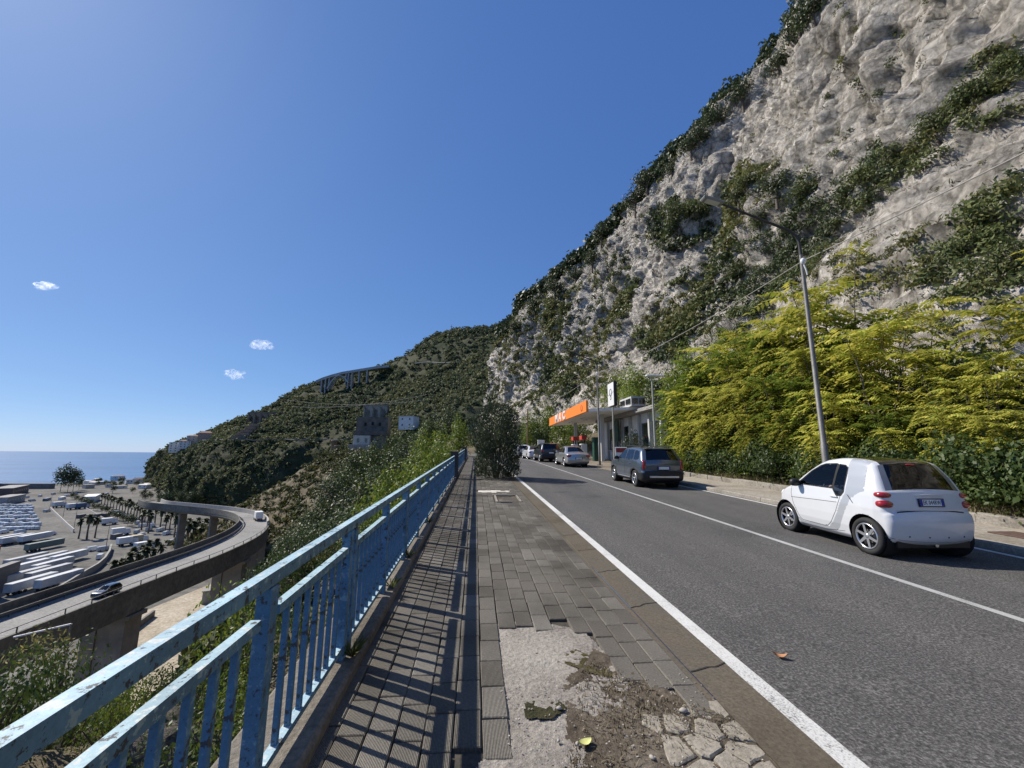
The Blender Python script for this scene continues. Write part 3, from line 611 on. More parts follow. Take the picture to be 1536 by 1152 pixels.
# ================================================================== THE FAR HILL
cols = [ # x, (y, Y) rows: cliff top, terrace, mid, skyline ; toe y
 (226, 728, (720, 452), (712, 456), (705, 460), (698, 464)), (240, 735, (712, 420), (700, 430), (692, 440), (686, 450)), (262, 745, (703, 360), (685, 385), (676, 405), (670, 430)), (300, 758, (692, 305), (673, 335), (664, 370), (657, 415)),
 (350, 768, (680, 272), (661, 300), (645, 350), (633, 400)), (400, 772, (672, 262), (657, 288), (628, 345), (614, 395)), (450, 775, (676, 256), (657, 280), (612, 345), (584, 400)),
 (490, 778, (686, 246), (657, 272), (606, 340), (575, 400)), (530, 778, (696, 228), (660, 262), (604, 335), (564, 405)), (570, 778, (700, 215), (655, 250), (600, 325), (552, 400)), (600, 778, (702, 205), (645, 242), (590, 315), (540, 390)),
 (650, 778, (692, 195), (625, 232), (565, 302), (508, 380)), (700, 778, (682, 190), (605, 224), (548, 292), (497, 370)), (745, 778, (680, 190), (592, 220), (540, 284), (491, 352)), (800, 778, (680, 190), (590, 220), (530, 280), (474, 340)), (880, 778, (680, 190), (590, 220), (520, 280), (440, 335))]
ctrl = []
for x, ty, *rows in cols:
    toe = at_z(x, ty, PZ-.5); c = [toe]+[at_y(x, y, Yd*1.5) for y, Yd in rows]
    last = c[-1]; c.append(np.array([last[0]*1.10+2, last[1]*1.10, last[2]-4])); c.append(np.array([last[0]*1.45+10, last[1]*1.45, last[2]-75])); ctrl.append(c)
ctrl = np.array(ctrl)                                        # (nc, 7, 3)
def resample(A, n, axis):
    A = np.moveaxis(A, axis, 0); k = A.shape[0]; t = np.linspace(0, k-1, n); i = np.clip(np.floor(t).astype(int), 0, k-2); f = (t-i).reshape((-1,)+(1,)*(A.ndim-1))
    p0 = A[np.clip(i-1, 0, k-1)]; p1 = A[i]; p2 = A[i+1]; p3 = A[np.clip(i+2, 0, k-1)]
    R = .5*((2*p1)+(-p0+p2)*f+(2*p0-5*p1+4*p2-p3)*f**2+(-p0+3*p1-3*p2+p3)*f**3); return np.moveaxis(R, 0, axis)
HN, HM = 240, 180
H = resample(resample(ctrl, HN, 0), HM, 1)
dU = np.gradient(H, axis=0); dV = np.gradient(H, axis=1); HNn = np.cross(dU, dV); HNn /= np.linalg.norm(HNn, axis=-1)[..., None]+1e-9; HNn *= np.sign(-HNn[..., 1:2]+1e-9)
rowf = np.linspace(0, 6, HM)[None, :]
amp = np.interp(rowf, [0, .4, 1, 2, 3.6, 4, 6], [.3, 1.3, 1, .5, .6, .15, .5])
Hd = H+HNn*(amp*(5.5*ridged(H*np.array([.0135, .0095, .008]), 3, 5)+3.0*fbm(H*.034, 3, 6)+1.4*ridged(H*.08, 2, 8))*1.2)[..., None]
steep = np.abs(HNn[..., 2])
tag(link('hill', fast_mesh('hill', Hd.reshape(-1, 3), grid_faces(HN, HM), M_HILL, True)), kind='structure')
HILL = Hd
def hill_at(px, py):
    """nearest point of the hill surface along a line of sight"""
    x, y, z = proj(HILL.reshape(-1, 3)); d = (x-px)**2+(y-py)**2; i = np.argsort(d)[:6]; return HILL.reshape(-1, 3)[i[np.argmin(z[i])]]
def cliff_at(px, py, r=7):
    P = CLIFF.reshape(-1, 3); x, y, z = proj(P); ok = (z > 1) & ((x-px)**2+(y-py)**2 < r*r); i = np.where(ok)[0]
    if len(i) == 0: i = np.argsort(np.where(z > 1, (x-px)**2+(y-py)**2, 1e9))[:3]
    return P[i[np.argmin(z[i])]]

# ================================================================== VEHICLES
def catmull(pts, step):
    """closed outline through pts (x, z[, sharp]); returns samples and the sample index of each control point"""
    n = len(pts); P = np.array([p[:2] for p in pts], float); sharp = [len(p) > 2 and p[2] for p in pts]; out = []; idx = []
    for i in range(n):
        a, b = P[i], P[(i+1) % n]; L = np.linalg.norm(b-a); k = max(2, int(round(L/step)))
        m0 = (b-P[i-1])/2 if not sharp[i] else (b-a); m1 = (P[(i+2) % n]-a)/2 if not sharp[(i+1) % n] else (b-a)
        l0 = np.linalg.norm(m0)+1e-9; l1 = np.linalg.norm(m1)+1e-9; m0 = m0/l0*L; m1 = m1/l1*L
        idx.append(len(out))
        for t in np.arange(k)/k:
            out.append((2*t**3-3*t**2+1)*a+(t**3-2*t**2+t)*m0+(-2*t**3+3*t**2)*b+(t**3-t**2)*m1)
    return np.array(out), idx
def seg_dist(Q, poly, closed=True):
    """distance and nearest point from each Q to a polyline"""
    A = np.asarray(poly, float); B = np.roll(A, -1, 0) if closed else A[1:]; A = A if closed else A[:-1]
    best = np.full(len(Q), 1e9); near = np.zeros_like(Q)
    for a, b in zip(A, B):
        d = b-a; t = np.clip(((Q-a) @ d)/(d @ d+1e-12), 0, 1); p = a+t[:, None]*d; r = np.linalg.norm(Q-p, axis=1); k = r < best
        best[k] = r[k]; near[k] = p[k]
    return best, near
def circle(cx_, cz, r, n=40): return [(cx_+r*math.cos(2*math.pi*i/n), cz+r*math.sin(2*math.pi*i/n)) for i in range(n)]
class Shell:
    """car body surface: side panels pillowed inside an outline, strip over roof and ends"""
    def __init__(s, outline, width, plan, r, spine, step=.03, crown=(.02, .09), nv=26, ny=(0, .2, .4, .6, .75, .84, .92, 1)):
        s.width, s.plan, s.r = width, plan, r
        s.P, s.idx = catmull(outline, step); s.crown = crown; s.spine = spine; s.nv = nv; s.ny = np.array(ny)
        t = np.roll(s.P, -1, 0)-np.roll(s.P, 1, 0); t /= np.linalg.norm(t, axis=1)[:, None]; s.Nn = np.stack([-t[:, 1], t[:, 0]], 1)
        if s.Nn[len(s.Nn)//3] @ (s.P[len(s.P)//3]-s.P.mean(0)) < 0: s.Nn = -s.Nn
    def W(s, x, z):
        return np.interp(z, [a for a, _ in s.width], [b for _, b in s.width])*np.interp(x, [a for a, _ in s.plan], [b for _, b in s.plan])
    def y(s, x, z):
        Q = np.stack([np.atleast_1d(x), np.atleast_1d(z)], 1); d, _ = seg_dist(Q, s.P); d = np.clip(d/s.r, 0, 1)
        return s.W(Q[:, 0], Q[:, 1])-s.r*(1-np.sqrt(np.clip(1-(1-d)**2, 0, 1)))
    def yt(s): return s.W(s.P[:, 0], s.P[:, 1])-s.r
    def side(s, regions, drop):
        """regions: [(name, polygon)] first match wins; faces in drop polygons are left out"""
        nu = len(s.P); x0, x1, zs = s.spine; Qs = np.stack([np.clip(s.P[:, 0], x0, x1), np.full(nu, zs)], 1); L = np.linalg.norm(Qs-s.P, axis=1)
        dd = np.array([0, .05, .15, .32, .6, 1.0])*s.r; tt = np.linspace(0, 1, s.nv+1)[1:]
        G_ = []
        for k in range(nu):
            ds = np.concatenate([dd, dd[-1]+(L[k]-dd[-1])*tt]); G_.append(s.P[k]+(Qs[k]-s.P[k])*(ds/L[k])[:, None])
        G_ = np.array(G_); nv = G_.shape[1]; X = G_.reshape(-1, 2).copy()
        loc = np.full(len(X), .012)
        ring = np.tile(np.arange(nv), nu)
        for name, poly in list(regions)+[('d', p) for p in drop]:
            d, near = seg_dist(X, poly); k = (d < loc) & (ring > 0); X[k] = near[k]
        yy = s.y(X[:, 0], X[:, 1]); V = np.stack([X[:, 0], yy, X[:, 1]], 1)
        i = np.arange(nu)[:, None]; j = np.arange(nv-1)[None, :]; a = i*nv+j; b = ((i+1) % nu)*nv+j
        F = np.stack([a, b, b+1, a+1], -1).reshape(-1, 4); C = X[F].mean(1); who = np.full(len(F), -1)
        for p in drop: who[in_poly(C[:, 0], C[:, 1], p)] = -2
        for q, (name, poly) in enumerate(regions): who[(who == -1) & in_poly(C[:, 0], C[:, 1], poly)] = q
        out = {}
        for q in range(-1, len(regions)):
            f = F[who == q]
            if len(f): out['body' if q < 0 else regions[q][0]] = (V, f)
        return out
    def strip(s, bands):
        """bands: [(name, i0, i1, yfrac)] between control points; the rest is body"""
        nu = len(s.P); yf = np.concatenate([-s.ny[::-1][:-1], s.ny]); yt = s.yt(); cr = s.crown[0]+s.crown[1]*np.abs(s.Nn[:, 0])
        V = np.zeros((nu, len(yf), 3)); nn = (1-yf**2)[None, :]*cr[:, None]
        V[..., 0] = s.P[:, 0][:, None]+s.Nn[:, 0][:, None]*nn; V[..., 2] = s.P[:, 1][:, None]+s.Nn[:, 1][:, None]*nn; V[..., 1] = yt[:, None]*yf[None]
        m = len(yf); i = np.arange(nu)[:, None]; j = np.arange(m-1)[None, :]; F = np.stack([i*m+j, ((i+1) % nu)*m+j, ((i+1) % nu)*m+j+1, i*m+j+1], -1)
        who = np.full((nu, m-1), -1); mid = (yf[1:]+yf[:-1])/2
        for q, (name, i0, i1, fr) in enumerate(bands):
            a, b = s.idx[i0], s.idx[i1] if i1 < len(s.idx) else nu; who[a:b][:, np.abs(mid) < fr] = q
        V = V.reshape(-1, 3); F = F.reshape(-1, 4); who = who.reshape(-1); out = {}
        for q in range(-1, len(bands)):
            f = F[who == q]
            if len(f): out.setdefault('body' if q < 0 else bands[q][0], []).append((V, f))
        return out
    def top_point(s, i0, t, yfrac, lift=.004):
        """point and outward direction on the strip, between control points i0 and i0+1"""
        a = s.idx[i0]; b = s.idx[i0+1] if i0+1 < len(s.idx) else len(s.P); f = a+(b-a)*t; k = int(f) % len(s.P)
        cr = (s.crown[0]+s.crown[1]*abs(s.Nn[k, 0]))*(1-yfrac**2); p = s.P[k]+s.Nn[k]*(cr+lift); return Vector((p[0], s.yt()[k]*yfrac, p[1])), Vector((s.Nn[k, 0], 0, s.Nn[k, 1]))
def compact(V, F):
    u, inv = np.unique(F.ravel(), return_inverse=True); return V[u], inv.reshape(F.shape)
def shell_part(name, pieces, m, parent, ox, flip=False, smooth=True, dy=0):
    Vs = []; Fs = []; o = 0
    for V, F in pieces:
        v, f = compact(V, F); Vs.append(v); Fs.append(f+o); o += len(v)
    V = np.concatenate(Vs).copy(); V[:, 0] -= ox; F = np.concatenate(Fs)
    me = fast_mesh(name, V, F, m, smooth); bm = bmesh.new(); bm.from_mesh(me); bmesh.ops.remove_doubles(bm, verts=bm.verts, dist=.0008); bmesh.ops.recalc_face_normals(bm, faces=bm.faces); bm.to_mesh(me); bm.free()
    for p in me.polygons: p.use_smooth = smooth
    return link(name, me, parent)
def mirror(piece): V, F = piece; W = V.copy(); W[:, 1] *= -1; return (W, F[:, ::-1])
M_TYRE = mat('tyre_rubber', (.018, .018, .019), .8, .2, 8, .2, 60); M_ALLOY = mat('alloy', (.62, .63, .65), .28, .05, 4, metal=.85); M_BLK = mat('black_plastic', (.014, .014, .015), .5, .2, 6)
M_WELL = mat('wheel_well', (.008, .008, .008), .9, .1); M_RED = mat('red_lens', (.30, .006, .01), .12, .25, 14, coat=1.0); M_CHROME = mat('chrome', (.75, .76, .78), .12, .02, metal=1)
M_PLATE = mat('plate_white', (.75, .76, .76), .4, .03); M_PBLUE = mat('plate_blue', (.01, .03, .28), .4, .05); M_INK = mat('plate_ink', (.01, .01, .012), .5, .05)
M_SEAM = mat('seam_dark', (.012, .012, .013), .8, .1); M_TINT = glassmat('tinted_glass', (.10, .11, .12)); M_CLEAR = glassmat('window_glass', (.74, .77, .78), .7); M_CABIN = mat('cabin_dark', (.022, .022, .024), .8, .2)
M_SEATF = mat('seat_fabric', (.035, .034, .034), .9, .2, 12)
def paint(name, col, metal=0, rough=.32): return mat(name, col, rough, .03, 2, metal=metal, coat=1.0)
def wheel(parent, x, y, R, W, spokes, rim=.68, style=0, m=None, sub=True):
    """wheel (> tyre, rim) with its axle along y; outer face towards sign of y"""
    s = 1 if y > 0 else -1; m = m or M_ALLOY
    h = W/2; pr = [(R*rim, -h*.9), (R*.86, -h), (R*.96, -h*.86), (R, -h*.55), (R, h*.55), (R*.96, h*.86), (R*.86, h), (R*rim, h*.86), (R*rim*.97, h*.5), (R*rim*.95, -h*.9)]
    disc = MB(); disc.lathe([(0.001, h*.15), (R*rim*.96, h*.15)], 28, axis='y'); disc.lathe([(R*.36, h*.2), (R*.36, h*.3), (.001, h*.3)], 24, 1, 'y')
    w = disc.build('wheel', [M_WELL, mat('brake_disc', (.22, .21, .2), .5, .1, metal=.8)], parent); w.location = (x, y, R)
    if s < 0: w.rotation_euler = (0, 0, math.pi)
    t = MB(); t.lathe(pr, 40, axis='y'); t.build('tyre', M_TYRE, w)
    q = MB(); rr = R*rim; q.lathe([(rr, h*.86), (rr*.97, h*.98), (rr*.9, h*.95), (rr*.88, h*.7)], 40, axis='y'); q.lathe([(.001, h*.93), (R*.10, h*.93), (R*.14, h*.8), (R*.14, h*.4)], 20, axis='y')
    for k in range(spokes):
        a = 2*math.pi*k/spokes+.3; ca, sa = math.cos(a), math.sin(a); w0, w1 = R*.085, R*.06
        V = []
        for rad, wd, yo, th in ((R*.08, w0, h*.86, .03), (rr*.92, w1, h*.93, .02)):
            for dx, dyy in ((-wd, 0), (wd, 0), (wd*.7, -th), (-wd*.7, -th)): V.append((rad*ca-dx*sa, yo+dyy, rad*sa+dx*ca))
        q.add(V, [(0, 1, 5, 4), (1, 2, 6, 5), (2, 3, 7, 6), (3, 0, 4, 7), (4, 5, 6, 7)])
    q.build('rim', m, w)
    return w
def seam(sh, polys, parent, ox, sides=(1, -1), w=.004, name='door_seam'):
    for sd in sides:
        for poly in polys:
            mb = MB(); P = np.array(poly, float); Q = []
            for a, b in zip(P[:-1], P[1:]):
                k = max(1, int(np.linalg.norm(b-a)/.04)); Q += [a+(b-a)*i/k for i in range(k)]
            Q.append(P[-1]); Q = np.array(Q); y = sh.y(Q[:, 0], Q[:, 1])+.0015; t = np.gradient(Q, axis=0); t /= np.linalg.norm(t, axis=1)[:, None]+1e-9; nrm = np.stack([-t[:, 1], t[:, 0]], 1)
            V = []
            for q, yy, n_ in zip(Q, y, nrm): V += [(q[0]-n_[0]*w-ox, sd*yy, q[1]-n_[1]*w), (q[0]+n_[0]*w-ox, sd*yy, q[1]+n_[1]*w)]
            mb.add(V, [(2*i, 2*i+1, 2*i+3, 2*i+2) for i in range(len(Q)-1)]); mb.build(name, M_SEAM, parent)
def plate(parent, pos, tilt, text, w=.52, h=.11, sub=True):
    """number plate facing -x"""
    o = MB().box((0, 0, 0), (.012, w+.03, h+.03), bev=.004).build('number_plate', M_BLK, parent); o.location = pos; o.rotation_euler = (0, tilt, 0)
    f = MB().box((-.008, 0, 0), (.006, w, h), bev=.002); f.box((-.0095, w/2-.022, 0), (.006, .044, h-.004), 1); f.box((-.0095, -w/2+.022, 0), (.006, .044, h-.004), 1); f.build('plate_face', [M_PLATE, M_PBLUE], o)
    if text:
        me = text_mesh(text, h*.92, M_INK, .001, space=1.08); t = link('lettering', me, o); t.rotation_euler = (math.pi/2, 0, -math.pi/2); t.location = (-.0125, 0, 0)
        xs = [v.co.x for v in me.vertices]; t.scale = ((w-.11)/(max(xs)-min(xs)), 1, 1)
    return o
def blob(mb, c, d, n=14, k=8, mi=0, p=2.0):
    V = []; F = []
    for i in range(k+1):
        th = math.pi*i/k-math.pi/2
        for j in range(n):
            ph = 2*math.pi*j/n; f = lambda v: math.copysign(abs(v)**(2/p), v)
            V.append((c[0]+d[0]/2*f(math.cos(th))*f(math.cos(ph)), c[1]+d[1]/2*f(math.cos(th))*f(math.sin(ph)), c[2]+d[2]/2*f(math.sin(th))))
    for i in range(k):
        for j in range(n): F.append((i*n+j, i*n+(j+1) % n, i*n+n+(j+1) % n, i*n+n+j))
    return mb.add(V, F, mi, True)

# ---------------------------------------------------------------- the small white two-seater
def small_car(loc, rz):
    t = empty('small_car', loc, (0, -SLOPE, math.pi/2+rz)); ox = 1.35; L = 2.70
    tag(t, 'small white two-seat city car with black roof climbing the far lane', 'car')
    #          x     z
    out = [(.16, .22, 1), (.05, .30), (.015, .42), (.0, .58), (.03, .70, 1), (.075, .73, 1), (.085, .86), (.11, 1.03, 1), (.13, 1.055, 1), (.22, 1.25), (.34, 1.45, 1), (.42, 1.50), (.62, 1.535), (1.0, 1.545), (1.32, 1.50, 1), (1.48, 1.43), (1.80, 1.20), (2.02, 1.01, 1), (2.12, .965), (2.30, .895), (2.46, .80), (2.58, .67), (2.66, .52), (2.69, .38), (2.66, .25), (2.56, .19, 1), (1.9, .17), (.8, .17)]
    wid = [(.17, .69), (.25, .735), (.40, .765), (.55, .775), (.75, .775), (.95, .755), (1.05, .735), (1.25, .675), (1.42, .605), (1.56, .54)]
    plan = [(0, .91), (.08, .94), (.25, .985), (.45, 1.0), (2.1, .99), (2.3, .965), (2.45, .92), (2.58, .84), (2.70, .74)]
    sh = Shell(out, wid, plan, .075, (.55, 2.15, .62), .022, (.018, .055), 34)
    door = [(2.03, .99), (2.075, .93), (2.09, .80), (2.05, .62), (1.96, .44), (1.90, .335), (1.84, .305), (1.30, .30), (1.22, .315), (1.12, .40), (.99, .60), (.90, .80), (.86, .93), (.84, .99)]
    win = [(1.93, 1.0), (1.80, 1.10), (1.60, 1.27), (1.42, 1.385), (1.30, 1.425), (1.05, 1.44), (1.02, 1.43), (1.05, 1.0)]
    qwin = [(1.00, 1.43), (.86, 1.42), (.80, 1.38), (.785, 1.25), (.80, .96), (.86, .89), (.96, .88), (1.03, .98)]
    # the light grey safety-cell sweep: rear pillar, down behind the door, along the sill
    cell = [(.42, 1.50), (.62, 1.54), (.80, 1.545), (.80, 1.40), (.75, 1.2), (.77, .95), (.86, .80), (.95, .60), (1.08, .40), (1.20, .30), (1.84, .288), (1.93, .335), (1.98, .34), (1.92, .245), (1.05, .245), (.95, .33), (.86, .50), (.74, .72), (.66, .86), (.50, .98), (.40, 1.02)]
    pil = [(.13, 1.06), (.34, 1.46), (.44, 1.52), (.55, 1.53), (.40, 1.02), (.15, 1.02)]
    arch = [circle(.42, .31, .335), circle(2.29, .31, .325)]
    white = paint('white_paint', (.63, .645, .665)); silver = paint('grey_white_cell', (.42, .44, .47), .15, .3); roofm = paint('black_roof', (.012, .013, .013), 0, .15)
    body = []; sd = sh.side([('side_window', win), ('quarter_window', qwin), ('safety_cell', cell), ('door', door)], arch)
    st = sh.strip([('pillar_panel', 8, 10, 2), ('rear_window', 8, 10, .86), ('roof_panel', 10, 14, .93), ('windscreen', 14, 17, .90)])
    shell_part('body', [sd['body'], mirror(sd['body'])]+st['body'], white, t, ox)
    for nm, m in (('door', white), ('side_window', M_CLEAR), ('quarter_window', M_CLEAR), ('safety_cell', silver)):
        for pc in (sd[nm], mirror(sd[nm])): shell_part(nm, [pc], m, t, ox)
    
    for sg in (1, -1):
        V_, F_ = st['pillar_panel'][0]; kf = V_[F_][:, :, 1].mean(1)*sg > 0; shell_part('pillar_panel', [(V_, F_[kf])], mat('pillar_silver', (.2, .21, .22), .3, .03, metal=.4, coat=1), t, ox)
    shell_part('rear_window', st['rear_window'], M_TINT, t, ox); shell_part('roof_panel', st['roof_panel'], roofm, t, ox); shell_part('windscreen', st['windscreen'], M_CLEAR, t, ox)
    seam(sh, [door+[(.86, .93)], [(2.09, .72), (1.5, .745), (.95, .765)], ], t, ox); seam(sh, [[(1.03, 1.43), (1.03, .98)]], t, ox, w=.016, name='window_bar')
    seam(sh, [win+[win[0]], qwin+[qwin[0]]], t, ox, w=.011, name='window_rubber'); seam(sh, [[(.02, .33), (.10, .345), (.13, .35)], [(.86, .285), (1.3, .24), (1.92, .245)]], t, ox, w=.003, name='sill_seam')
    for sd_ in (1, -1):
        mb = MB(); q = [(.71, .92), (.735, .93), (.62, .80), (.60, .795)]
        yy = sh.y(np.array([p[0] for p in q]), np.array([p[1] for p in q])); mb.add([(p[0]-ox, sd_*(y+.003), p[1]) for p, y in zip(q, yy)], [(0, 1, 2, 3)]); mb.build('air_intake', M_BLK, t)
        mb = MB()
        blob(mb, (1.86-ox, sd_*.84, 1.03), (.13, .20, .15), p=2.6); mb.bar((1.86-ox, sd_*.72, .985), (1.86-ox, sd_*.80, 1.01), .06, .04); mb.build('mirror', M_BLK, t)
        for z, s in ((.985, .112), (.845, .138)):
            mb = MB(); x = .16 if z > .9 else .135; yb = float(sh.y(x, z)[0])-.02
            blob(mb, (x-ox+.015, sd_*(yb-.055), z), (.20, .235, s), 18, 10, p=2.3); mb.build('tail_light', M_RED, t)
        MB().box((1.0-ox, sd_*(float(sh.y(1.0, .86)[0])+.012), .86), (.15, .025, .03), bev=.008).build('door_handle', white, t)
        mb = MB(); blob(mb, (2.47-ox, sd_*.56, .74), (.2, .24, .2), p=2.4); mb.build('headlight', mat('headlight', (.7, .72, .74), .1, .05, coat=1), t)
        for wx in (.42, 2.29):
            o = MB().lathe([(.335, 0), (.335, -.26), (.05, -.26)], 30, axis='y').build('wheel_well', M_WELL, t); o.location = (wx-ox, sd_*.735, .31)
            if sd_ < 0: o.scale = (1, -1, 1)
        wheel(t, .42-ox, sd_*.672, .295, .19, 6, .70); wheel(t, 2.29-ox, sd_*.655, .285, .17, 6, .70)
    # tailgate details
    p, n = sh.top_point(6, .3, 0, .006); plate(t, (p.x-ox-.002, 0, .885), .12, 'EK 044RW', .40, .10)
    mb = MB(); V = []
    for i in range(13):
        f = -1+2*i/12; pp = sh.top_point(6, .82, f*.40, .0)[0]; dz = .018*(1-f*f); V += [(pp.x-ox+.01, pp.y*1.0, pp.z+dz), (pp.x-ox-.035*(1-f**4), pp.y, pp.z+dz*.4), (pp.x-ox+.005, pp.y, pp.z-.018)]
    mb.add(V, [(3*i+a, 3*i+3+a, 3*i+3+b, 3*i+b) for i in range(12) for a, b in ((0, 1), (1, 2))], 0, True); mb.build('tailgate_ledge', white, t)
    mb = MB(); blob(mb, (.30-ox-.02, 0, 1.465), (.07, .17, .035), p=2.5); mb.build('brake_light', M_RED, t)
    mb = MB()
    for i in range(16):
        f0, f1 = -.86+1.72*i/16, -.86+1.72*(i+1)/16; a = sh.top_point(4, .5, f0, .004)[0]; b = sh.top_point(4, .5, f1, .004)[0]; mb.bar((a.x-ox, a.y, a.z), (b.x-ox, b.y, b.z), .012, .016)
    mb.build('tailgate_gap', M_SEAM, t)
    mb = MB()
    for i in range(20):
        f0, f1 = -.97+1.94*i/20, -.97+1.94*(i+1)/20; a = sh.top_point(1, .25, f0, .001)[0]; b = sh.top_point(1, .25, f1, .001)[0]; mb.bar((a.x-ox, a.y, a.z), (b.x-ox, b.y, b.z), .004, .006)
    mb.build('bumper_seam', mat('seam_grey', (.2, .2, .21), .7, .1), t)
    for f in (-.72, -.25, .25, .72):
        a = sh.top_point(1, .8, f, .001)[0]; mb = MB(); blob(mb, (a.x-ox, a.y, a.z), (.012, .026, .026), 10, 6); mb.build('parking_sensor', M_BLK, t)
    mb = MB().box((.3-ox, 0, .24), (.5, 1.2, .16), bev=.03); mb.build('rear_skirt', M_BLK, t)
    mb = MB().tube([(.02-ox, -.02, .235), (.12-ox, -.02, .235)], .03, 12); mb.build('exhaust_pipe', M_CHROME, t)
    mb = MB().box((1.3-ox, 0, .24), (2.2, 1.3, .1)); mb.build('floor_pan', M_WELL, t)
    # cabin
    for sy in (.33, -.33):
        mb = MB().box((1.0-ox, sy, .52), (.5, .48, .14), bev=.04); mb.bar((.80-ox, sy, .56), (.66-ox, sy, 1.12), .46, .10, up=(1, 0, 0)); mb.bar((.655-ox, sy, 1.12), (.63-ox, sy, 1.30), .24, .08, up=(1, 0, 0)); mb.build('seat', M_SEATF, t)
    mb = MB().box((1.78-ox, 0, .86), (.34, 1.3, .22), bev=.05); mb.build('dashboard', M_CABIN, t)
    mb = MB().box((.36-ox, 0, .8), (.3, 1.3, .45), bev=.03); mb.build('luggage_shelf', M_CABIN, t)
    mb = MB(); ring = [(1.52-ox+.07*math.sin(a)*.5, .33+.18*math.cos(a), .93+.17*math.sin(a)) for a in np.linspace(0, 2*math.pi, 25)]; mb.tube(ring, .014, 8); mb.build('steering_wheel', M_BLK, t)
    for s_ in (1, -1): MB().box((1.4-ox, s_*.67, .68), (1.1, .05, .55), bev=.02).build('door_liner', M_CABIN, t)
    return t

# ---------------------------------------------------------------- other cars from a table of measures
def plain_car(name, label, spec, loc, rz, detail=True, group=None):
    t = empty(name, loc, (0, -SLOPE, math.pi/2+rz)); ox = spec['L']/2; tag(t, label, 'car', group); R = spec['R']
    sh = Shell(spec['out'], spec['wid'], spec['plan'], spec.get('r', .09), spec['spine'], spec.get('step', .05), spec.get('crown', (.02, .08)), spec.get('nv', 20), spec.get('ny', (0, .25, .5, .7, .82, .9, 1)))
    arch = [circle(a, R+.01, R*1.14) for a in spec['axles']]; reg = [('side_window', w) for w in ()]
    names = ['side_window%d' % i for i in range(len(spec['win']))]; regs = list(zip(names, spec['win']))
    if 'clad' in spec: regs += [('cladding%d' % i, c) for i, c in enumerate(spec['clad'])]
    regs += [('door%d' % i, d) for i, d in enumerate(spec['doors'])]
    sd = sh.side(regs, arch); st = sh.strip(spec['bands']); P = spec['paint']
    shell_part('body', [sd['body'], mirror(sd['body'])]+st['body'], P, t, ox)
    for k, pc in sd.items():
        if k == 'body': continue
        nm = k.rstrip('0123456789'); m = {'side_window': spec.get('glass', M_TINT), 'cladding': M_BLK, 'door': P}[nm]
        for q in (pc, mirror(pc)): shell_part(nm, [q], m, t, ox)
    for k, pc in st.items():
        if k == 'body': continue
        shell_part(k, pc, {'rear_window': M_TINT, 'windscreen': spec.get('glass', M_TINT), 'roof': spec.get('roofm', P), 'lower_bumper': M_BLK, 'soft_top': mat('soft_top', (.012, .012, .013), .9, .2)}[k], t, ox)
    seam(sh, [d+[d[0]] for d in spec['doors']], t, ox, w=.004); seam(sh, [w+[w[0]] for w in spec['win']], t, ox, w=.012, name='window_rubber')
    for s in (1, -1):
        for a in spec['axles']:
            wheel(t, a-ox, s*spec['track'], R, spec.get('tw', .22), spec.get('spokes', 5), .68, m=spec.get('rimm'))
        for a in spec['axles']:
            o = MB().lathe([(R*1.15, 0), (R*1.15, -.3), (.05, -.3)], 26, axis='y').build('wheel_well', M_WELL, t); o.location = (a-ox, s*(spec['track']+.06), R+.01)
            if s < 0: o.scale = (1, -1, 1)
        mx, mz = spec['mirror']; yb = float(sh.W(mx, mz)); mb = MB(); blob(mb, (mx-ox, s*(yb+.10), mz+.03), (.12, .22, .16), p=2.8); mb.bar((mx-ox, s*(yb-.06), mz-.02), (mx-ox, s*(yb+.06), mz), .06, .05); mb.build('mirror', spec.get('mirm', P), t)
        for hx, hz in spec['handles']:
            y = float(sh.y(hx, hz)[0]); MB().box((hx-ox, s*(y+.015), hz), (.2, .03, .03), bev=.008).build('door_handle', spec.get('hm', M_CHROME), t)
        for (tx, ty, tz, dx, dy, dz) in spec['tail']:
            mb = MB(); blob(mb, (tx-ox, s*ty, tz), (dx, dy, dz), 16, 10, p=4.5); mb.build('tail_light', M_RED, t)
    MB().box((spec['L']/2-ox, 0, R*.75), (spec['L']*.9, spec['track']*1.6, .12)).build('floor_pan', M_WELL, t)
    if spec.get('plate'): plate(t, (spec['plate'][0]-ox, 0, spec['plate'][1]), spec['plate'][2], '', .5, .11)
    for s in (1, -1):
        for k, sx in enumerate(spec.get('seats', ())):
            mb = MB().box((sx-ox+.2, s*.36, .62*spec.get('sh', 1)), (.5, .5, .2), bev=.05); mb.bar((sx-ox, s*.36, .62*spec.get('sh', 1)), (sx-ox-.16, s*.36, 1.12*spec.get('sh', 1)), .46, .12, up=(1, 0, 0)); mb.bar((sx-ox-.17, s*.36, 1.16*spec.get('sh', 1)), (sx-ox-.2, s*.36, 1.32*spec.get('sh', 1)), .26, .1, up=(1, 0, 0)); mb.build('seat', M_SEATF, t)
    for nm, m, bx in spec.get('extras', ()):
        mb = MB()
        for c, d in bx: mb.box((c[0]-ox, c[1], c[2]), d, bev=.012)
        mb.build(nm, m, t)
    return t
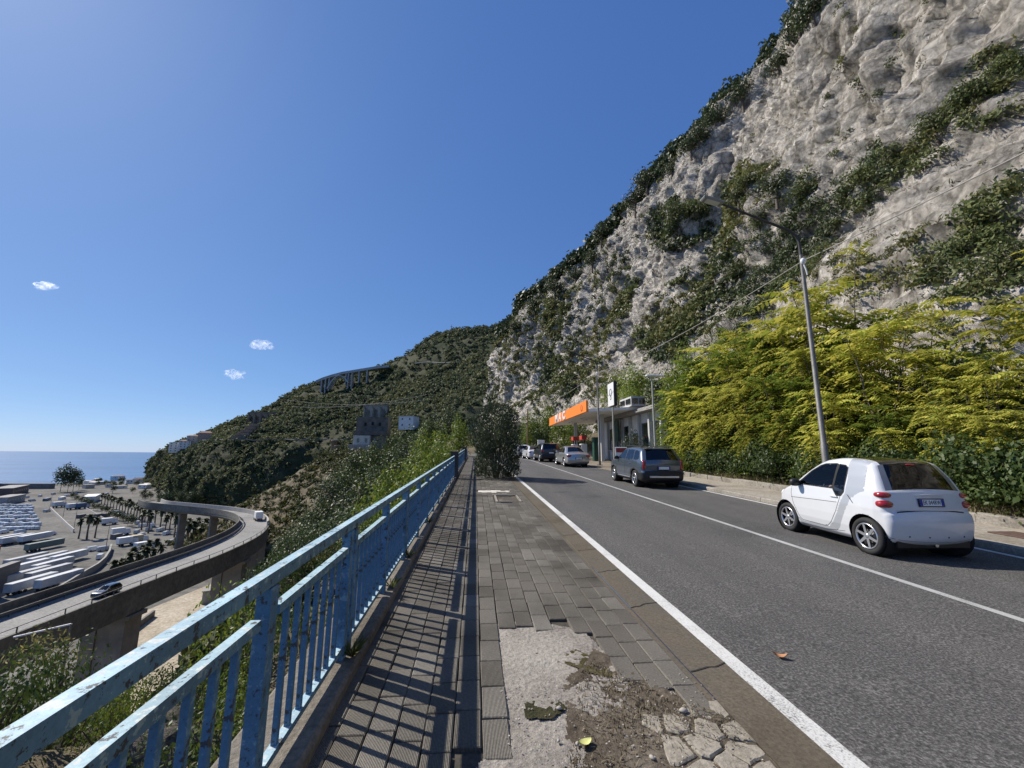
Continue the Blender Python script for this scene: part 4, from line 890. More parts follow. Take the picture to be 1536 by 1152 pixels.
suv = dict(L=4.43, R=.345, axles=(.84, 3.53), track=.80, tw=.23, spokes=5, step=.05, nv=24, r=.10, spine=(.9, 3.4, .72), crown=(.02, .07), glass=glassmat('suv_glass', (.34, .37, .42)),
  out=[(.22, .26, 1), (.06, .34), (.02, .52), (.03, .68, 1), (.09, .72), (.06, .95), (.10, 1.12, 1), (.40, 1.50, 1), (.50, 1.575), (.9, 1.635), (1.6, 1.66), (2.35, 1.60, 1), (2.95, 1.22), (3.18, 1.10, 1), (3.5, 1.06), (4.0, .99), (4.28, .88), (4.38, .70), (4.41, .50), (4.34, .30), (4.2, .24, 1), (3.2, .24), (1.2, .24)],
  wid=[(.24, .84), (.34, .90), (.6, .925), (.85, .92), (1.05, .90), (1.15, .87), (1.4, .775), (1.6, .69), (1.7, .62)], plan=[(0, .93), (.15, .97), (.5, 1), (3.6, 1), (4.0, .95), (4.3, .86), (4.43, .78)],
  win=[[(2.93, 1.14), (2.78, 1.23), (2.42, 1.46), (2.25, 1.515), (1.98, 1.54), (1.96, 1.12)], [(1.90, 1.54), (1.15, 1.535), (1.02, 1.12), (1.90, 1.12)], [(1.08, 1.53), (.58, 1.48), (.42, 1.18), (.55, 1.13), (.95, 1.12)]],
  clad=[[(0, .2), (4.5, .2), (4.5, .42), (4.0, .42), (3.95, .7), (3.5, .80), (3.1, .7), (3.05, .40), (1.3, .40), (1.26, .7), (.84, .80), (.45, .70), (.36, .62), (0, .62)]],
  doors=[[(1.95, 1.10), (3.0, 1.10), (3.06, .8), (3.0, .44), (1.95, .44)], [(1.92, 1.10), (1.92, .44), (1.36, .44), (1.22, .74), (1.08, .86), (1.0, 1.10)]],
  bands=[('lower_bumper', 0, 3, 2), ('rear_window', 6, 7, .90), ('roof', 8, 11, .96), ('windscreen', 11, 13, .9)], roofm=paint('suv_roof', (.02, .024, .03)),
  paint=paint('slate_blue_paint', (.10, .125, .16), .55, .3), mirror=(2.86, 1.12), mirm=M_BLK, handles=((2.2, .96), (1.3, .97)), tail=((.13, .775, .93, .18, .13, .38),), plate=(-.035, .82, 0), seats=(2.2, 1.3), sh=1.15,
  extras=(('roof_rail', M_BLK, (((1.45, .63, 1.69), (1.9, .03, .04)), ((.6, .63, 1.675), (.06, .03, .06)), ((2.3, .63, 1.65), (.06, .03, .08)))), ('roof_rail', M_BLK, (((1.45, -.63, 1.69), (1.9, .03, .04)), ((.6, -.63, 1.675), (.06, .03, .06)), ((2.3, -.63, 1.65), (.06, .03, .08)))),
          ('bumper_trim', M_ALLOY, (((-.045, 0, .47), (.05, 1.2, .08)),)), ('sill_trim', M_ALLOY, (((2.1, .905, .36), (1.5, .03, .05)),)), ('sill_trim', M_ALLOY, (((2.1, -.905, .36), (1.5, .03, .05)),)), ('spoiler', M_BLK, (((.47, 0, 1.575), (.26, 1.2, .04)),))))
sedan = dict(L=4.60, R=.315, axles=(1.02, 3.73), track=.74, tw=.2, spokes=7, step=.06, nv=20, r=.10, spine=(.8, 3.7, .6), crown=(.02, .09), glass=glassmat('sedan_glass', (.25, .27, .29)),
  out=[(.25, .22, 1), (.07, .32), (.02, .5), (.04, .66), (.10, .88, 1), (.30, .97), (.78, 1.03, 1), (1.42, 1.36, 1), (1.75, 1.425), (2.3, 1.43), (2.62, 1.36, 1), (3.25, 1.02, 1), (3.7, .95), (4.3, .82), (4.52, .62), (4.56, .42), (4.45, .24, 1), (3.2, .2), (1.4, .2)],
  wid=[(.2, .78), (.4, .855), (.65, .865), (.9, .84), (1.0, .79), (1.2, .68), (1.4, .58), (1.5, .52)], plan=[(0, .88), (.2, .95), (.6, 1), (3.9, .99), (4.3, .92), (4.6, .8)],
  win=[[(3.02, 1.0), (2.62, 1.25), (2.42, 1.33), (2.06, 1.345), (2.04, .99)], [(1.98, 1.345), (1.72, 1.33), (1.45, 1.26), (1.12, 1.06), (1.15, .99), (1.98, .99)]],
  doors=[[(2.02, .97), (3.12, .96), (3.16, .6), (3.05, .3), (2.02, .3)], [(1.98, .97), (1.98, .3), (1.5, .3), (1.3, .62), (1.1, .97)]],
  bands=[('rear_window', 6, 7, .88), ('windscreen', 10, 11, .9)], paint=paint('silver_paint', (.42, .42, .41), .6, .3), mirror=(2.95, .98), handles=((2.2, .84), (1.3, .85)), tail=((.13, .66, .78, .22, .34, .17),), plate=(-.07, .62, 0), seats=(2.3, 1.5), sh=.95, hm=None)
sedan['hm'] = sedan['paint']
hatch = dict(suv); hatch.update(L=4.43, paint=paint('dark_grey_paint', (.035, .04, .05), .5, .3), roofm=None, glass=M_TINT, extras=(('spoiler', M_BLK, (((.47, 0, 1.575), (.26, 1.2, .04)),)),), seats=(), plate=(-.035, .82, 0), tail=((.13, .72, .98, .18, .32, .16),)); hatch['roofm'] = hatch['paint']
conv = dict(sedan); conv.update(out=[(.25, .22, 1), (.07, .32), (.02, .5), (.04, .72), (.10, .93, 1), (.35, 1.0), (.6, 1.03, 1), (1.0, 1.33, 1), (1.5, 1.43), (2.2, 1.44), (2.55, 1.36, 1), (3.2, 1.02, 1), (3.7, .95), (4.3, .82), (4.52, .62), (4.56, .42), (4.45, .24, 1), (3.2, .2), (1.4, .2)], bands=[('soft_top', 6, 10, 2), ('windscreen', 10, 11, .9)], paint=paint('white_paint_far', (.62, .63, .65)), glass=M_TINT, seats=(), tail=((.12, .62, .80, .2, .4, .13),)); conv['hm'] = conv['paint']
white_far = dict(suv); white_far.update(paint=conv['paint'], roofm=conv['paint'], glass=M_TINT, extras=(), seats=(), clad=[[(0, .2), (4.5, .2), (4.5, .3), (0, .3)]], tail=((.13, .72, .98, .18, .3, .2),))

def place(x_left_wheels, track, Y_rear_axle, rear_axle, L, rz=0):
    """car centre from where its left rear tyre stands"""
    X = x_left_wheels+track; Y = Y_rear_axle+(L/2-rear_axle); return (X, Y, G(Y))
_sc = small_car(place(6.18, .66, 6.22, .42*.94, 2.7*.94), math.radians(-2.0)); _sc.scale = (.94, .94, .94)
_su = plain_car('parked_car', 'slate blue crossover with black roof rails stopped beside the kerb', suv, place(6.32, .80, 16.2, .84*.94, 4.43*.94), math.radians(-.5)); _su.scale = (.94, .94, .93)
plain_car('parked_car', 'silver saloon car waiting in front of the filling station', sedan, place(6.35, .80, 29.8, 1.02, 4.6), math.radians(1.0))
plain_car('parked_car', 'dark grey hatchback in the queue between silver saloon and white cars', hatch, (6.55, 38.6, G(38.6)), math.radians(2))
plain_car('parked_car', 'white car with black soft top in the queue ahead of the dark hatchback', conv, (6.25, 46.0, G(46)), math.radians(4))
plain_car('parked_car', 'white car at the head of the queue, furthest from the filling station sign', white_far, (5.75, 53.2, G(53.2)), math.radians(7))

# ================================================================== RAILING
M_BLUE = m_peel('flaking_blue_paint', (.10, .215, .32), (.27, .39, .43), .50, (.035, .04, .045)); M_BLUE2 = m_peel('blue_paint_upright', (.075, .19, .33), (.16, .28, .39), .50, (.04, .05, .065))
M_PIER = mat('dark_pier', (.06, .058, .055), .9, .3, 3, .5, 20)
RX = -.95
M_BLUELIT = m_peel('faded_sunlit_blue_paint', (.36, .52, .60), (.55, .60, .59), .495, (.07, .075, .08))
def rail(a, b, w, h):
    m = MB().bar(a, b, w, h); m.m[4] = 1; return m            # upper face paler: fading plus a sunlit tone put into the paint
def railing(label, y0, y1, single):
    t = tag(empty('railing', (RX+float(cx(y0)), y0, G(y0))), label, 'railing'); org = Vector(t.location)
    def put(mb, nm, m): o = mb.build(nm, m, t); o.location = -org; return o
    p = lambda y, z: (RX+float(cx(y)), y, G(y)+z)
    n = max(2, int((y1-y0)/6)); yy = np.linspace(y0, y1, n+1)
    for a, b in zip(yy[:-1], yy[1:]): put(rail(p(a, 1.01), p(b, 1.01), .056, .062), 'top_rail', [M_BLUE, M_BLUELIT])
    k0 = math.ceil((y0-.86)/1.3); k = k0; posts = []
    while .86+1.3*k <= y1: posts.append((k, .86+1.3*k)); k += 1
    bays = [y0]+[y for _, y in posts]+[y1]; proto = {}
    for kk, y in posts:
        z0, z1 = .07, .972
        if kk % 2 == 0:
            for d in (-.062, .062): put(MB().box((p(y+d, 0)[0], y+d, G(y)+(z0+z1)/2), (.066, .07, z1-z0), bev=.004), 'post', M_BLUE2)
        else: put(MB().box((p(y, 0)[0], y, G(y)+(z0+z1)/2), (.066, .075, z1-z0), bev=.004), 'post', M_BLUE2)
    if not single: stuff = MB()
    bal = MB().box((0, 0, .345), (.027, .027, .69)).mesh('baluster', M_BLUE2)
    for a, b in zip(bays[:-1], bays[1:]):
        ga, gb = a+.09, b-.09
        if gb-ga < .2: continue
        put(rail(p(ga, .838), p(gb, .838), .045, .045), 'panel_rail', [M_BLUE, M_BLUELIT]); put(rail(p(ga, .155), p(gb, .155), .045, .035), 'bottom_rail', [M_BLUE, M_BLUELIT])
        nb = max(1, int(round((gb-ga)/.138)))
        for i in range(1, nb):
            y = ga+(gb-ga)*i/nb
            if single: o = link('baluster', bal, t); o.location = Vector((p(y, 0)[0], y, G(y)+.15))-org
            else: stuff.box((p(y, 0)[0], y, G(y)+.15+.345), (.027, .027, .69))
    if not single: tag(put(stuff, 'balusters', M_BLUE2), kind='stuff')
    return t
railing('flaking blue steel railing along the pavement, long stretch up to the first dark pier', -1.2, 19.35, True)
railing('stretch of blue railing between the two dark concrete piers', 19.75, 36.75, False)
railing('last short-looking stretch of blue railing beyond the second dark pier', 37.15, 74, False)
for y, lab in ((19.55, 'dark concrete pier ending the long blue railing, level with the oleander bush'), (36.95, 'dark concrete pier in the blue railing farther up the pavement')):
    x = RX+float(cx(y)); mb = MB().box((x, y, G(y)+.58), (.34, .36, 1.2), bev=.02); mb.box((x, y, G(y)+1.2), (.4, .42, .07), bev=.015); tag(mb.build('railing_pier', M_PIER), lab, 'pier')

# ================================================================== LAMP POSTS AND CABLE
M_POLE = mat('galvanised_pole', (.17, .165, .155), .55, .25, 5, .2, 30, metal=.35); M_DARKP = mat('dark_arm', (.03, .03, .03), .6, .2); M_HEADW = mat('lamp_grey', (.2, .2, .19), .5, .1); M_WHITE = mat('white_enamel', (.75, .75, .74), .4, .05); M_CABLE = mat('pale_cable', (.32, .3, .27), .8, .1)
def road_lamp(x, y, label, h=7.75, lean=0):
    t = tag(empty('street_lamp', (x, y, G(y)+.1)), label, 'street lamp', 'street lamps with arms along the far walkway')
    MB().tube([(0, 0, 0), (0, 0, 1.6), (0, 0, 1.62), (-.02, 0, h-.7)], [.085, .085, .072, .05], 14).build('pole', M_POLE, t)
    MB().tube([(-.02, 0, h-.72), (-.03, 0, h-.3), (-.10, 0, h-.1), (-.3, 0, h+.06), (-1.3, 0, h+.42), (-2.35, 0, h+.80)], [.046, .044, .042, .04, .036, .032], 10).build('arm', M_DARKP, t)
    mb = MB(); mb.box((0, 0, 0), (.62, .26, .10), bev=.035); o = mb.build('lamp_head', M_HEADW, t); o.location = (-2.6, 0, h+.86); o.rotation_euler = (0, math.radians(14), 0)
    MB().box((0, 0, -.055), (.4, .18, .02), bev=.005).build('lens', mat('lamp_lens', (.5, .5, .46), .2, .05), o)
    mb = MB(); blob(mb, (-.03, -.07, h-.92), (.16, .13, .2)); mb.build('insulator', M_WHITE, t); MB().tube([(-.03, -.07, h-1.0), (-.0, -.10, h-1.2), (.03, -.09, h-1.35)], .02, 8).build('drip_loop', M_WHITE, t)
    MB().box((0, 0, .02), (.34, .34, .04), bev=.01).build('base_plate', M_POLE, t)
    return t
road_lamp(9.32, 10.45, 'tall street lamp with long dark arm rising behind the small white car')
road_lamp(9.05, 30.0, 'tall street lamp with long arm standing before the orange station canopy')
t = tag(empty('street_lamp', (8.95, 20.2, G(20.2)+.1)), 'slim short street lamp with flat pale head standing beside the slate blue crossover', 'street lamp')
MB().tube([(0, 0, 0), (0, 0, 5.0)], [.055, .04], 12).build('pole', mat('cream_pole', (.42, .40, .33), .5, .1), t)
mb = MB(); mb.box((.12, 0, 5.05), (.85, .3, .09), bev=.03); mb.build('lamp_head', M_WHITE, t); MB().box((.12, 0, 4.99), (.6, .22, .03), bev=.01).build('lens', mat('lamp_lens', (.5, .5, .46), .2, .05), t)
def cable(name, a, b, sag, r, label, m=None, n=24):
    a = Vector(a); b = Vector(b); pts = [a+(b-a)*(i/n)+Vector((0, 0, -sag*4*(i/n)*(1-i/n))) for i in range(n+1)]
    o = MB().tube(pts, r, 6).build(name, m or M_CABLE); return tag(o, label, 'cable')
cable('overhead_cable', (9.3, 10.38, G(10.4)+6.95), (9.03, 29.9, G(30)+6.95), .35, .014, 'pale overhead cable strung between the two tall street lamps')
cable('overhead_cable', (9.3, 10.38, G(10.4)+6.95), (9.5, -9.5, 6.8), .35, .014, 'pale overhead cable running from the tall lamp back down the road over the verge')
cable('overhead_cable', (9.03, 29.9, G(30)+6.95), (7.2, 58, G(58)+6.6), .5, .014, 'pale overhead cable from the lamp by the station on along the road')
t = tag(empty('cable_pole', (7.25, 58.1, G(58)+.05)), 'rusty thin pole carrying the cable beyond the queue of cars', 'pole'); MB().tube([(0, 0, 0), (0, 0, 6.7)], [.11, .08], 10).build('shaft', mat('rust_pole', (.22, .12, .07), .8, .3, 6), t); MB().bar((-.2, 0, 6.6), (.2, 0, 6.6), .06, .06).build('bracket', M_DARKP, t)

# ================================================================== FILLING STATION
M_OR = mat('orange_fascia', (.86, .24, .03), .45, .06, 2); M_SOF = mat('white_soffit', (.76, .76, .73), .6, .12, .5); M_COLW = mat('column_white', (.5, .5, .48), .5, .1); M_GREEN = mat('dark_green', (.012, .06, .035), .5, .15); M_WGL = mat('dark_window', (.02, .024, .026), .08, .2, coat=1)
c0 = (9.1, 33.0, 5.2); t = tag(empty('station_canopy', (12.5, 41.5, G(41.5))), 'filling station canopy with bright orange fascia reading MAC', 'canopy'); org = Vector(t.location)
def put(mb, nm, m, par=t, og=None): o = mb.build(nm, m, par); o.location = -(og or org); return o
mb = MB(); mb.add([(9.12, 33, 5.2), (9.12, 50, 5.2), (17.5, 50, 5.75), (17.5, 33, 5.75), (9.12, 33, 5.42), (9.12, 50, 5.42), (17.5, 50, 5.97), (17.5, 33, 5.97)], [(0, 1, 2, 3), (7, 6, 5, 4), (0, 4, 5, 1), (1, 5, 6, 2), (2, 6, 7, 3), (3, 7, 4, 0)]); put(mb, 'roof_slab', M_SOF)
fo = put(MB().box((9.0, 41.5, 5.66), (.16, 17.1, .94), bev=.01), 'fascia', M_OR)
put(MB().box((9.05, 50.0, 5.66), (.2, .12, .96)), 'fascia_end', M_OR)
for i, ch in enumerate('MAC'):
    me = text_mesh(ch, 1.12, M_WHITE, .03, bold=.055); o = link('letter', me, fo); o.rotation_euler = (math.pi/2, 0, -math.pi/2); o.location = (8.90, 45.4-i*1.95, 5.66); o.scale = (1.6, 1, 1)
me = MB().lathe([(.22, 0), (.30, 0), (.30, .02), (.22, .02), (.22, 0)], 24, axis='x').mesh('emblem', mat('emblem_red', (.6, .1, .03), .5)); o = link('emblem', me, fo); o.location = (8.90, 34.4, 5.66)
for x, y in ((11.3, 36.5), (11.3, 46.5)): put(MB().box((x, y, (G(y)+5.35)/2+.05), (.32, .32, 5.25-G(y)), bev=.02), 'column', M_COLW)
for k in range(6): put(MB().box((10.4+.9*(k % 2), 34.5+2.6*k, 5.14+.066*(1.3+.9*(k % 2))), (.22, 1.2, .07)), 'ceiling_lamp', M_WHITE)
# kiosk building
t2 = tag(empty('station_kiosk', (15.4, 34, G(34))), 'low white station kiosk with pilasters and dark windows under the canopy', 'building'); og2 = Vector(t2.location); zb = G(34)
def put2(mb, nm, m): return put(mb, nm, m, t2, og2)
put2(MB().box((16.1, 36.7, zb+2.0), (4.6, 14.6, 4.3)), 'wall', M_SOF)
put2(MB().box((15.8, 36.7, zb+4.3), (5.6, 15.2, .3), bev=.03), 'roof', M_CONC)
put2(MB().box((13.2, 33.9, zb+5.1), (1.2, 2.6, .8)), 'roof_box', M_COLW)
for dy in (-.72, .72): put2(MB().box((12.57, 33.9+dy*.9, zb+5.12), (.06, 1.0, .45), bev=.01), 'window', M_WGL)
for dy in (-.45, .45): put2(MB().box((13.2+dy*.62, 32.56, zb+5.12), (.46, .06, .45), bev=.01), 'window', M_WGL)
for k in range(7):
    y = 29.6+k*2.1; put2(MB().box((13.7, y, zb+2.0), (.26, .28, 4.2), bev=.02), 'pilaster', M_COLW)
    if k < 6 and k != 2: put2(MB().box((13.79, y+1.05, zb+2.3), (.06, 1.5, 2.1), bev=.01), 'window', M_WGL); put2(MB().box((13.72, y+1.05, zb+1.18), (.16, 1.7, .09), bev=.01), 'sill', M_COLW)
put2(MB().box((13.78, 34.85, zb+1.35), (.08, 1.2, 2.5), bev=.01), 'door', M_WGL); put2(MB().box((13.3, 38.5, zb+3.0), (.12, 1.3, 2.0), bev=.02), 'banner', M_GREEN)
# pumps
def pump(x, y, label):
    t = tag(empty('fuel_pump', (x, y, G(y)+.08)), label, 'fuel pump', 'fuel pumps under the canopy')
    MB().box((0, 0, .07), (1.0, 1.6, .15), bev=.03).build('plinth', M_CONC, t); MB().box((0, 0, .85), (.55, .95, 1.4), bev=.04).build('cabinet', M_WHITE, t); MB().box((0, 0, 2.15), (.5, .95, .42), bev=.03).build('top_sign', mat('pump_red', (.55, .06, .04), .5, .2), t)
    for s in (-1, 1):
        MB().box((0, s*.42, 1.75), (.12, .07, .5)).build('upright', M_BLK, t); MB().box((-.285, s*.2, 1.25), (.03, .3, .4), bev=.01).build('display', M_WGL, t)
        MB().tube([(-.3, s*.38, 1.2), (-.42, s*.4, .7), (-.36, s*.38, .35), (-.3, s*.4, 1.5)], .022, 8).build('hose', M_BLK, t)
    return t
pump(10.6, 40.6, 'white fuel pump with red head standing next to the dark green terminal'); pump(10.6, 44.2, 'white fuel pump with red head, second one from the dark green terminal')
MBp = MB().box((11.4, 38.6, G(38.6)+1.15), (.7, .6, 2.2), bev=.03); tag(MBp.build('payment_terminal', M_GREEN), 'dark green payment terminal cabinet beside the fuel pumps', 'terminal')
# pole sign
t = tag(empty('pole_sign', (10.35, 30.6, G(30.6)+.05)), 'tall white box sign with round grey emblem on a pale pole by the station', 'sign')
MB().tube([(0, 0, 0), (0, 0, 6.2)], [.07, .06], 12).build('pole', mat('cream_pole', (.42, .40, .33), .5, .1), t)
b_ = MB().box((0, .0, 5.35), (.22, 1.45, 1.85), bev=.02).build('sign_box', M_BLK, t); f_ = MB().box((-.118, 0, 5.35), (.02, 1.36, 1.76), bev=.005).build('sign_face', M_WHITE, t)
MB().lathe([(.22, 0), (.30, 0), (.30, .012), (.22, .012), (.22, 0)], 28, axis='x').build('emblem_ring', mat('emblem_grey', (.12, .13, .13), .5), f_).location = (-.142, 0, 5.5)
MB().lathe([(.12, 0), (.17, 0), (.17, .012), (.12, .012), (.12, 0)], 24, axis='x').build('emblem_ring', mat('emblem_grey', (.12, .13, .13), .5), f_).location = (-.142, 0, 5.1)
# boards by the road
t = tag(empty('price_board', (9.35, 26.3, G(26.3)+.03), (0, 0, math.radians(-12))), 'small standing price board with dark red header at the forecourt edge', 'sign board')
MB().box((0, 0, .72), (.75, .12, 1.4), bev=.02).build('panel', M_WHITE, t); MB().box((0, -.066, 1.22), (.62, .02, .28), bev=.004).build('header', mat('dark_red', (.28, .03, .03), .5), t); MB().box((0, -.066, .72), (.62, .02, .2), bev=.004).build('price_row', M_WGL, t); MB().box((0, -.066, .4), (.62, .02, .16), bev=.004).build('price_row', mat('board_grey', (.25, .25, .25), .5), t); MB().box((0, 0, .06), (.8, .3, .12), bev=.02).build('foot', M_BLK, t)
t = tag(empty('notice_board', (8.75, 55.5, G(55.5)+.03), (0, 0, .2)), 'pale upright notice board beyond the canopy behind the white cars', 'sign board'); MB().box((0, 0, 1.25), (.95, .12, 2.1), bev=.03).build('panel', M_WHITE, t); MB().box((0, 0, .1), (.9, .25, .2), bev=.02).build('foot', M_CONC, t)

# ================================================================== DRIVER
def person_driver():
    t0 = bpy.data.objects['small_car']; Mx = Matrix.Translation(t0.location) @ t0.rotation_euler.to_matrix().to_4x4() @ Matrix.Scale(.94, 4); ox = 1.35
    J = [  # seated figure in car coordinates: (point, radius)
        ((.92, .33, .66), .15), ((.84, .33, .86), .15), ((.79, .33, 1.06), .16), ((.80, .33, 1.15), .062), ((.82, .33, 1.20), .055),
        ((.79, .52, 1.06), .065), ((.95, .55, .90), .048), ((1.22, .50, .95), .038), ((1.40, .44, .98), .034),
        ((.79, .14, 1.06), .065), ((.98, .13, .88), .048), ((1.22, .18, .95), .038), ((1.42, .22, .98), .034),
        ((1.05, .42, .66), .09), ((1.38, .43, .70), .065), ((1.60, .42, .42), .05), ((1.72, .42, .38), .04),
        ((1.05, .24, .66), .09), ((1.38, .23, .70), .065), ((1.60, .24, .42), .05), ((1.72, .24, .38), .04)]
    E = [(0, 1), (1, 2), (2, 3), (3, 4), (2, 5), (5, 6), (6, 7), (7, 8), (2, 9), (9, 10), (10, 11), (11, 12), (0, 13), (13, 14), (14, 15), (15, 16), (0, 17), (17, 18), (18, 19), (19, 20)]
    for h, yb in ((8, .44), (12, .22)):                      # fingers closed round the wheel rim
        for f in range(5):
            k = len(J); dz = .03-.016*f if f < 4 else -.01; b = Vector(J[h][0])
            J.append(((b.x+.05, yb, b.z+dz), .011)); J.append(((b.x+.085, yb, b.z+dz-.012), .010)); J.append(((b.x+.08, yb+.0, b.z+dz-.035), .009)); E += [(h, k), (k, k+1), (k+1, k+2)]
    me = bpy.data.meshes.new('person'); me.from_pydata([Vector((p[0]-ox, p[1], p[2])) for p, r in J], E, []); o = link('person', me); o.matrix_world = Mx
    sk_ = o.modifiers.new('skin', 'SKIN'); o.modifiers.new('sub', 'SUBSURF').render_levels = 1
    for v, (p, r) in zip(me.skin_vertices[0].data, J): v.radius = (r, r)
    me.skin_vertices[0].data[0].use_root = True
    me.materials.append(mat('dark_blue_shirt', (.035, .05, .09), .9, .25, 9))
    M_SKIN = mat('skin', (.45, .26, .18), .55, .06)
    tag(o, 'person in a dark blue top driving the small white car, hands on the wheel', 'person')
    hd = MB(); blob(hd, (.84-ox, .33, 1.315), (.20, .155, .235), 18, 12, p=2.2); blob(hd, (.945-ox, .33, 1.30), (.04, .03, .05), 8, 6); blob(hd, (.93-ox, .33, 1.255), (.03, .055, .02), 8, 6)
    for s in (1, -1): blob(hd, (.83-ox, .33+s*.08, 1.31), (.04, .02, .06), 8, 6); blob(hd, (.928-ox, .33+s*.034, 1.325), (.025, .03, .016), 8, 6)
    h_ = hd.build('head', M_SKIN, o)
    hr = MB(); blob(hr, (.815-ox, .33, 1.35), (.21, .175, .20), 18, 10, p=2.2); hr.build('hair', mat('dark_hair', (.02, .014, .01), .8, .3, 30), o)
    for y in (.44, .22): hm = MB(); blob(hm, (1.43-ox, y, .98), (.10, .05, .08), 10, 8); hm.build('hand', M_SKIN, o)
person_driver()

# ================================================================== VEGETATION
L_YEL = leafmat('yellow_leaf', [(.22, .29, .04), (.42, .43, .07), (.62, .55, .11), (.30, .36, .05), (.68, .57, .13)], .38, .5, low=[(.05, .09, .02), (.10, .15, .025), (.2, .24, .03), (.08, .12, .02)])
L_YGR = leafmat('yellow_green_leaf', [(.09, .15, .022), (.15, .21, .03), (.22, .25, .035), (.11, .17, .025)], .38, .5)
L_MID = leafmat('green_leaf', [(.035, .065, .016), (.06, .095, .022), (.085, .115, .03), (.045, .075, .02)], .3, .5)
L_DRK = leafmat('dark_leaf', [(.034, .053, .02), (.055, .078, .028), (.078, .10, .038), (.044, .064, .024)], .22, .5)
L_OLE = leafmat('oleander_leaf', [(.045, .068, .034), (.075, .10, .05), (.11, .13, .072), (.03, .048, .024), (.06, .085, .04)], .2, .42)
L_DRYB = leafmat('dry_bush_leaf', [(.12, .10, .045), (.2, .16, .07), (.09, .1, .035), (.27, .21, .10)], .25, .8)
L_HILL = leafmat('hill_leaf', [(.09, .118, .068), (.13, .16, .085), (.19, .195, .10), (.10, .13, .075)], .28, .75, noise=.018)
M_BARK = mat('bark', (.13, .105, .08), .9, .3, 8, .5, 30); M_STEM = mat('green_stem', (.12, .13, .05), .8, .3, 8)
rv = random.Random(77); nv_ = np.random.default_rng(77)

def frond_arrays(rng, base, az, el, length, pairs=9, droop=1.0):
    """compound leaf: leaflets in pairs along an arching stalk"""
    t = np.linspace(.16, 1, pairs); d = np.array([math.cos(az), math.sin(az), 0]); s = np.array([-math.sin(az), math.cos(az), 0])
    h = length*(math.sin(el)*t-droop*.55*t*t); r = length*math.cos(el)*t
    P = base+d*r[:, None]+np.array([0, 0, 1])*h[:, None]; lw = length*.23*np.sin(np.pi*(.22+.74*t))**.6+.01
    Q = []; up = np.array([0, 0, 1.])
    for sg in (1, -1):
        a = s*sg*.85+d*.3-up*rng.uniform(.3, .75, (pairs, 1)); a = a/np.linalg.norm(a, axis=1)[:, None]
        L = (lw*rng.uniform(.85, 1.1, pairs))[:, None]; b = d*.9+up*.1; w = L*.215; m = P+a*L*.45
        Q.append(np.stack([P, m+b*w, P+a*L, m-b*w], 1))
    e = P[-1]; Q.append(np.array([[e, e+d*length*.09+s*length*.035, e+d*length*.2-up*length*.05, e+d*length*.09-s*length*.035]]))
    return np.concatenate(Q).reshape(-1, 3)
def ailanthus_mesh(seed, h=4.0, stems=5, fl=.62, spread=1.0, leafm=L_YEL, dens=1.0):
    rng = np.random.default_rng(seed); tb = MB(); VV = []
    for k in range(stems):
        a = rng.uniform(0, 2*math.pi); b = rng.uniform(.25, .75)*spread; hh = h*rng.uniform(.72, 1.0); pts = []
        for i in range(7):
            f = i/6; pts.append(np.array([math.cos(a)*b*f**1.4+rng.normal()*.03, math.sin(a)*b*f**1.4+rng.normal()*.03, hh*f]))
        tb.tube(pts, [max(.008, .032*(1-.8*i/6)) for i in range(7)], 6)
        nn = int(hh*3.3*dens)
        for i in range(nn):
            f = .12+.88*(i+rng.random())/nn; j = min(int(f*6), 5); p = pts[j]+(pts[j+1]-pts[j])*(f*6-j)
            for q in range(2):
                az = rng.uniform(0, 2*math.pi); l = fl*rng.uniform(.75, 1.25)*(1.15-.35*f)
                off = np.array([math.cos(az), math.sin(az), 0])*rng.uniform(.02, .25)
                VV.append(frond_arrays(rng, p+off, az, math.radians(rng.uniform(5, 50)), l, int(rng.integers(8, 11)), rng.uniform(1.3, 2.5)))
        for q in range(7): VV.append(frond_arrays(rng, pts[-1], 2*math.pi*q/7+rng.uniform(-.3, .3), math.radians(rng.uniform(20, 60)), fl*rng.uniform(.8, 1.15), 9, 1.0))
    V = np.concatenate(VV); return tb.mesh('trunk', M_BARK), fast_mesh('crown', V, np.arange(len(V)).reshape(-1, 4), leafm)
def plant(name, label, cat, group, meshes, loc, rz, sc, names=('trunk', 'crown')):
    t = tag(empty(name, loc, (0, 0, rz)), label, cat, group); t.scale = (sc, sc, sc) if not isinstance(sc, tuple) else sc
    for nm, me in zip(names, meshes): link(nm, me, t)
    return t
def verge_z(x, y):
    st_ = max(0, min(1, (y-19.5)/2.5))*max(0, min(1, (58-y)/4)); return G(y)+(.22+max(x-10.5, 0)*.42)*(1-st_)+st_*.1
AIL = [ailanthus_mesh(100+k, 4.0, 6, 1.0, 1.0) for k in range(5)]; AILG = [ailanthus_mesh(120+k, 4.0, 6, .92, 1.1, L_YGR) for k in range(4)]; AILS = [ailanthus_mesh(140+k, 4.0, 1, .85, .8, L_YEL, .4) for k in range(2)]
GA = 'yellowing trees of heaven along the verge'
k = 0
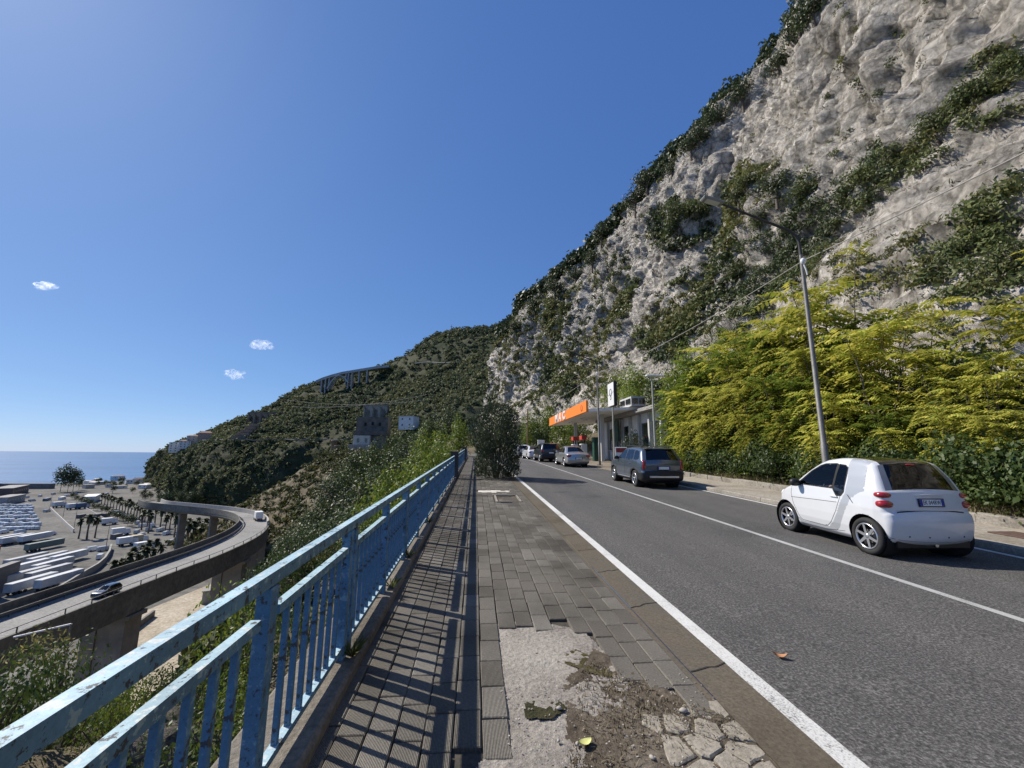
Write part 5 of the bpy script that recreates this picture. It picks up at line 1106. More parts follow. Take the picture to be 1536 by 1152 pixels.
for row, (x0, h0, h1) in enumerate(((11.5, 3.0, 3.7), (12.5, 4.0, 4.9), (13.7, 4.4, 5.6), (11.05, 2.0, 2.7))):
    y = (3.2, 3.7, 4.2, 3.4)[row]
    while y < 33:
        x = x0+rv.uniform(-.35, .35); hh = 1.1*rv.uniform(h0, h1)*(.56 if y < 9 else .68 if y < 11.5 else .84 if y < 14 else 1.0+max(0, min(1, (y-12)/10))*.22)
        if y > 23.5: break
        z = verge_z(x, y)-.1; fr = rv.random(); T = AIL if fr < (.72 if y < 22 else .5) else AILG
        plant('tree_of_heaven', ['yellow-leaved tree of heaven in the front row behind the low kerb wall', 'taller yellow-green tree of heaven in the middle row of the verge', 'tallest back-row tree of heaven against the foot of the rock', 'low young tree of heaven leaning out over the low kerb wall'][row], 'tree', GA, T[rv.randrange(len(T))], (x, y, z), rv.uniform(0, 6.28), hh/4.0)
        y += rv.uniform(1.15, 1.75)*(1.5 if row == 3 else 1)
for i, (px, py, X) in enumerate([(1262, 372, 14.5), (1436, 388, 14.0), (1532, 372, 13.5), (1375, 425, 14.2)]):
    p = at_x(px, py, X); hh = 4.2
    plant('tree_of_heaven', ['thin single-stemmed yellow sapling standing above the thicket near the tall lamp', 'thin yellow sapling with level tufts above the thicket on the netted rock', 'thin yellow sapling leaning out above the thicket beyond the small white car', 'short thin yellow sapling poking through the thicket top'][i], 'tree', GA, AILS[i % 2], (p[0], p[1], p[2]-hh*1.0), rv.uniform(0, 6), hh/4)

# bushes: foliage + stems
def stems_mesh(seed, n, h, r):
    rng = random.Random(seed); mb = MB()
    for i in range(n):
        a = rng.uniform(0, 6.28); mb.tube([(0.05*math.cos(a), .05*math.sin(a), 0), (r*.4*math.cos(a), r*.4*math.sin(a), h*.5), (r*.8*math.cos(a), r*.8*math.sin(a), h*.9)], [.03, .02, .008], 5)
    return mb.mesh('stems', M_BARK)
def bush_kit(seed, n, leaf, m, ratio=.5, lumps=12, R=(1, 1, 1)):
    V, F = bush_arrays(seed, n, R, leaf, lumps, ratio, .35); return (stems_mesh(seed, 6, .8*R[2], .6), fast_mesh('foliage', V, F, m))
BR = [bush_kit(200+k, 2600, .085, L_MID, .62, 14) for k in range(4)]
for i in range(28):
    y = 2.6+i*.72+rv.uniform(-.2, .2); x = 11.0+rv.uniform(-.2, .3)+(0 if y < 20 else .4); s = rv.uniform(.85, 1.25)
    plant('bramble_bush', 'dense dark green bramble bush at the foot of the yellow trees', 'bush', 'bramble bushes along the low kerb wall', BR[i % 4], (x, y, verge_z(x, y)-.1), rv.uniform(0, 6.28), (s, s, s*rv.uniform(.9, 1.45)), ('stems', 'foliage'))
for i in range(8):
    y = 5.5+i*1.5+rv.uniform(-.3, .3); x = 13.6+rv.uniform(-.3, .5); s = rv.uniform(1.1, 1.5)
    plant('bramble_bush', 'tall green thicket bush filling the gap between the yellow trees and the rock', 'bush', 'green bushes behind the yellow trees', BR[i % 4], (x, y, verge_z(x, y)-.1), rv.uniform(0, 6.28), (s, s, s*rv.uniform(1.5, 2.1)), ('stems', 'foliage'))
stubble('verge_dry_grass', [(10.45, 1), (10.45, 19.5), (10.95, 20), (11.3, 19), (11.2, 1)], 5200, .26, M_DRY, 31, None, .006, .8, .25)
stubble('verge_weeds', [(10.45, 1), (10.45, 20), (11.2, 20), (11.2, 1)], 1500, .3, M_GRASS, 32, None, .009, .7, .25)
# oleander growing out of the pavement
def oleander():
    rng = np.random.default_rng(9); t = tag(empty('oleander_bush', (.98, 19.9, G(19.9)-.02)), 'tall dense oleander bush growing out of the pavement beside the edge line', 'bush')
    N = 13000; z = rng.beta(1.05, 1.15, N)*3.42+.05; rad = np.interp(z, [0, .25, .7, 1.1, 1.6, 2.3, 2.9, 3.3, 3.6], [.75, 1.0, 1.05, .92, 1.08, 1.2, 1.0, .65, .2])
    a = rng.uniform(0, 2*np.pi, N); lump = 1+.22*vnoise(np.stack([np.cos(a)*1.6, np.sin(a)*1.6, z*1.5], -1)); r = rad*lump*np.sqrt(rng.uniform(.18, 1.12, N))
    P = np.stack([r*np.cos(a)+.08*np.sin(z*2), r*np.sin(a), z], 1)
    ax = np.stack([np.cos(a)*.6, np.sin(a)*.6, np.full(N, .75)], 1)+rand_unit(rng, N)*.75; ax /= np.linalg.norm(ax, axis=1)[:, None]
    sd = np.cross(ax, rand_unit(rng, N)); sd /= np.linalg.norm(sd, axis=1)[:, None]; L = rng.uniform(.11, .2, N)[:, None]; w = .017
    V = np.stack([P, P+ax*L*.5+sd*w, P+ax*L, P+ax*L*.5-sd*w], 1).reshape(-1, 3)
    link('foliage', fast_mesh('foliage', V, np.arange(4*N).reshape(-1, 4), L_OLE), t)
    mb = MB()
    for i in range(22):
        an = rng.uniform(0, 6.28); R_ = rng.uniform(.3, 1.0); h = rng.uniform(2.0, 3.5); mb.tube([(.12*math.cos(an), .12*math.sin(an), 0), (R_*.5*math.cos(an), R_*.5*math.sin(an), h*.45), (R_*.85*math.cos(an), R_*.85*math.sin(an), h)], [.03, .022, .006], 6)
    link('stems', mb.mesh('stems', mat('oleander_bark', (.2, .17, .13), .9, .2)), t)
oleander()
OLE2 = bush_kit(260, 2200, .11, L_OLE, .25, 12, (1, 1, 1.3))
plant('oleander_bush', 'rounded green oleander in front of the station kiosk by the price board', 'bush', None, OLE2, (11.0, 28.4, G(28.4)+.1), 1, (1.25, 1.25, 1.75), ('stems', 'foliage'))

# broadleaf trees
def tree_kit(seed, h, R, n, leaf, m, ratio=.55):
    rng = random.Random(seed); tb = MB(); tb.tube([(0, 0, -.5), (.05, .02, h*.3), (rng.uniform(-.2, .2), rng.uniform(-.2, .2), h*.75)], [.13, .1, .04], 8)
    for i in range(6):
        a = rng.uniform(0, 6.28); z = h*rng.uniform(.3, .6); tb.tube([(0, 0, z), (R*.4*math.cos(a), R*.4*math.sin(a), z+h*.15), (R*.75*math.cos(a), R*.75*math.sin(a), z+h*.22)], [.06, .04, .015], 5)
    V, F = bush_arrays(seed, n, (R, R, h*.72), leaf, 18, ratio, .3); V[:, 2] += h*.22; return tb.mesh('trunk', M_BARK), fast_mesh('crown', V, F, m)
TY = [tree_kit(300+k, 6.5, 2.2, 2400, .26, L_YGR, .5) for k in range(3)]; TM = [tree_kit(310+k, 6.0, 2.2, 2400, .24, L_MID) for k in range(3)]; TD = [tree_kit(320+k, 6.0, 2.3, 2200, .22, L_DRK) for k in range(3)]
def by_pixel_top(px, py, Y, kit, label, group, R=2.2, H=6.5, zs=1.0):
    """a tree whose crown top reaches the line of sight at distance Y, rooted on the slope"""
    p = at_y(px, py, Y); s = H; plant('roadside_tree', label, 'tree', group, kit, (p[0], Y, p[2]-H), rv.uniform(0, 6.28), (R/2.2, R/2.2, H/6.5*zs))
GL = 'light green trees beside the railing'
for i, (px, py, Y, R, H) in enumerate([(690, 622, 62, 2.6, 8), (662, 640, 52, 2.6, 9), (640, 652, 44, 2.2, 8), (672, 655, 40, 1.9, 7), (620, 670, 38, 2.2, 8), (650, 672, 33, 1.7, 7), (600, 692, 30, 2.0, 7), (628, 690, 27, 1.6, 6.5), (585, 708, 25, 1.7, 6), (605, 712, 22, 1.3, 6), (560, 735, 21, 1.5, 5.5), (578, 742, 18, 1.1, 5.5), (545, 770, 16, 1.1, 5)]):
    by_pixel_top(px, py, Y, TY[i % 3], 'light yellow-green tree growing up from the slope just behind the blue railing', GL, R, H)
for i, (px, py, Y, R, H) in enumerate([(560, 690, 48, 3.0, 8), (530, 715, 42, 3, 8), (510, 742, 36, 2.8, 8), (545, 745, 30, 2.2, 7), (495, 775, 31, 2.4, 7), (520, 785, 25, 1.8, 6), (480, 805, 26, 2, 6), (500, 825, 20, 1.5, 5), (465, 830, 22, 1.6, 5.5), (590, 670, 60, 3.2, 9), (470, 770, 48, 3, 8), (450, 790, 52, 3, 8), (440, 815, 42, 2.6, 7), (455, 850, 30, 2, 6), (575, 655, 80, 4, 10), (545, 668, 95, 4.5, 11), (500, 705, 80, 4, 10), (520, 690, 110, 5, 12), (480, 740, 70, 3.5, 9), (620, 655, 75, 3.5, 10), (605, 640, 110, 5, 12), (640, 625, 120, 5, 12), (670, 612, 120, 5, 12), (435, 785, 75, 3.5, 8)]):
    by_pixel_top(px, py, Y, (TM, TD, TM)[i % 3][i % 3], ['mid green bushy tree low on the slope below the railing', 'dark evergreen tree low on the slope below the railing', 'mid green bushy tree low on the slope below the railing'][i % 3], 'trees on the slope below the railing', R, H)
GR = 'trees beyond the filling station'
for i, (px, py, Y, R, H) in enumerate([(800, 612, 62, 2.4, 8), (822, 606, 66, 2.6, 8.5), (780, 622, 70, 2.6, 8), (760, 612, 78, 3, 9), (845, 612, 58, 2.4, 8), (812, 630, 60, 2.0, 6), (735, 630, 84, 3, 8), (865, 618, 56, 2, 7), (790, 640, 64, 1.8, 5)]):
    by_pixel_top(px, py, Y, (TY, TY, TM)[i % 3][i % 3], ['light green tree', 'light green tree', 'mid green tree'][i % 3]+' rooted between the station canopy and the rock face', GR, R, H)
for i, (px, py, Y, R, H) in enumerate([(1010, 535, 25.2, 1.5, 7.0), (1035, 520, 23.8, 1.5, 7.2), (990, 545, 32, 2.2, 5), (955, 545, 37, 2.4, 5), (925, 556, 42, 2.4, 5)]):
    by_pixel_top(px, py, Y, (TY, TY, TM)[i % 3][i % 3], ('tall leafy tree standing between the thicket and the station kiosk' if i < 2 else 'leafy tree whose crown shows above the kiosk roof'), 'trees at the kiosk', R, H)

# plants right behind the railing and on the upper slope
SB = [bush_kit(400+k, 1200, .07, (L_MID, L_DRYB, L_YGR, L_MID)[k], .45, 10) for k in range(4)]
for i in range(120):
    y = .3+rv.random()**1.5*17; d = rv.random()**.8*5.2+.3; x = -1.3-d; z = slope_z(x, y); s = rv.uniform(.35, .75)*(1+.04*y); q = rv.choice((0, 0, 1, 2, 3))
    plant('slope_bush', ['leafy green bush rooted on the bank just below the railing', 'dry brown bush rooted on the bank just below the railing', 'pale green bush rooted on the bank just below the railing', 'leafy green bush rooted on the bank just below the railing'][q], 'bush', 'bushes on the bank below the railing', SB[q], (x, y, z-.1), rv.uniform(0, 6.28), (s, s, s*rv.uniform(1, 1.8)), ('stems', 'foliage'))
p = at_z(45, 960, -7.0); plant('slope_bush', 'straggly sunlit bush with yellow tips standing out in front of the viaduct', 'bush', None, bush_kit(450, 420, .15, leafmat('straggly_leaf', [(.16, .16, .06), (.3, .27, .1), (.12, .13, .05), (.42, .36, .1)], .3, .7), .3, 14), (p[0]+.9, p[1], p[2]-1.6), 0, (1.6, 1.6, 1.8), ('stems', 'foliage'))
# scrub covering the rest of the slope
tpl = [bush_arrays(500+k, 64, (1, 1, .8), .42, 7, .6) for k in range(5)]
I = nv_.integers(0, SLX.shape[0], 6500); J = np.minimum((nv_.random(6500)**.9*SLX.shape[1]).astype(int), SLX.shape[1]-1); P = np.stack([SLX[I, J], SLY[I, J], SLZ[I, J]], 1)
msk = (P[:, 2] > -45.5) & (P[:, 0] < -2.6) & (vnoise(P*.12) > np.interp(P[:, 1], [20, 60], [-.25, -.9]))
P = P[msk][:3000]; S = nv_.uniform(.5, 1.25, len(P))*np.interp(P[:, 1], [-20, 20, 120], [.6, .9, 2.8])
V, F = scatter_arrays(tpl, P-np.array([0, 0, .15]), S, nv_); tag(link('slope_scrub', fast_mesh('slope_scrub', V, F, leafmat('slope_scrub_leaf', [(.05, .07, .02), (.09, .11, .03), (.14, .13, .05), (.06, .08, .025)], .3, .6, noise=.25))), kind='stuff')
stubble_pts = None
# boulders and an old wall on the bank
M_BOUL = m_rock('boulder', (.5, .46, .4), (.33, .3, .26), (.16, .15, .13), 4)
def boulder(seed, loc, s, label):
    bm = bmesh.new(); bmesh.ops.create_icosphere(bm, subdivisions=3, radius=1); co = np.array([v.co for v in bm.verts]); d = 1+.35*fbm(co*1.1, 3, seed)+.12*np.round(vnoise(co*2+seed)*2)/2
    for v, k in zip(bm.verts, d): v.co *= k
    me = bpy.data.meshes.new('boulder'); bm.to_mesh(me); bm.free(); me.materials.append(M_BOUL); o = link('boulder', me); o.location = loc; o.scale = (s*1.2, s, s*.75); o.rotation_euler = (0, 0, seed*1.3); return tag(o, label, 'boulder', 'boulders on the bank')
for i in range(16):
    y = 1.4+i*.75+rv.uniform(-.3, .3); x = -3.2-rv.uniform(0, 5); boulder(i, (x, y, slope_z(x, y)+.1), rv.uniform(.22, .6), 'pale limestone boulder lying among bushes on the bank below the railing')

# ------------------------------------------------------------------ plants on the cliff
polyB = [(1536, 30), (1536, 175), (1440, 215), (1340, 290), (1280, 330), (1230, 390), (1150, 470), (1080, 525), (1000, 548), (950, 510), (975, 440), (1050, 400), (1090, 340), (1085, 262), (1130, 245), (1200, 255), (1245, 300), (1330, 215), (1420, 150)]
polyC = [(972, 330), (1000, 300), (1060, 305), (1075, 350), (1020, 385), (985, 370)]
polyD = [(1536, 250), (1536, 470), (1420, 450), (1390, 400), (1450, 330), (1480, 290)]
polyE = [(790, 470), (880, 420), (930, 380), (960, 420), (930, 500), (900, 590), (850, 600), (820, 560), (830, 510)]
polyF = [(1220, 395), (1330, 370), (1400, 330), (1400, 420), (1250, 460), (1180, 450)]
CV = CLIFF.reshape(-1, 3); cxp, cyp, cz_ = proj(CV); Tf = np.tile(Tc, nY); Yf = np.repeat(Yc, nT); Nf = CLN.reshape(-1, 3)
dens = np.full(len(CV), .10)
nzv = vnoise(CV*.11+3)
for poly, d in ((polyB, 1.4), (polyC, 1.4), (polyD, 1.0), (polyE, .75), (polyF, .6), ([(712, 520), (790, 470), (860, 480), (900, 600), (800, 625), (730, 620)], .38)): dens = np.where(in_poly(cxp, cyp, poly) & (cz_ > 1), np.maximum(dens, d), dens)
out_ = (cz_ < 1) | (cxp > 1536) | (cyp < -50)
dens = np.where(out_ & (Tf > .24) & (Tf < .40), .6, dens)
dens = np.where((Tf > .80), np.interp(Tf, [.80, .86, .9], [.1, .7, .95]), dens)
dens = np.where((Tf < .12), np.maximum(dens, .5), dens)
dens = dens*np.clip(1.0+1.1*nzv, .12, 1.8)*np.where(Yf > 165, .6, 1)
rnd = nv_.random(len(CV)); farp = np.where((rnd < dens*.26) & (Tf < .985) & (Yf >= 42))[0]; nearp = np.where((rnd < dens*.20) & (Tf < .985) & (Yf < 42) & (Yf > 4))[0]; nv_.shuffle(farp); nv_.shuffle(nearp)
CG = leafmat('cliff_green', [(.065, .088, .03), (.10, .13, .038), (.15, .165, .052), (.075, .10, .032)], .25, .65); CO = leafmat('cliff_olive', [(.11, .12, .035), (.16, .165, .05), (.2, .19, .07), (.12, .13, .04)], .3, .65)
for pick, tpl, smin, smax in ((farp[:6000], [bush_arrays(600+k, 52, (1, 1, .85), .40, 8, .6) for k in range(6)], .45, 1.15), (nearp[:1600], [bush_arrays(620+k, 150, (1, 1, .8), .24, 9, .5) for k in range(5)], .45, 1.0)):
    P = CV[pick]; SZ = nv_.uniform(smin, smax, len(pick))*np.where(Tf[pick] > .84, 1.6, 1.0)*np.interp(Yf[pick], [0, 60, 150], [.85, 1.1, 1.7])*np.where(dens[pick] < .14, .5, np.where(dens[pick] > .9, 1.35, 1))
    grp = (vnoise(P*.09+40)+nv_.normal(size=len(P))*.3); kinds = np.where(Tf[pick] > .82, 0, np.where(grp < -.22, 0, np.where(grp < .22, 1, 2)))
    for kd, m in enumerate((L_DRK, CG, CO)):
        s_ = kinds == kd
        if s_.sum(): V, F = scatter_arrays(tpl, P[s_]-np.array([0, 0, .3]), SZ[s_], nv_); tag(link('cliff_scrub', fast_mesh('cliff_scrub', V, F, m)), kind='stuff')
# dry grass tufts between the shrubs
pick2 = np.where((nv_.random(len(CV)) < np.clip(.03+.16*np.clip(vnoise(CV*np.array([.1, .1, .25])+9), 0, 1), 0, 1)*np.where(Tf < .32, .9, .5)*(Tf < .9)))[0]; nv_.shuffle(pick2); pick2 = pick2[:5200]
tpl2 = [bush_arrays(640+k, 18, (1, 1, .6), .42, 5, .2) for k in range(4)]
V, F = scatter_arrays(tpl2, CV[pick2], nv_.uniform(.3, .8, len(pick2)), nv_); tag(link('cliff_dry_grass', fast_mesh('cliff_dry_grass', V, F, leafmat('cliff_dry', [(.10, .095, .045), (.15, .13, .065), (.075, .08, .035), (.19, .165, .09)], .2, .85))), kind='stuff')
# single shrubs and trees that stand out
CK = [tree_kit(700+k, 2.6, 1.5, 1400, .19, (L_DRK, CG, L_DRK, CG)[k]) for k in range(4)]
sing = [(1010, 322, 2.2, 1, 'round green shrub in a hollow of the rock above the station'), (1042, 318, 1.9, 1, 'yellowish green shrub beside the round one in the rock hollow'), (965, 272, 2.4, 0, 'dark tree jutting from the cliff edge against the sky'), (945, 300, 2.2, 0, 'dark tree hanging just under the jutting one at the cliff edge'), (900, 352, 2.2, 0, None), (880, 385, 2.4, 2, None), (860, 405, 2.0, 0, None), (1045, 200, 1.7, 2, None), (1075, 172, 2.0, 0, None), (1110, 140, 2.0, 2, None), (1160, 95, 2.2, 0, None), (1190, 45, 2.2, 2, None), (1215, 15, 2.2, 0, None), (825, 430, 2.2, 0, None), (795, 460, 2.4, 2, None), (770, 482, 2.4, 0, None), (1030, 225, 1.6, 0, None), (1000, 250, 1.5, 2, None),
        (1120, 265, 1.7, 3, 0), (1160, 280, 1.8, 2, 0), (1200, 290, 1.6, 3, 0), (1100, 300, 1.5, 0, 0), (1130, 330, 1.6, 3, 0), (1180, 340, 1.6, 2, 0), (1110, 400, 1.5, 3, 0), (1060, 430, 1.6, 0, 0), (1020, 470, 1.6, 3, 0), (1290, 270, 1.4, 3, 0), (1340, 230, 1.4, 1, 0), (1400, 180, 1.4, 3, 0), (1460, 140, 1.4, 1, 0), (1510, 90, 1.3, 3, 0), (1500, 330, 1.1, 3, 0), (1520, 400, 1.1, 1, 0), (1470, 370, 1.0, 3, 0)]
for px, py, s, kd, lab in sing:
    p = cliff_at(px, py+8, 9); z = p[2]-.6*s
    label = lab if isinstance(lab, str) else ('dark evergreen tree along the cliff edge against the sky' if lab is None else 'leafy green shrub on the ledge that runs across the rock face')
    plant('cliff_tree' if lab != 0 else 'cliff_shrub', label, 'tree' if lab != 0 else 'shrub', 'evergreens along the cliff edge' if lab is None else 'shrubs on the rock ledge' if lab == 0 else None, CK[kd], (p[0], p[1], z), rv.uniform(0, 6), s*(.62 if lab == 0 else .8)*rv.uniform(.9, 1.3))

# ------------------------------------------------------------------ woodland on the far hill
HV = HILL.reshape(-1, 3); hx, hy, hz = proj(HV); rowv = np.tile(rowf[0], HN)
hd = np.where((rowv > .05) & (rowv < 4.25), 1.0, 0)*np.interp(rowv, [0, .15, .9, 1.1, 4.3], [.5, .7, .75, 1, 1])
bare = vnoise(HV*np.array([.02, .02, .034])+5); hd = hd*np.where(bare > .38, .35, 1)
hd = hd*np.where((hx > 200) & (hx < 830), 1, .15)
spac = np.linalg.norm(np.cross(np.gradient(HILL, axis=0), np.gradient(HILL, axis=1)), axis=-1).reshape(-1)
prob = np.clip(hd*spac/np.maximum((hz/480)**2, .35)*.044, 0, 1); pick = np.where(nv_.random(len(HV)) < prob)[0]; nv_.shuffle(pick); pick = pick[:10500]
tplh = [bush_arrays(800+k, 36, (1, 1, .95), .60, 8, .75, .15) for k in range(6)]
P = HV[pick]; S = nv_.uniform(1.5, 3.8, len(pick))*1.4*np.interp(hz[pick], [270, 490, 720], [.75, 1.0, 1.15])
V, F = scatter_arrays(tplh, P-np.array([0, 0, .5]), S, nv_); tag(link('hill_woodland', fast_mesh('hill_woodland', V, F, L_HILL)), kind='stuff')
print('woodland', len(pick), 'tris', 2*len(F))

# ================================================================== VIADUCT
M_VIA = m_ground('viaduct_concrete', [(.10, .098, .09), (.16, .155, .145), (.2, .195, .18)], .08, 1.2, .3, .1); M_VIAP = mat('pier_concrete', (.22, .2, .175), .9, .3, .25, .4, 3); M_VROAD = m_ground('viaduct_road', [(.2, .2, .198), (.28, .278, .272), (.32, .318, .31)], .1, 3, .2, .02); M_STEEL = mat('rail_steel', (.12, .12, .125), .5, .2, metal=.5); M_PALEC = mat('pale_concrete', (.42, .40, .37), .9, .15, .4, .3, 6)
vc = np.array([(-42.8, -40, 0), (-42.8, 0, 0), (-42.8, 30, 0), (-42.8, 48, 0), (-42.8, 62, 0), (-42.6, 74, 0), (-43.9, 86, 0), (-46.6, 96, 0), (-51.2, 106.5, 0), (-58.5, 116.5, 0), (-68, 124.5, 0), (-79, 131, 0), (-90, 137.0, 0), (-97.5, 141.5, 0), (-104, 148, 0)], float)*1.5
VP_ = resample(vc, 150, 0); VT = np.gradient(VP_, axis=0); VT /= np.linalg.norm(VT, axis=1)[:, None]; VR = np.stack([VT[:, 1], -VT[:, 0], VT[:, 0]*0], 1); VZ = -22.6
VS = np.concatenate([[0], np.cumsum(np.linalg.norm(np.diff(VP_, axis=0), axis=1))])
t = tag(empty('viaduct', (-64.2, 85, -46)), 'curved concrete road viaduct on tall piers sweeping past the port', 'viaduct'); vorg = Vector(t.location)
def vput(mb, nm, m): o = mb.build(nm, m, t); o.location = -vorg; return o
def vsweep(sec, i0=0, i1=None, closed=True):
    i1 = len(VP_) if i1 is None else i1; mb = MB(); n = len(sec); V = []
    for i in range(i0, i1):
        for r, z in sec: q = VP_[i]+VR[i]*r; V.append((q[0], q[1], VZ+z))
    k = i1-i0; F = [(a*n+j, (a+1)*n+j, (a+1)*n+(j+1) % n, a*n+(j+1) % n) for a in range(k-1) for j in range(n if closed else n-1)]
    if closed: F += [tuple(range(n)), tuple((k-1)*n+j for j in range(n))[::-1]]
    return mb.add(V, F)
ib = int(np.searchsorted(VP_[:, 1], 150)); vput(vsweep([(3.8, -.02), (3.8, -4.2), (3.3, -4.5), (-3.8, -4.5), (-5.2, -.7), (-5.2, -.02)], 0, ib+1), 'deck', M_VIA); vput(vsweep([(3.8, -.02), (3.8, -1.2), (-4.4, -1.5), (-5.2, -.7), (-5.2, -.02)], ib), 'deck', M_VIA)
vput(vsweep([(3.6, .0), (-4.4, .0)], closed=False), 'road_surface', M_VROAD)
vput(vsweep([(3.9, -.25), (3.9, .3), (3.5, .3), (3.5, -.01)]), 'kerb', M_VIA)
vput(vsweep([(-5.0, -.02), (-5.0, 1.9), (-5.25, 1.9), (-5.25, -.02)]), 'parapet', M_VIA)
vput(vsweep([(-3.75, .5), (-3.7, .6), (-3.75, .75), (-3.7, .95), (-3.82, .95), (-3.85, .5)]), 'guard_rail', M_STEEL)
vput(vsweep([(3.5, .0), (3.5, 1.6), (3.15, 1.6), (3.15, .0)], ib), 'parapet', M_PALEC)
vput(vsweep([(3.74, 1.0), (3.74, 1.09), (3.65, 1.09), (3.65, 1.0)], 0, ib+1), 'hand_rail', M_STEEL)
s_ = 0; ii = 0
for s_ in np.arange(VS[0]+45, VS[ib], 5):
    i = int(np.searchsorted(VS, s_)); q = VP_[i]+VR[i]*3.7; vput(MB().box((q[0], q[1], VZ+.65), (.12, .12, .86)), 'rail_post', M_STEEL); q = VP_[i]-VR[i]*3.9; vput(MB().box((q[0], q[1], VZ+.45), (.13, .13, .95)), 'rail_post', M_STEEL)
for Yp in (12, 49, 86, 124, 157):
    i = int(np.abs(VP_[:, 1]-Yp).argmin()); q = VP_[i]; a = math.atan2(VT[i, 1], VT[i, 0]); mb = MB()
    for k, off in enumerate((-2.3, 0, 2.3)):
        c = q+VR[i]*off; mb.box((c[0], c[1], -36.6), (3.8 if k != 1 else 3.4, 2.2, 19.6), rz=a)
    mb.box((q[0], q[1], -27.4), (4.2, 8.2, .7), rz=a); vput(mb, 'pillar', M_VIAP)
for ds in (30, 54, 76):
    i = int(np.searchsorted(VS, VS[ib]+ds)); q = VP_[min(i, len(VP_)-1)]; a = math.atan2(VT[i, 1], VT[i, 0]); vput(MB().box((q[0], q[1], -35.0), (1.2, 2.8, 22.6), rz=a), 'pillar', M_VIAP)

# ================================================================== LORRIES, VANS, TRAILERS, CONTAINERS
M_LW = mat('lorry_white', (.72, .72, .70), .5, .08, .6, objvar=.08); M_CABW = paint('cab_white', (.62, .63, .64)); M_DGL = mat('dark_glass', (.015, .018, .02), .08, .1, coat=1); M_TARP = mat('tarpaulin', (.42, .44, .46), .6, .25, .3, objvar=.25); M_CHAS = mat('chassis', (.03, .03, .03), .8, .2)
def lorry(name, label, L=7.0, Wd=2.45, H=3.5, group=None, boxm=None):
    t = tag(empty(name), label, 'lorry', group); cl = 1.9
    MB().box((-.9, 0, .95+(H-.95)/2), (L-cl-.1, Wd, H-.95), bev=.04).build('cargo_box', boxm or M_LW, t)
    MB().box((0, 0, .75), (L*.96, .9, .3)).build('chassis', M_CHAS, t)
    mb = MB(); x0 = L/2-cl; mb.add([(x0, -1.1, .5), (x0+cl, -1.1, .5), (x0+cl, -1.1, 1.5), (x0+cl-.25, -1.0, 2.5), (x0, -1.05, 2.65), (x0, 1.1, .5), (x0+cl, 1.1, .5), (x0+cl, 1.1, 1.5), (x0+cl-.25, 1.0, 2.5), (x0, 1.05, 2.65)], [(0, 1, 2, 3, 4), (9, 8, 7, 6, 5), (1, 6, 7, 2), (2, 7, 8, 3), (3, 8, 9, 4), (0, 4, 9, 5), (0, 5, 6, 1)]); mb.build('cab', M_CABW, t)
    MB().add([(x0+cl+.01, -.95, 1.55), (x0+cl+.01, .95, 1.55), (x0+cl-.21, .88, 2.4), (x0+cl-.21, -.88, 2.4)], [(0, 1, 2, 3)]).build('windscreen', M_DGL, t)
    for s in (1, -1):
        MB().box((-L/2+.96, s*.6, .9), (.03, .3, .14)).build('tail_light', M_RED, t).location = (-.97+.02, 0, 0)
        for x in (-L/2+1.3, L/2-1.0): MB().lathe([(.02, -.13), (.4, -.13), (.45, -.08), (.45, .08), (.4, .13), (.2, .1), (.02, .1)], 18, axis='y', c=(x, s*1.0, .45)).build('wheel', M_TYRE, t)
    MB().box((-L/2+.96-.01, 0, .95+(H-.95)/2), (.03, Wd*.9, (H-.95)*.9), bev=.01).build('rear_door', mat('rear_door', (.5, .5, .49), .5, .1), t)
    return t
i = int(np.abs(VP_[:, 1]-164).argmin()); q = VP_[i]+VR[i]*1.0; lo = lorry('box_lorry', 'white box lorry driving round the bend of the viaduct', 6.2, 2.3, 3.2); lo.location = (q[0], q[1], VZ+.01); lo.rotation_euler = (0, 0, math.atan2(VT[i, 1], VT[i, 0]))
src = [o for o in bpy.data.objects if o.get('label', '').startswith('dark grey hatchback')][0]
c = copy_tree(src); c.location = (-62.4, 81.5, VZ+.01); c.rotation_euler = (0, 0, -math.pi/2); c.name = 'car'; tag(c, 'dark car driving alone along the straight part of the viaduct', 'car')
P2 = lambda x, y: at_z(x, y, PZ)
dirv = P2(80, 838)-P2(30, 850); TA = math.atan2(dirv[1], dirv[0])
GLo = 'lorries parked on the port yard'
spots = [(190, 818, .9, 'white box lorry parked on the port yard between the three palms and the viaduct palms'), (206, 815, .95, 'box lorry with sandy roof behind the white one on the yard'), (216, 826, 1.0, 'white-roofed lorry parked tight against the viaduct palms'), (180, 803, .8, 'white box lorry parked alone at the head of the lorry row'), (163, 787, .9, 'pale lorry parked under the round trees by the fence'), (88, 761, 1.2, 'white lorry of three far out on the yard, nearest the sea'), (109, 764, 1.2, 'white lorry, middle one of three far out on the yard'), (123, 763, 1.2, 'grey-blue lorry, last of three far out on the yard')]
for k, (x, y, a, lab) in enumerate(spots):
    o = copy_tree(lo); p = P2(x, y); o.location = p; o.rotation_euler = (0, 0, a+.15); tag(o, lab, 'lorry', GLo)
    s = 1.35 if k < 5 else 1.5; o.scale = (s, s, s)
sand = mat('sand_roof', (.5, .42, .28), .7, .1); blu = mat('blue_box', (.12, .17, .25), .6, .1)
for k, m in ((1, sand), (7, blu)):
    o = [q for q in bpy.data.objects if q.get('label', '') == spots[k][3]][0]; b = [ch for ch in o.children if ch.name.startswith('cargo_box')][0]; b.data = b.data.copy(); b.data.materials[0] = m
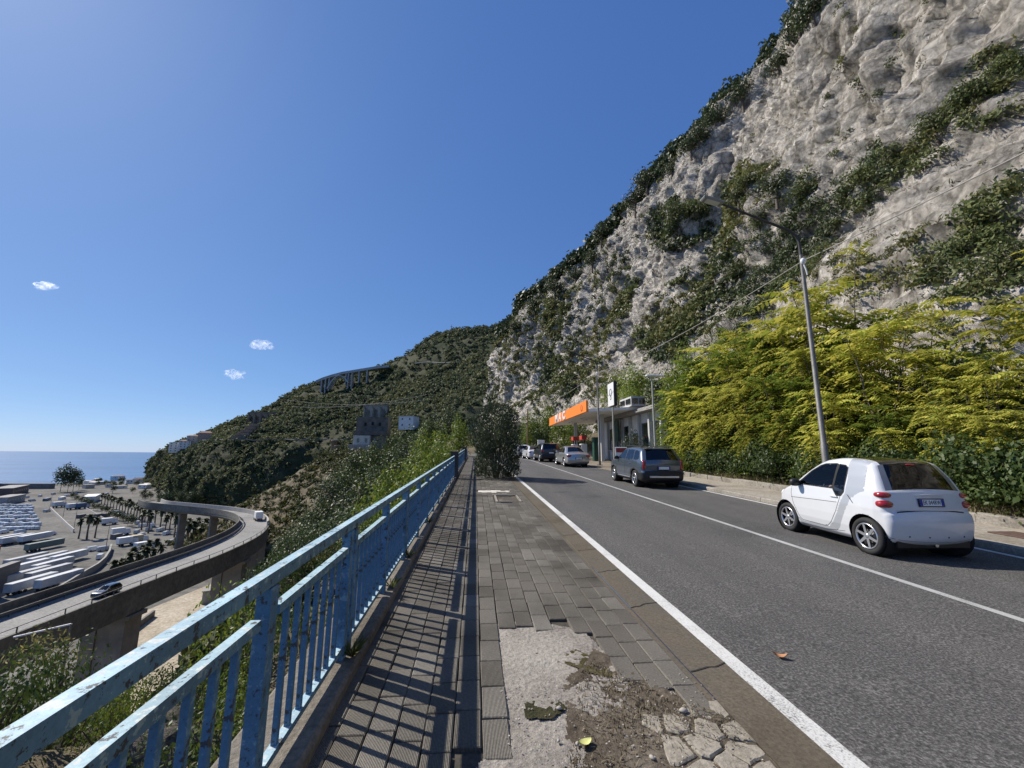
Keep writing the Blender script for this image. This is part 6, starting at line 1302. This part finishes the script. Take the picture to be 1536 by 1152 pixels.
# semi-trailers
def trailer_mesh():
    mb = MB(); mb.box((0, 0, 2.5), (13.2, 2.5, 2.8), 0, bev=.08); mb.box((0, 0, 1.0), (13.0, 1.0, .25), 1)
    for x in (-5.2, -3.9, -2.6):
        for s in (1, -1): mb.lathe([(.02, -.15), (.48, -.15), (.5, .0), (.48, .15), (.02, .15)], 12, 1, 'y', (x, s*1.05, .5))
    mb.box((4.2, .7, .55), (.14, .14, 1.0), 1); mb.box((4.2, -.7, .55), (.14, .14, 1.0), 1); return mb
def trailer(label, p, a, m):
    t = tag(empty('trailer', p, (0, 0, a)), label, 'trailer', 'semi-trailers parked in the port'); t.scale = (1.15, 1.1, 1.0); mb = MB().box((0, 0, 2.5), (13.2, 2.5, 2.8), bev=.08); mb.build('cover', m, t)
    MB().box((0, 0, 1.0), (13.0, 1.0, .25)).build('chassis', M_CHAS, t)
    for x in (-5.2, -3.9, -2.6):
        for s in (1, -1): MB().lathe([(.02, -.15), (.48, -.15), (.5, .0), (.48, .15), (.02, .15)], 12, axis='y', c=(x, s*1.05, .5)).build('wheel', M_TYRE, t)
for k, (x, y) in enumerate([(38, 848), (70, 846), (102, 843), (40, 859), (78, 856), (38, 872), (72, 868), (46, 884), (88, 878), (8, 815), (24, 815), (52, 812)]):
    trailer('white covered semi-trailer in the slanting rows behind the container stack' if k < 9 else 'semi-trailer in the line below the parked vans', P2(x, y), TA+rv.uniform(-.03, .03), M_TARP if k != 11 else mat('trailer_white', (.6, .61, .62), .5, .1))
trailer('long dull green trailer standing alone by the port road', P2(66, 824), TA-.1, mat('dull_green', (.13, .17, .16), .6, .15))
# containers
def container(label, p, a, m, group=None, L=12.2):
    o = MB(); W_, H_ = 2.44, 2.59; n = 44
    for s in (1, -1):
        V = []
        for i in range(n+1):
            x = -L/2+L*i/n; d = .0 if (i//1) % 2 else -.05; V += [(x, s*(W_/2+d), .12), (x, s*(W_/2+d), H_-.1)]
        o.add(V, [(2*i, 2*i+2, 2*i+3, 2*i+1) for i in range(n)])
    o.box((0, 0, H_-.06), (L, W_, .1)); o.box((0, 0, .08), (L, W_, .14))
    for x in (-L/2+.05, L/2-.05): o.box((x, 0, H_/2), (.08, W_-.06, H_-.1))
    for x in (-L/2+.06, L/2-.06):
        for y in (-W_/2+.06, W_/2-.06): o.box((x, y, H_/2), (.14, .14, H_-.02))
    b = o.build('shipping_container', m); b.location = p; b.rotation_euler = (0, 0, a); return tag(b, label, 'container', group)
cols_ = [mat('container_red', (.30, .075, .05), .6, .2, .8), mat('container_orange', (.42, .13, .06), .6, .2, .8), mat('container_brown', (.16, .06, .05), .6, .2, .8), mat('container_grey', (.12, .115, .115), .6, .2, .8), mat('container_blue', (.08, .13, .2), .6, .2, .8)]
pc = P2(-42, 900); ac = TA+.35; dn = np.array([-math.sin(ac), math.cos(ac), 0]); dl = np.array([math.cos(ac), math.sin(ac), 0])
for lv in range(6): container('rusty red shipping container in the tall stack, level %s from the ground' % ('one', 'two', 'three', 'four', 'five', 'six')[lv], pc+np.array([0, 0, 2.6*lv]), ac, cols_[(2, 0, 2, 0, 2, 1)[lv]], 'stacked containers')
for lv in range(5): container('brown shipping container behind the tall stack, level %s from the ground' % ('one', 'two', 'three', 'four', 'five')[lv], pc+dn*2.6+np.array([0, 0, 2.6*lv]), ac, cols_[(0, 2, 0, 2, 0)[lv]], 'stacked containers')
for lv in range(3): container('dark grey shipping container beside the red stack, %s layer' % ('lower', 'middle', 'upper')[lv], pc+dl*12.6+np.array([0, 0, 2.6*lv]), ac, cols_[3], 'stacked containers')
container('long blue container at the edge of the far port road', P2(70, 751), TA+.5, cols_[4], None); container('pale container next to the blue one on the far port road', P2(93, 749), TA+.5, M_LW)
for k, (x, y) in enumerate([(121, 777), (135, 777), (147, 776), (158, 775)]): container('short dark skip container behind the three palms', P2(x, y), TA, cols_[3], 'dark skips', 5)
container('short dark skip container between the three palms and the lorries', P2(174, 808), TA, cols_[3], None, 5)
# parked vans in rows
def van_mesh():
    mb = MB(); prof = [(-2.5, .35), (-2.5, 2.0), (-2.35, 2.15), (1.0, 2.15), (1.35, 2.0), (1.95, 1.25), (2.5, 1.0), (2.55, .35)]; n = len(prof)
    V = [(x, s*(.95 if z < 1.3 else .85), z) for s in (-1, 1) for x, z in prof]; mb.add(V, [tuple(range(n)), tuple(range(2*n-1, n-1, -1))]+[(i, (i+1) % n, n+(i+1) % n, n+i) for i in range(n)])
    mb.add([(1.38, -.8, 1.98), (1.38, .8, 1.98), (1.97, .85, 1.28), (1.97, -.85, 1.28)], [(0, 1, 2, 3)], 1)
    for s in (1, -1):
        mb.add([(.2, s*.9, 1.3), (1.6, s*.92, 1.3), (1.25, s*.87, 1.9), (.2, s*.87, 1.9)], [(0, 1, 2, 3)], 1)
        for x in (-1.6, 1.6): mb.lathe([(.02, -.1), (.33, -.1), (.33, .1), (.02, .1)], 12, 2, 'y', (x, s*.85, .33))
    return mb
vm = [van_mesh().mesh('parked_van', [mat('van_paint%d' % k, c, .35, .05, coat=.5), M_DGL, M_TYRE]) for k, c in enumerate([(.68, .69, .7), (.6, .62, .64), (.45, .48, .5), (.7, .7, .68)])]
for r_, py in enumerate((760, 763.5, 767.5, 772, 777, 782.5, 788.5, 795)):
    for k in range(15):
        px = -8+k*(4.3+.16*r_)+r_*1.0
        if px > 44+2.6*r_ or rv.random() < .1: continue
        p = P2(px+rv.uniform(-.8, .8), py+rv.uniform(-.7, .7)); o = link('parked_van', vm[rv.choice((0, 0, 0, 1, 2, 3))]); o.location = p; o.rotation_euler = (0, 0, TA+1.1+rv.uniform(-.1, .1)); tag(o, 'small white van parked in the close rows on the port yard', 'van', 'vans parked in rows on the port yard')
for k, (x, y) in enumerate([(70, 768), (5, 800), (30, 800), (48, 752), (30, 744), (150, 838), (155, 826), (228, 790), (240, 797), (205, 800), (212, 805), (250, 802), (175, 770), (182, 774), (190, 777), (198, 781), (206, 786), (215, 790), (223, 796), (60, 745), (40, 747), (112, 742), (150, 745), (160, 742), (58, 806), (75, 803), (140, 826), (258, 815), (275, 824), (100, 745), (80, 742)]):
    o = link('parked_van', vm[(2, 0, 1)[k % 3]]); o.location = P2(x, y); o.rotation_euler = (0, 0, TA+rv.uniform(-.5, .5)); tag(o, 'van standing singly on the port roads and among the palms', 'van', 'single vans about the port')
# walls, breakwater, masts
def low_wall(label, pts, h, w, m):
    mb = MB(); Q = [P2(*p) for p in pts]
    for a, b in zip(Q[:-1], Q[1:]): mb.bar((a[0], a[1], PZ+h/2), (b[0], b[1], PZ+h/2), w, h)
    return tag(mb.build('boundary_wall', m), label, 'wall')
low_wall('long pale boundary wall dividing the van park from the lorry yard', [(75, 765), (88, 778), (100, 790), (110, 799)], 2.2, .5, M_PALEC)
low_wall('curved grey wall along the port road beside the covered trailers', [(166, 824), (163, 834), (156, 845), (145, 855), (128, 865), (105, 880), (80, 895)], 2.6, .7, M_CONC)
low_wall('dark breakwater wall along the shore beyond the port', [(-40, 735), (0, 733), (40, 733), (78, 733)], 6.5, 7, M_CONCD)
low_wall('pale fence wall under the row of palms', [(128, 763), (150, 776), (168, 786)], 1.2, .3, M_PALEC)
for k, (x, y, h) in enumerate([(74, 766, 13), (110, 797, 13), (158, 827, 14), (94, 778, 13), (165, 760, 19), (236, 745, 16)]):
    t = tag(empty('light_mast', P2(x, y)), 'slender lighting mast standing on the port ground', 'mast', 'lighting masts in the port'); MB().tube([(0, 0, 0), (0, 0, h)], [.14, .07], 8).build('shaft', M_STEEL, t); MB().box((0, 0, h), (.9, .3, .14)).build('lamp_head', M_STEEL, t)
# palms
def palm_mesh(seed):
    rng = np.random.default_rng(seed); tb = MB(); tb.tube([(0, 0, 0), (.1, 0, 2.5), (.05, .05, 5), (0, 0, 7.2)], [.32, .24, .24, .3], 8); V = []; F = []
    for k in range(46):
        az = rng.uniform(0, 6.28); el = math.radians(rng.uniform(-70, 75)) if k > 14 else math.radians(rng.uniform(20, 80)); L = rng.uniform(1.7, 2.5); d = np.array([math.cos(az), math.sin(az)]); s = np.array([-d[1], d[0]])
        o = len(V); n = 5
        for i in range(n+1):
            f = i/n; r = L*math.cos(el)*f*(1-.12*f); z = 7.2+L*(math.sin(el)*f-.42*f*f); w = .42*math.sin(math.pi*(.12+.85*f))
            V += [(d[0]*r+s[0]*w, d[1]*r+s[1]*w, z-.22*w), (d[0]*r, d[1]*r, z), (d[0]*r-s[0]*w, d[1]*r-s[1]*w, z-.22*w)]
        for i in range(n): F += [(o+3*i, o+3*i+3, o+3*i+4, o+3*i+1), (o+3*i+1, o+3*i+4, o+3*i+5, o+3*i+2)]
    return tb.mesh('trunk', mat('palm_trunk', (.13, .10, .075), .9, .3, 4)), fast_mesh('crown', np.array(V), np.array(F), leafmat('palm_leaf', [(.03, .045, .018), (.05, .065, .025), (.07, .08, .035), (.08, .07, .04)], .2, .6))
PALM = [palm_mesh(k) for k in range(4)]
def palm(x, y, s, label, group): plant('palm_tree', label, 'palm tree', group, PALM[rv.randrange(4)], P2(x, y), rv.uniform(0, 6.28), s*1.45)
for x, y, s in ((117.5, 808, .92), (130, 809, 1.12), (142, 807, .95)): palm(x, y, s, 'one of three palms standing together on an island of the port road', 'three palms on the traffic island')
for k in range(17): palm(152+k*4.3, 757+k*2.0+rv.uniform(-1, 1), rv.uniform(.85, 1.1), 'palm in the straight avenue leading towards the beach', 'palms of the avenue')
for k, (x, y) in enumerate([(240, 792), (247, 800), (254, 797), (261, 806), (268, 802), (274, 812), (281, 808), (287, 818), (294, 812), (300, 820), (268, 818), (280, 822), (212, 795), (222, 800), (232, 786), (250, 785), (306, 808), (262, 792)]): palm(x, y, rv.uniform(.85, 1.1), 'palm in the thick clump inside the curve of the viaduct', 'palms inside the viaduct curve')
for k, (x, y) in enumerate([(165, 885), (178, 880), (190, 874), (203, 868), (214, 862), (226, 857), (238, 850), (196, 856), (210, 850), (220, 845), (232, 840)]): palm(x, y, rv.uniform(.7, .95), 'palm crowded close behind the straight viaduct wall', 'palms behind the viaduct wall')
# broadleaf trees of the port
TP = [tree_kit(900+k, 10.5, 4.2, 800, .8, L_DRK) for k in range(3)]
for k in range(15): 
    x = 108+k*6.4; plant('round_tree', 'round-headed dark tree in the line along the port fence', 'tree', 'round trees along the port fence', TP[k % 3], P2(x, 750+k*2.9+rv.uniform(-1.5, 1.5)), rv.uniform(0, 6), rv.uniform(.6, .8))
for x, y, s, lab in ((90, 738, 2.7, 'tallest dark tree of the trio on the shore beyond the port'), (101, 738, 2.2, 'middle tree of the tall trio on the shore'), (109, 737, 2.3, 'spreading last tree of the tall trio on the shore'), (118, 735, 1.4, 'low round tree next to the tall trio on the shore')): plant('shore_tree', lab, 'tree', None, TP[rv.randrange(3)], P2(x, y), 0, (s*.9, s*.9, s*1.2))
for k in range(22):
    x = rv.uniform(124, 238); plant('shore_tree', 'small dark tree among the beach houses', 'tree', 'small trees among the beach houses', TP[k % 3], P2(x, rv.uniform(724, 741)), rv.uniform(0, 6), rv.uniform(.6, 1.0))
for k in range(14): plant('bank_bush', 'dark bushy tree screening the spot where the viaduct road meets the hill', 'tree', 'trees at the end of the viaduct', TP[k % 3], P2(rv.uniform(236, 300), rv.uniform(762, 768)), rv.uniform(0, 6), (rv.uniform(.8, 1.1), rv.uniform(.8, 1.1), rv.uniform(1.3, 1.8)))
for k in range(10): plant('shore_tree', 'bushy tree on the mound at the foot of the headland', 'tree', 'trees on the headland mound', TP[k % 3], P2(rv.uniform(205, 262), rv.uniform(742, 756)), rv.uniform(0, 6), rv.uniform(.6, 1.1))
# beach houses
def house(name, label, p, L, W_, H_, a, wallm, roofm, group=None, nwin=2, roof=1.2, floors=1, cat='building'):
    t = tag(empty(name, p, (0, 0, a)), label, cat, group); MB().box((0, 0, H_/2-.5), (L, W_, H_+1)).build('wall', wallm, t)
    if roof > 0: MB().add([(-L/2-.3, -W_/2-.3, H_+.002), (L/2+.3, -W_/2-.3, H_+.002), (L/2+.3, W_/2+.3, H_+.002), (-L/2-.3, W_/2+.3, H_+.002), (-L/2+W_*.3, 0, H_+roof), (L/2-W_*.3, 0, H_+roof)], [(0, 1, 5, 4), (1, 2, 5), (2, 3, 4, 5), (3, 0, 4), (3, 2, 1, 0)]).build('roof', roofm, t)
    else: MB().box((0, 0, H_+.12), (L+.5, W_+.5, .3), bev=.03).build('roof', roofm, t)
    for f in range(floors):
        for k in range(nwin):
            x = -L/2+L*(k+.5)/nwin; z = H_*(f+.55)/floors
            for s in (1, -1): MB().box((x, s*(W_/2+.01), z), (min(1.1, L/nwin*.45), .1, min(1.5, H_/floors*.5)), bev=.01).build('window', M_DGL, t)
    return t
M_HW = mat('house_white', (.66, .65, .62), .8, .1, .3); M_HC = mat('house_cream', (.5, .46, .38), .85, .15, .3); M_TILE = mat('roof_tile', (.26, .13, .085), .85, .25, 1); M_HP = mat('house_pink', (.42, .27, .21), .85, .12, .3); M_OLD = m_ground('old_masonry', [(.09, .08, .07), (.15, .135, .115), (.2, .185, .16)], .3, 2.5, .5, .1)
for k in range(20):
    x = rv.uniform(122, 240); y = rv.uniform(719, 735); house('beach_house', 'little pale beach building by the shore beneath the headland', P2(x, y), rv.uniform(7, 15), rv.uniform(5, 9), rv.uniform(3.2, 6), rv.uniform(0, 3), rv.choice((M_HW, M_HW, M_HC)), rv.choice((M_HW, M_TILE, M_CONC)), 'beach buildings', 2, rv.choice((0, 0, 1)))
house('port_shed', 'long low pale shed between the round trees and the palms', P2(136, 752), 32, 9, 5.5, TA+.6, M_HW, M_LW, None, 6, 0); house('port_shed', 'low brown shed at the far end of the van park', P2(15, 742), 60, 15, 8.5, TA+.6, mat('shed_brown', (.14, .1, .09), .8, .2), M_CONC, None, 8, 0); house('port_shed', 'grey flat-roofed shed in front of the low brown one', P2(12, 755), 36, 10, 6.5, TA+.5, mat('shed_grey', (.3, .31, .32), .7, .15), M_CONC, None, 6, 0)
# below the viaduct
house('site_hut', 'white site hut standing under the viaduct by the second pier', at_z(378, 872, PZ), 8, 4, 4.5, .8, M_HW, M_HW, None, 2, 0); house('concrete_shelter', 'plain concrete shelter on the sandy works yard', at_z(322, 902, PZ), 6.5, 4, 3.8, .4, M_CONC, M_CONC, None, 1, 0)
wl_ = tag(empty('retaining_wall', at_z(435, 792, PZ)), 'grey retaining wall with an arched opening at the foot of the hill', 'wall'); wl_.rotation_euler = (0, 0, .15); wl_.scale = (1.5, 1.5, 1.5); MB().box((0, 0, 3.5), (34, 1.5, 8)).build('wall', M_VIA, wl_); MB().box((0, 0, 7.6), (34.6, 2.1, .5), bev=.05).build('coping', M_PALEC, wl_)
mb = MB(); n = 12; mb.add([(11+2.2*math.cos(math.pi*k/n), -.78, 1.5+2.6*math.sin(math.pi*k/n)) for k in range(n+1)]+[(8.8, -.78, 0), (13.2, -.78, 0)], [tuple(range(n+1))+(n+1, n+2)]); mb.build('arch_opening', M_WELL, wl_)
t = tag(empty('street_lamp', at_z(95, 1003, -15)+np.array([0, 0, -9])), 'plain lamp with a single level arm rising from the street below the railing', 'street lamp'); MB().tube([(0, 0, 0), (0, 0, 12.2)], [.13, .08], 8).build('pole', M_POLE, t); MB().bar((0, 0, 12.2), (-2.6, -1.5, 11.9), .12, .1).build('arm', M_WHITE, t)
mb = MB(); Q = [at_z(x, y, PZ) for x, y in ((150, 985), (190, 955), (230, 925))]
for a, b in zip(Q[:-1], Q[1:]): mb.bar((a[0], a[1], PZ+.9), (b[0], b[1], PZ+.9), .6, 1.8)
tag(mb.build('boundary_wall', M_CONCD), 'dark street wall running beneath the viaduct beside the first pier', 'wall')

# ================================================================== ON THE FAR HILL
M_AUT = mat('bridge_concrete', (.4, .385, .36), .85, .15, .1); M_STONE = m_ground('aqueduct_stone', [(.17, .125, .095), (.25, .19, .145), (.3, .24, .19)], .2, 1.5, .4, .1)
# motorway arch bridge
dk = [at_y(px, py, 549) for px, py in ((476, 574.5), (486, 570), (500, 565.5), (515, 561.5), (530, 559), (548, 556), (566, 553), (585, 551))]
t = tag(empty('arch_bridge', dk[3]-np.array([0, 0, 18])), 'pale concrete arch bridge carrying a road high on the wooded hill', 'bridge'); og = Vector(t.location)
def bput(mb, nm, m, par=t, o_=og): o = mb.build(nm, m, par); o.location = -o_; return o
mb = MB()
for a, b in zip(dk[:-1], dk[1:]): mb.bar(a, b, 12, 1.9)
bput(mb, 'deck', M_AUT); mb = MB()
for a, b in zip(dk[:-1], dk[1:]): mb.bar(a+np.array([0, -5.8, 1.6]), b+np.array([0, -5.8, 1.6]), .4, 1.3)
bput(mb, 'parapet', M_AUT)
fl, cr, fr = at_y(492.5, 584, 546), at_y(511, 564.5, 546), at_y(524, 575.5, 546)
ap = []
for k in range(25):
    f = k/24; x = fl[0]+(fr[0]-fl[0])*f; u = (x-cr[0])/((fl[0]-cr[0]) if x < cr[0] else (fr[0]-cr[0])); z = cr[2]-(cr[2]-(fl[2] if x < cr[0] else fr[2]))*u*u; ap.append((x, 546.0, z))
for dy in (-4.5, 4.5):
    mb = MB()
    for a, b in zip(ap[:-1], ap[1:]): mb.bar((a[0], a[1]+dy, a[2]), (b[0], b[1]+dy, b[2]), 1.8, 1.6)
    bput(mb, 'arch_rib', M_AUT)
for px, y0, y1 in ((484, 571, 592), (490, 569, 588), (495.5, 567, 580), (520.5, 561, 571), (524, 560, 577), (529.5, 559, 577), (540, 557, 573), (552, 555, 568)):
    a = at_y(px, y0, 547.5); b = at_y(px, y1, 547.5); bput(MB().box((a[0], 547.5, (a[2]+b[2])/2-3), (1.3, 8, a[2]-b[2]+6)), 'pier', M_AUT)
# stone arcades
def arcade(name, label, A, B, h, n, depth, m, solid=0.0):
    A = np.array(A, float); B = np.array(B, float); L = np.linalg.norm(B[:2]-A[:2]); a = math.atan2(B[1]-A[1], B[0]-A[0]); t = tag(empty(name, (A+B)/2-np.array([0, 0, h]), (0, 0, a)), label, 'aqueduct'); w = L/n; r = w*.36
    for k in range(n):
        x0 = -L/2+w*k; xm = x0+w/2; q = 10; zc = h*.52; poly = [(x0, -3), (xm-r, -3), (xm-r, zc)]+[(xm-r*math.cos(math.pi*i/q), zc+r*1.15*math.sin(math.pi*i/q)) for i in range(1, q)]+[(xm+r, zc), (xm+r, -3), (x0+w, -3), (x0+w, h), (x0, h)]
        bm = bmesh.new(); f = bm.faces.new([bm.verts.new((x, -depth/2, z)) for x, z in poly]); bmesh.ops.triangulate(bm, faces=[f]); ex = bmesh.ops.extrude_face_region(bm, geom=list(bm.faces)); bmesh.ops.translate(bm, verts=[v for v in ex['geom'] if isinstance(v, bmesh.types.BMVert)], vec=(0, depth, 0)); bmesh.ops.recalc_face_normals(bm, faces=bm.faces)
        me = bpy.data.meshes.new('arch_bay'); bm.to_mesh(me); bm.free(); me.materials.append(m); link('arch_bay', me, t)
    MB().box((0, 0, h+.3), (L+.6, depth+.8, .6)).build('coping', m, t)
    MB().box((0, depth*1.2, h*.45), (L, .5, h+5)).build('back_wall', M_OLD, t)
    return t
pa = hill_at(378, 634); Yp = pa[1]-9; arcade('stone_arcade', 'old brown stone arcade of open arches high on the headland', at_y(374, 621, Yp), at_y(430, 618, Yp-4), 14, 6, 4, M_STONE)
Yp = hill_at(560, 625)[1]-9; arcade('stone_arcade', 'short stone arcade with two tall arches above the ruined mill', at_y(547, 608, Yp), at_y(582, 610, Yp-2), 13.5, 3, 4, mat('pale_stone', (.30, .27, .22), .9, .2, .3))
# ruined mill and its house
Yp = hill_at(552, 690)[1]-14; sc_ = Yp/FPX*1.0
def on(px, py): return at_y(px, py, Yp)
t = tag(empty('ruined_mill', on(553, 690)), 'large ruined grey mill on the hillside with a pale house built against its foot', 'building'); og = Vector(t.location)
def rb(nm, x0, y0, x1, y1, dep, m, dy=0):
    a = on(x0, y0); b = on(x1, y1); return bput(MB().box(((a[0]+b[0])/2, Yp+dy+dep/2, (a[2]+b[2])/2), (b[0]-a[0], dep, a[2]-b[2])), nm, m, t, og)
w0 = rb('upper_wall', 532, 624, 578, 652, 12, M_OLD, 6); rb('side_wall', 555, 653, 576, 688, 12, M_OLD, 3); rb('house_wall', 530, 653, 554, 668, 8, M_HC, 0); rb('lower_wall', 524, 668, 555, 692, 9, mat('mill_plaster', (.3, .275, .23), .9, .2, .3), -.5)
rb('cornice', 523, 666.5, 556, 668.5, 10, M_CONC, -1); rb('terrace', 529, 646, 578, 653, 9, M_OLD, 1.5)
for x, y in ((537, 660.5), (549, 660.5)): rb('window', x-1.4, y-3, x+1.4, y+3, .4, M_DGL, -.25)
for x, y in ((534, 673), (548, 673), (560.5, 662)): rb('window', x-1.6, y-3, x+1.6, y+3, .4, M_DGL, -.75 if x < 556 else 2.8)
for x, y in ((545, 636), (556, 635), (567, 636)): rb('window', x-1.5, y-3, x+1.5, y+2, .4, M_WELL, 5.8)
Yp = hill_at(612, 645)[1]-10; house('hill_house', 'small white house with flat roof in the trees above the railing', at_y(613, 643, Yp), 12, 9, 9, -.35, M_HW, M_CONCD, None, 2, 0, 2)
for k, (px, py) in enumerate(((503, 672), (508, 682), (517, 693))):
    p = hill_at(px, py); r = 1.2+.35*k; o = MB().lathe([(2.2*r, -5), (2.0*r, 6.5), (2.3*r, 6.7), (2.3*r, 7.6), (.01, 7.8)], 16).build('kiln_tower', M_OLD if k else M_STONE); o.location = p-np.array([0, 6, 1]); tag(o, ['brown round kiln tower beside the ruined mill', 'grey round kiln tower just below the brown one', 'stout grey kiln tower lowest on the slope under the mill'][k], 'tower')
# houses on the headland tip
for k, (px, py, L, W_, H_, fl_, wm, rm, rf, lab) in enumerate([(271, 676, 14, 10, 12, 4, M_HW, M_HW, 0, 'white apartment block at the very tip of the headland'), (283, 670, 12, 9, 9, 3, M_HW, M_TILE, 1.2, 'white villa stepping up behind the apartment block on the headland'), (297, 663, 15, 9, 9, 3, M_HC, M_TILE, 1.2, 'cream villa with tiled roof on the headland'), (313, 658, 15, 10, 9, 3, M_HP, M_TILE, 2.2, 'pink villa with red hipped roof highest on the headland')]):
    p = hill_at(px, py); house('headland_house', lab, (p[0], p[1]-8, p[2]-1.5), L*.9, W_*.9, H_*.9, .5, wm, rm, None, 3, rf, fl_)
t = tag(empty('terrace_steps', hill_at(366, 654)), 'stepped stone retaining terraces on the headland below the arcade', 'terraces')
pt = hill_at(366, 658)
for k in range(5): MB().box((k*.9, k*4.5-7, k*3.2-1), (13-k*.9, 3.5, 2.8)).build('terrace_wall', M_STONE, t)
# hill road with parapet
mb = MB(); pr = [hill_at(x, 661 if x < 520 else 658) for x in range(300, 530, 12)]
for a, b in zip(pr[:-1], pr[1:]): mb.bar(a+np.array([0, -4, 1.2]), b+np.array([0, -4, 1.2]), .6, .9)
tag(mb.build('road_wall', M_CONCD), 'grey parapet wall of the coast road crossing the wooded hill', 'wall')
mb = MB(); pr = [hill_at(x, y) for x, y in ((622, 547), (640, 547), (660, 546), (690, 543))]
for a, b in zip(pr[:-1], pr[1:]): mb.bar(a+np.array([0, -5, 1.0]), b+np.array([0, -5, 1.0]), .6, 1.0)
tag(mb.build('road_wall', M_CONC), 'short pale road wall high on the hill under its summit', 'wall')
p = hill_at(677, 501); t = tag(empty('antenna_mast', p), 'thin lattice mast on the summit of the wooded hill', 'mast'); MB().tube([(0, 0, 0), (0, 0, 14)], [.5, .2], 6).build('shaft', M_STEEL, t); MB().bar((-1.5, 0, 11), (1.5, 0, 11), .4, .4).build('cross_arm', M_STEEL, t)
for k, (a, b) in enumerate((((440, 610, 450), (640, 592, 375)), ((430, 600, 450), (640, 600, 375)))):
    cable('power_line', at_y(*a), at_y(*b), 4.5, .14, ['upper pale power line spanning the wooded hill', 'lower pale power line spanning the wooded hill'][k], M_CABLE)
# distant coast road past the railing: a bit of pale wall
# ================================================================== SMALL THINGS ON THE GROUND
def leaf(name, label, x, y, s, a, m, curl=.25):
    z = G(y); mb = MB(); n = 7; V = []
    for i in range(n+1):
        f = i/n; w = s*.30*math.sin(math.pi*min(1, f*.95+.03))**.8; u = (f-.5)*s; zz = .006+s*curl*(2*f-1)**2*.5
        V += [(u, -w, zz+s*.12), (u, 0, zz), (u, w, zz+s*.10)]
    mb.add(V, [q for i in range(n) for q in ((3*i, 3*i+3, 3*i+4, 3*i+1), (3*i+1, 3*i+4, 3*i+5, 3*i+2))], 0, True); o = mb.build(name, m); o.location = (x, y, z+.004); o.rotation_euler = (SLOPE, 0, a); return tag(o, label, 'leaf')
leaf('fallen_leaf', 'curled brown dry leaf lying on the asphalt inside the edge line', 2.42, 3.36, .10, -.5, mat('brown_leaf', (.42, .2, .09), .7, .2, 20), .5)
leaf('fallen_leaf', 'pale yellow-green leaf lying on the bare dirt', .64, 2.54, .085, .35, mat('lime_leaf', (.55, .56, .2), .6, .1, 20))
leaf('fallen_leaf', 'small yellow leaf on the edge beam below the railing', -.98, 4.62, .07, .2, mat('yellow_dry_leaf', (.6, .55, .1), .6, .1, 20)); bpy.data.objects['fallen_leaf.002'].location.z += .08
for k, (x, y, s) in enumerate(((.56, 2.86, .022), (.6, 2.55, .018), (.97, 2.42, .02), (1.33, 2.78, .03), (.5, 2.58, .015))):
    mb = MB(); blob(mb, (0, 0, s*.3), (s*2, s*1.4, s*1.1), 7, 5, p=1.6); o = mb.build('pebble', mat('pale_pebble', (.38, .35, .31), .8, .15)); o.location = (x, y, G(y)); o.rotation_euler = (0, 0, k); tag(o, 'small pale pebble lying on the dirt near the broken flagstones', 'pebble', 'pebbles on the dirt')
for k, (y, n_) in enumerate(((3.55, 14), (5.0, 10), (2.2, 16), (8.7, 10), (6.2, 9))):
    rng = np.random.default_rng(k); V = []; F = []
    for i in range(n_*3):
        a = rng.uniform(0, 6.28); h = rng.uniform(.04, .14); l = rng.uniform(.02, .12); b = len(V); d = np.array([math.cos(a), math.sin(a)]); V += [(d[1]*.004, -d[0]*.004, 0), (-d[1]*.004, d[0]*.004, 0), (d[0]*l*.5, d[1]*l*.5, h*.7), (d[0]*l, d[1]*l, h)]; F += [(b, b+1, b+2), (b, b+2, b+3)]
    o = link('weed_tuft', fast_mesh('weed_tuft', np.array(V), np.array(F), M_GRASS)); o.location = (-.87, y-.12, G(y)+.07); tag(o, 'tuft of thin weeds growing at the foot of a railing post', 'weed', 'weeds along the railing')

# ================================================================== CLOUDS
def cloud(label, px, py, w, h, seed):
    D = 9000; p = at_y(px, py, D); k = D/FPX*1.05; rng = np.random.default_rng(seed); bm = bmesh.new()
    m, nt, b, o = _nodes('cloud_vapour'); nt.nodes.remove(b); pv = nt.nodes.new('ShaderNodeVolumePrincipled'); pv.inputs['Color'].default_value = (1, 1, 1, 1); pv.inputs['Anisotropy'].default_value = .6
    n1 = _tex(nt, 'ShaderNodeTexNoise', .014, 6, .68); mr = nt.nodes.new('ShaderNodeMapRange'); mr.inputs['From Min'].default_value = .47; mr.inputs['From Max'].default_value = .72; mr.inputs['To Max'].default_value = .008; nt.links.new(n1.outputs['Fac'], mr.inputs['Value']); nt.links.new(mr.outputs['Result'], pv.inputs['Density']); nt.links.new(pv.outputs[0], o.inputs['Volume'])
    bmesh.ops.create_icosphere(bm, subdivisions=3, radius=1); co = np.array([v.co for v in bm.verts]); d = 1+.4*fbm(co*1.5, 3, seed)
    for v, q in zip(bm.verts, d): v.co = Vector((v.co.x*q*w*k/2, v.co.y*q*w*k*.35, v.co.z*q*h*k/2))
    me = bpy.data.meshes.new('cloud'); bm.to_mesh(me); bm.free(); me.materials.append(m); c = link('cloud', me); c.location = p; c.rotation_euler = (0, 0, 0); return tag(c, label, 'cloud')
cloud('tiny white cloud high over the sea, nearest the sun', 66, 429, 28, 12, 1); cloud('small white cloud above the arch bridge hill, upper of two', 393, 517, 32, 14, 2); cloud('small white cloud just below the upper one', 353, 563, 28, 13, 3)
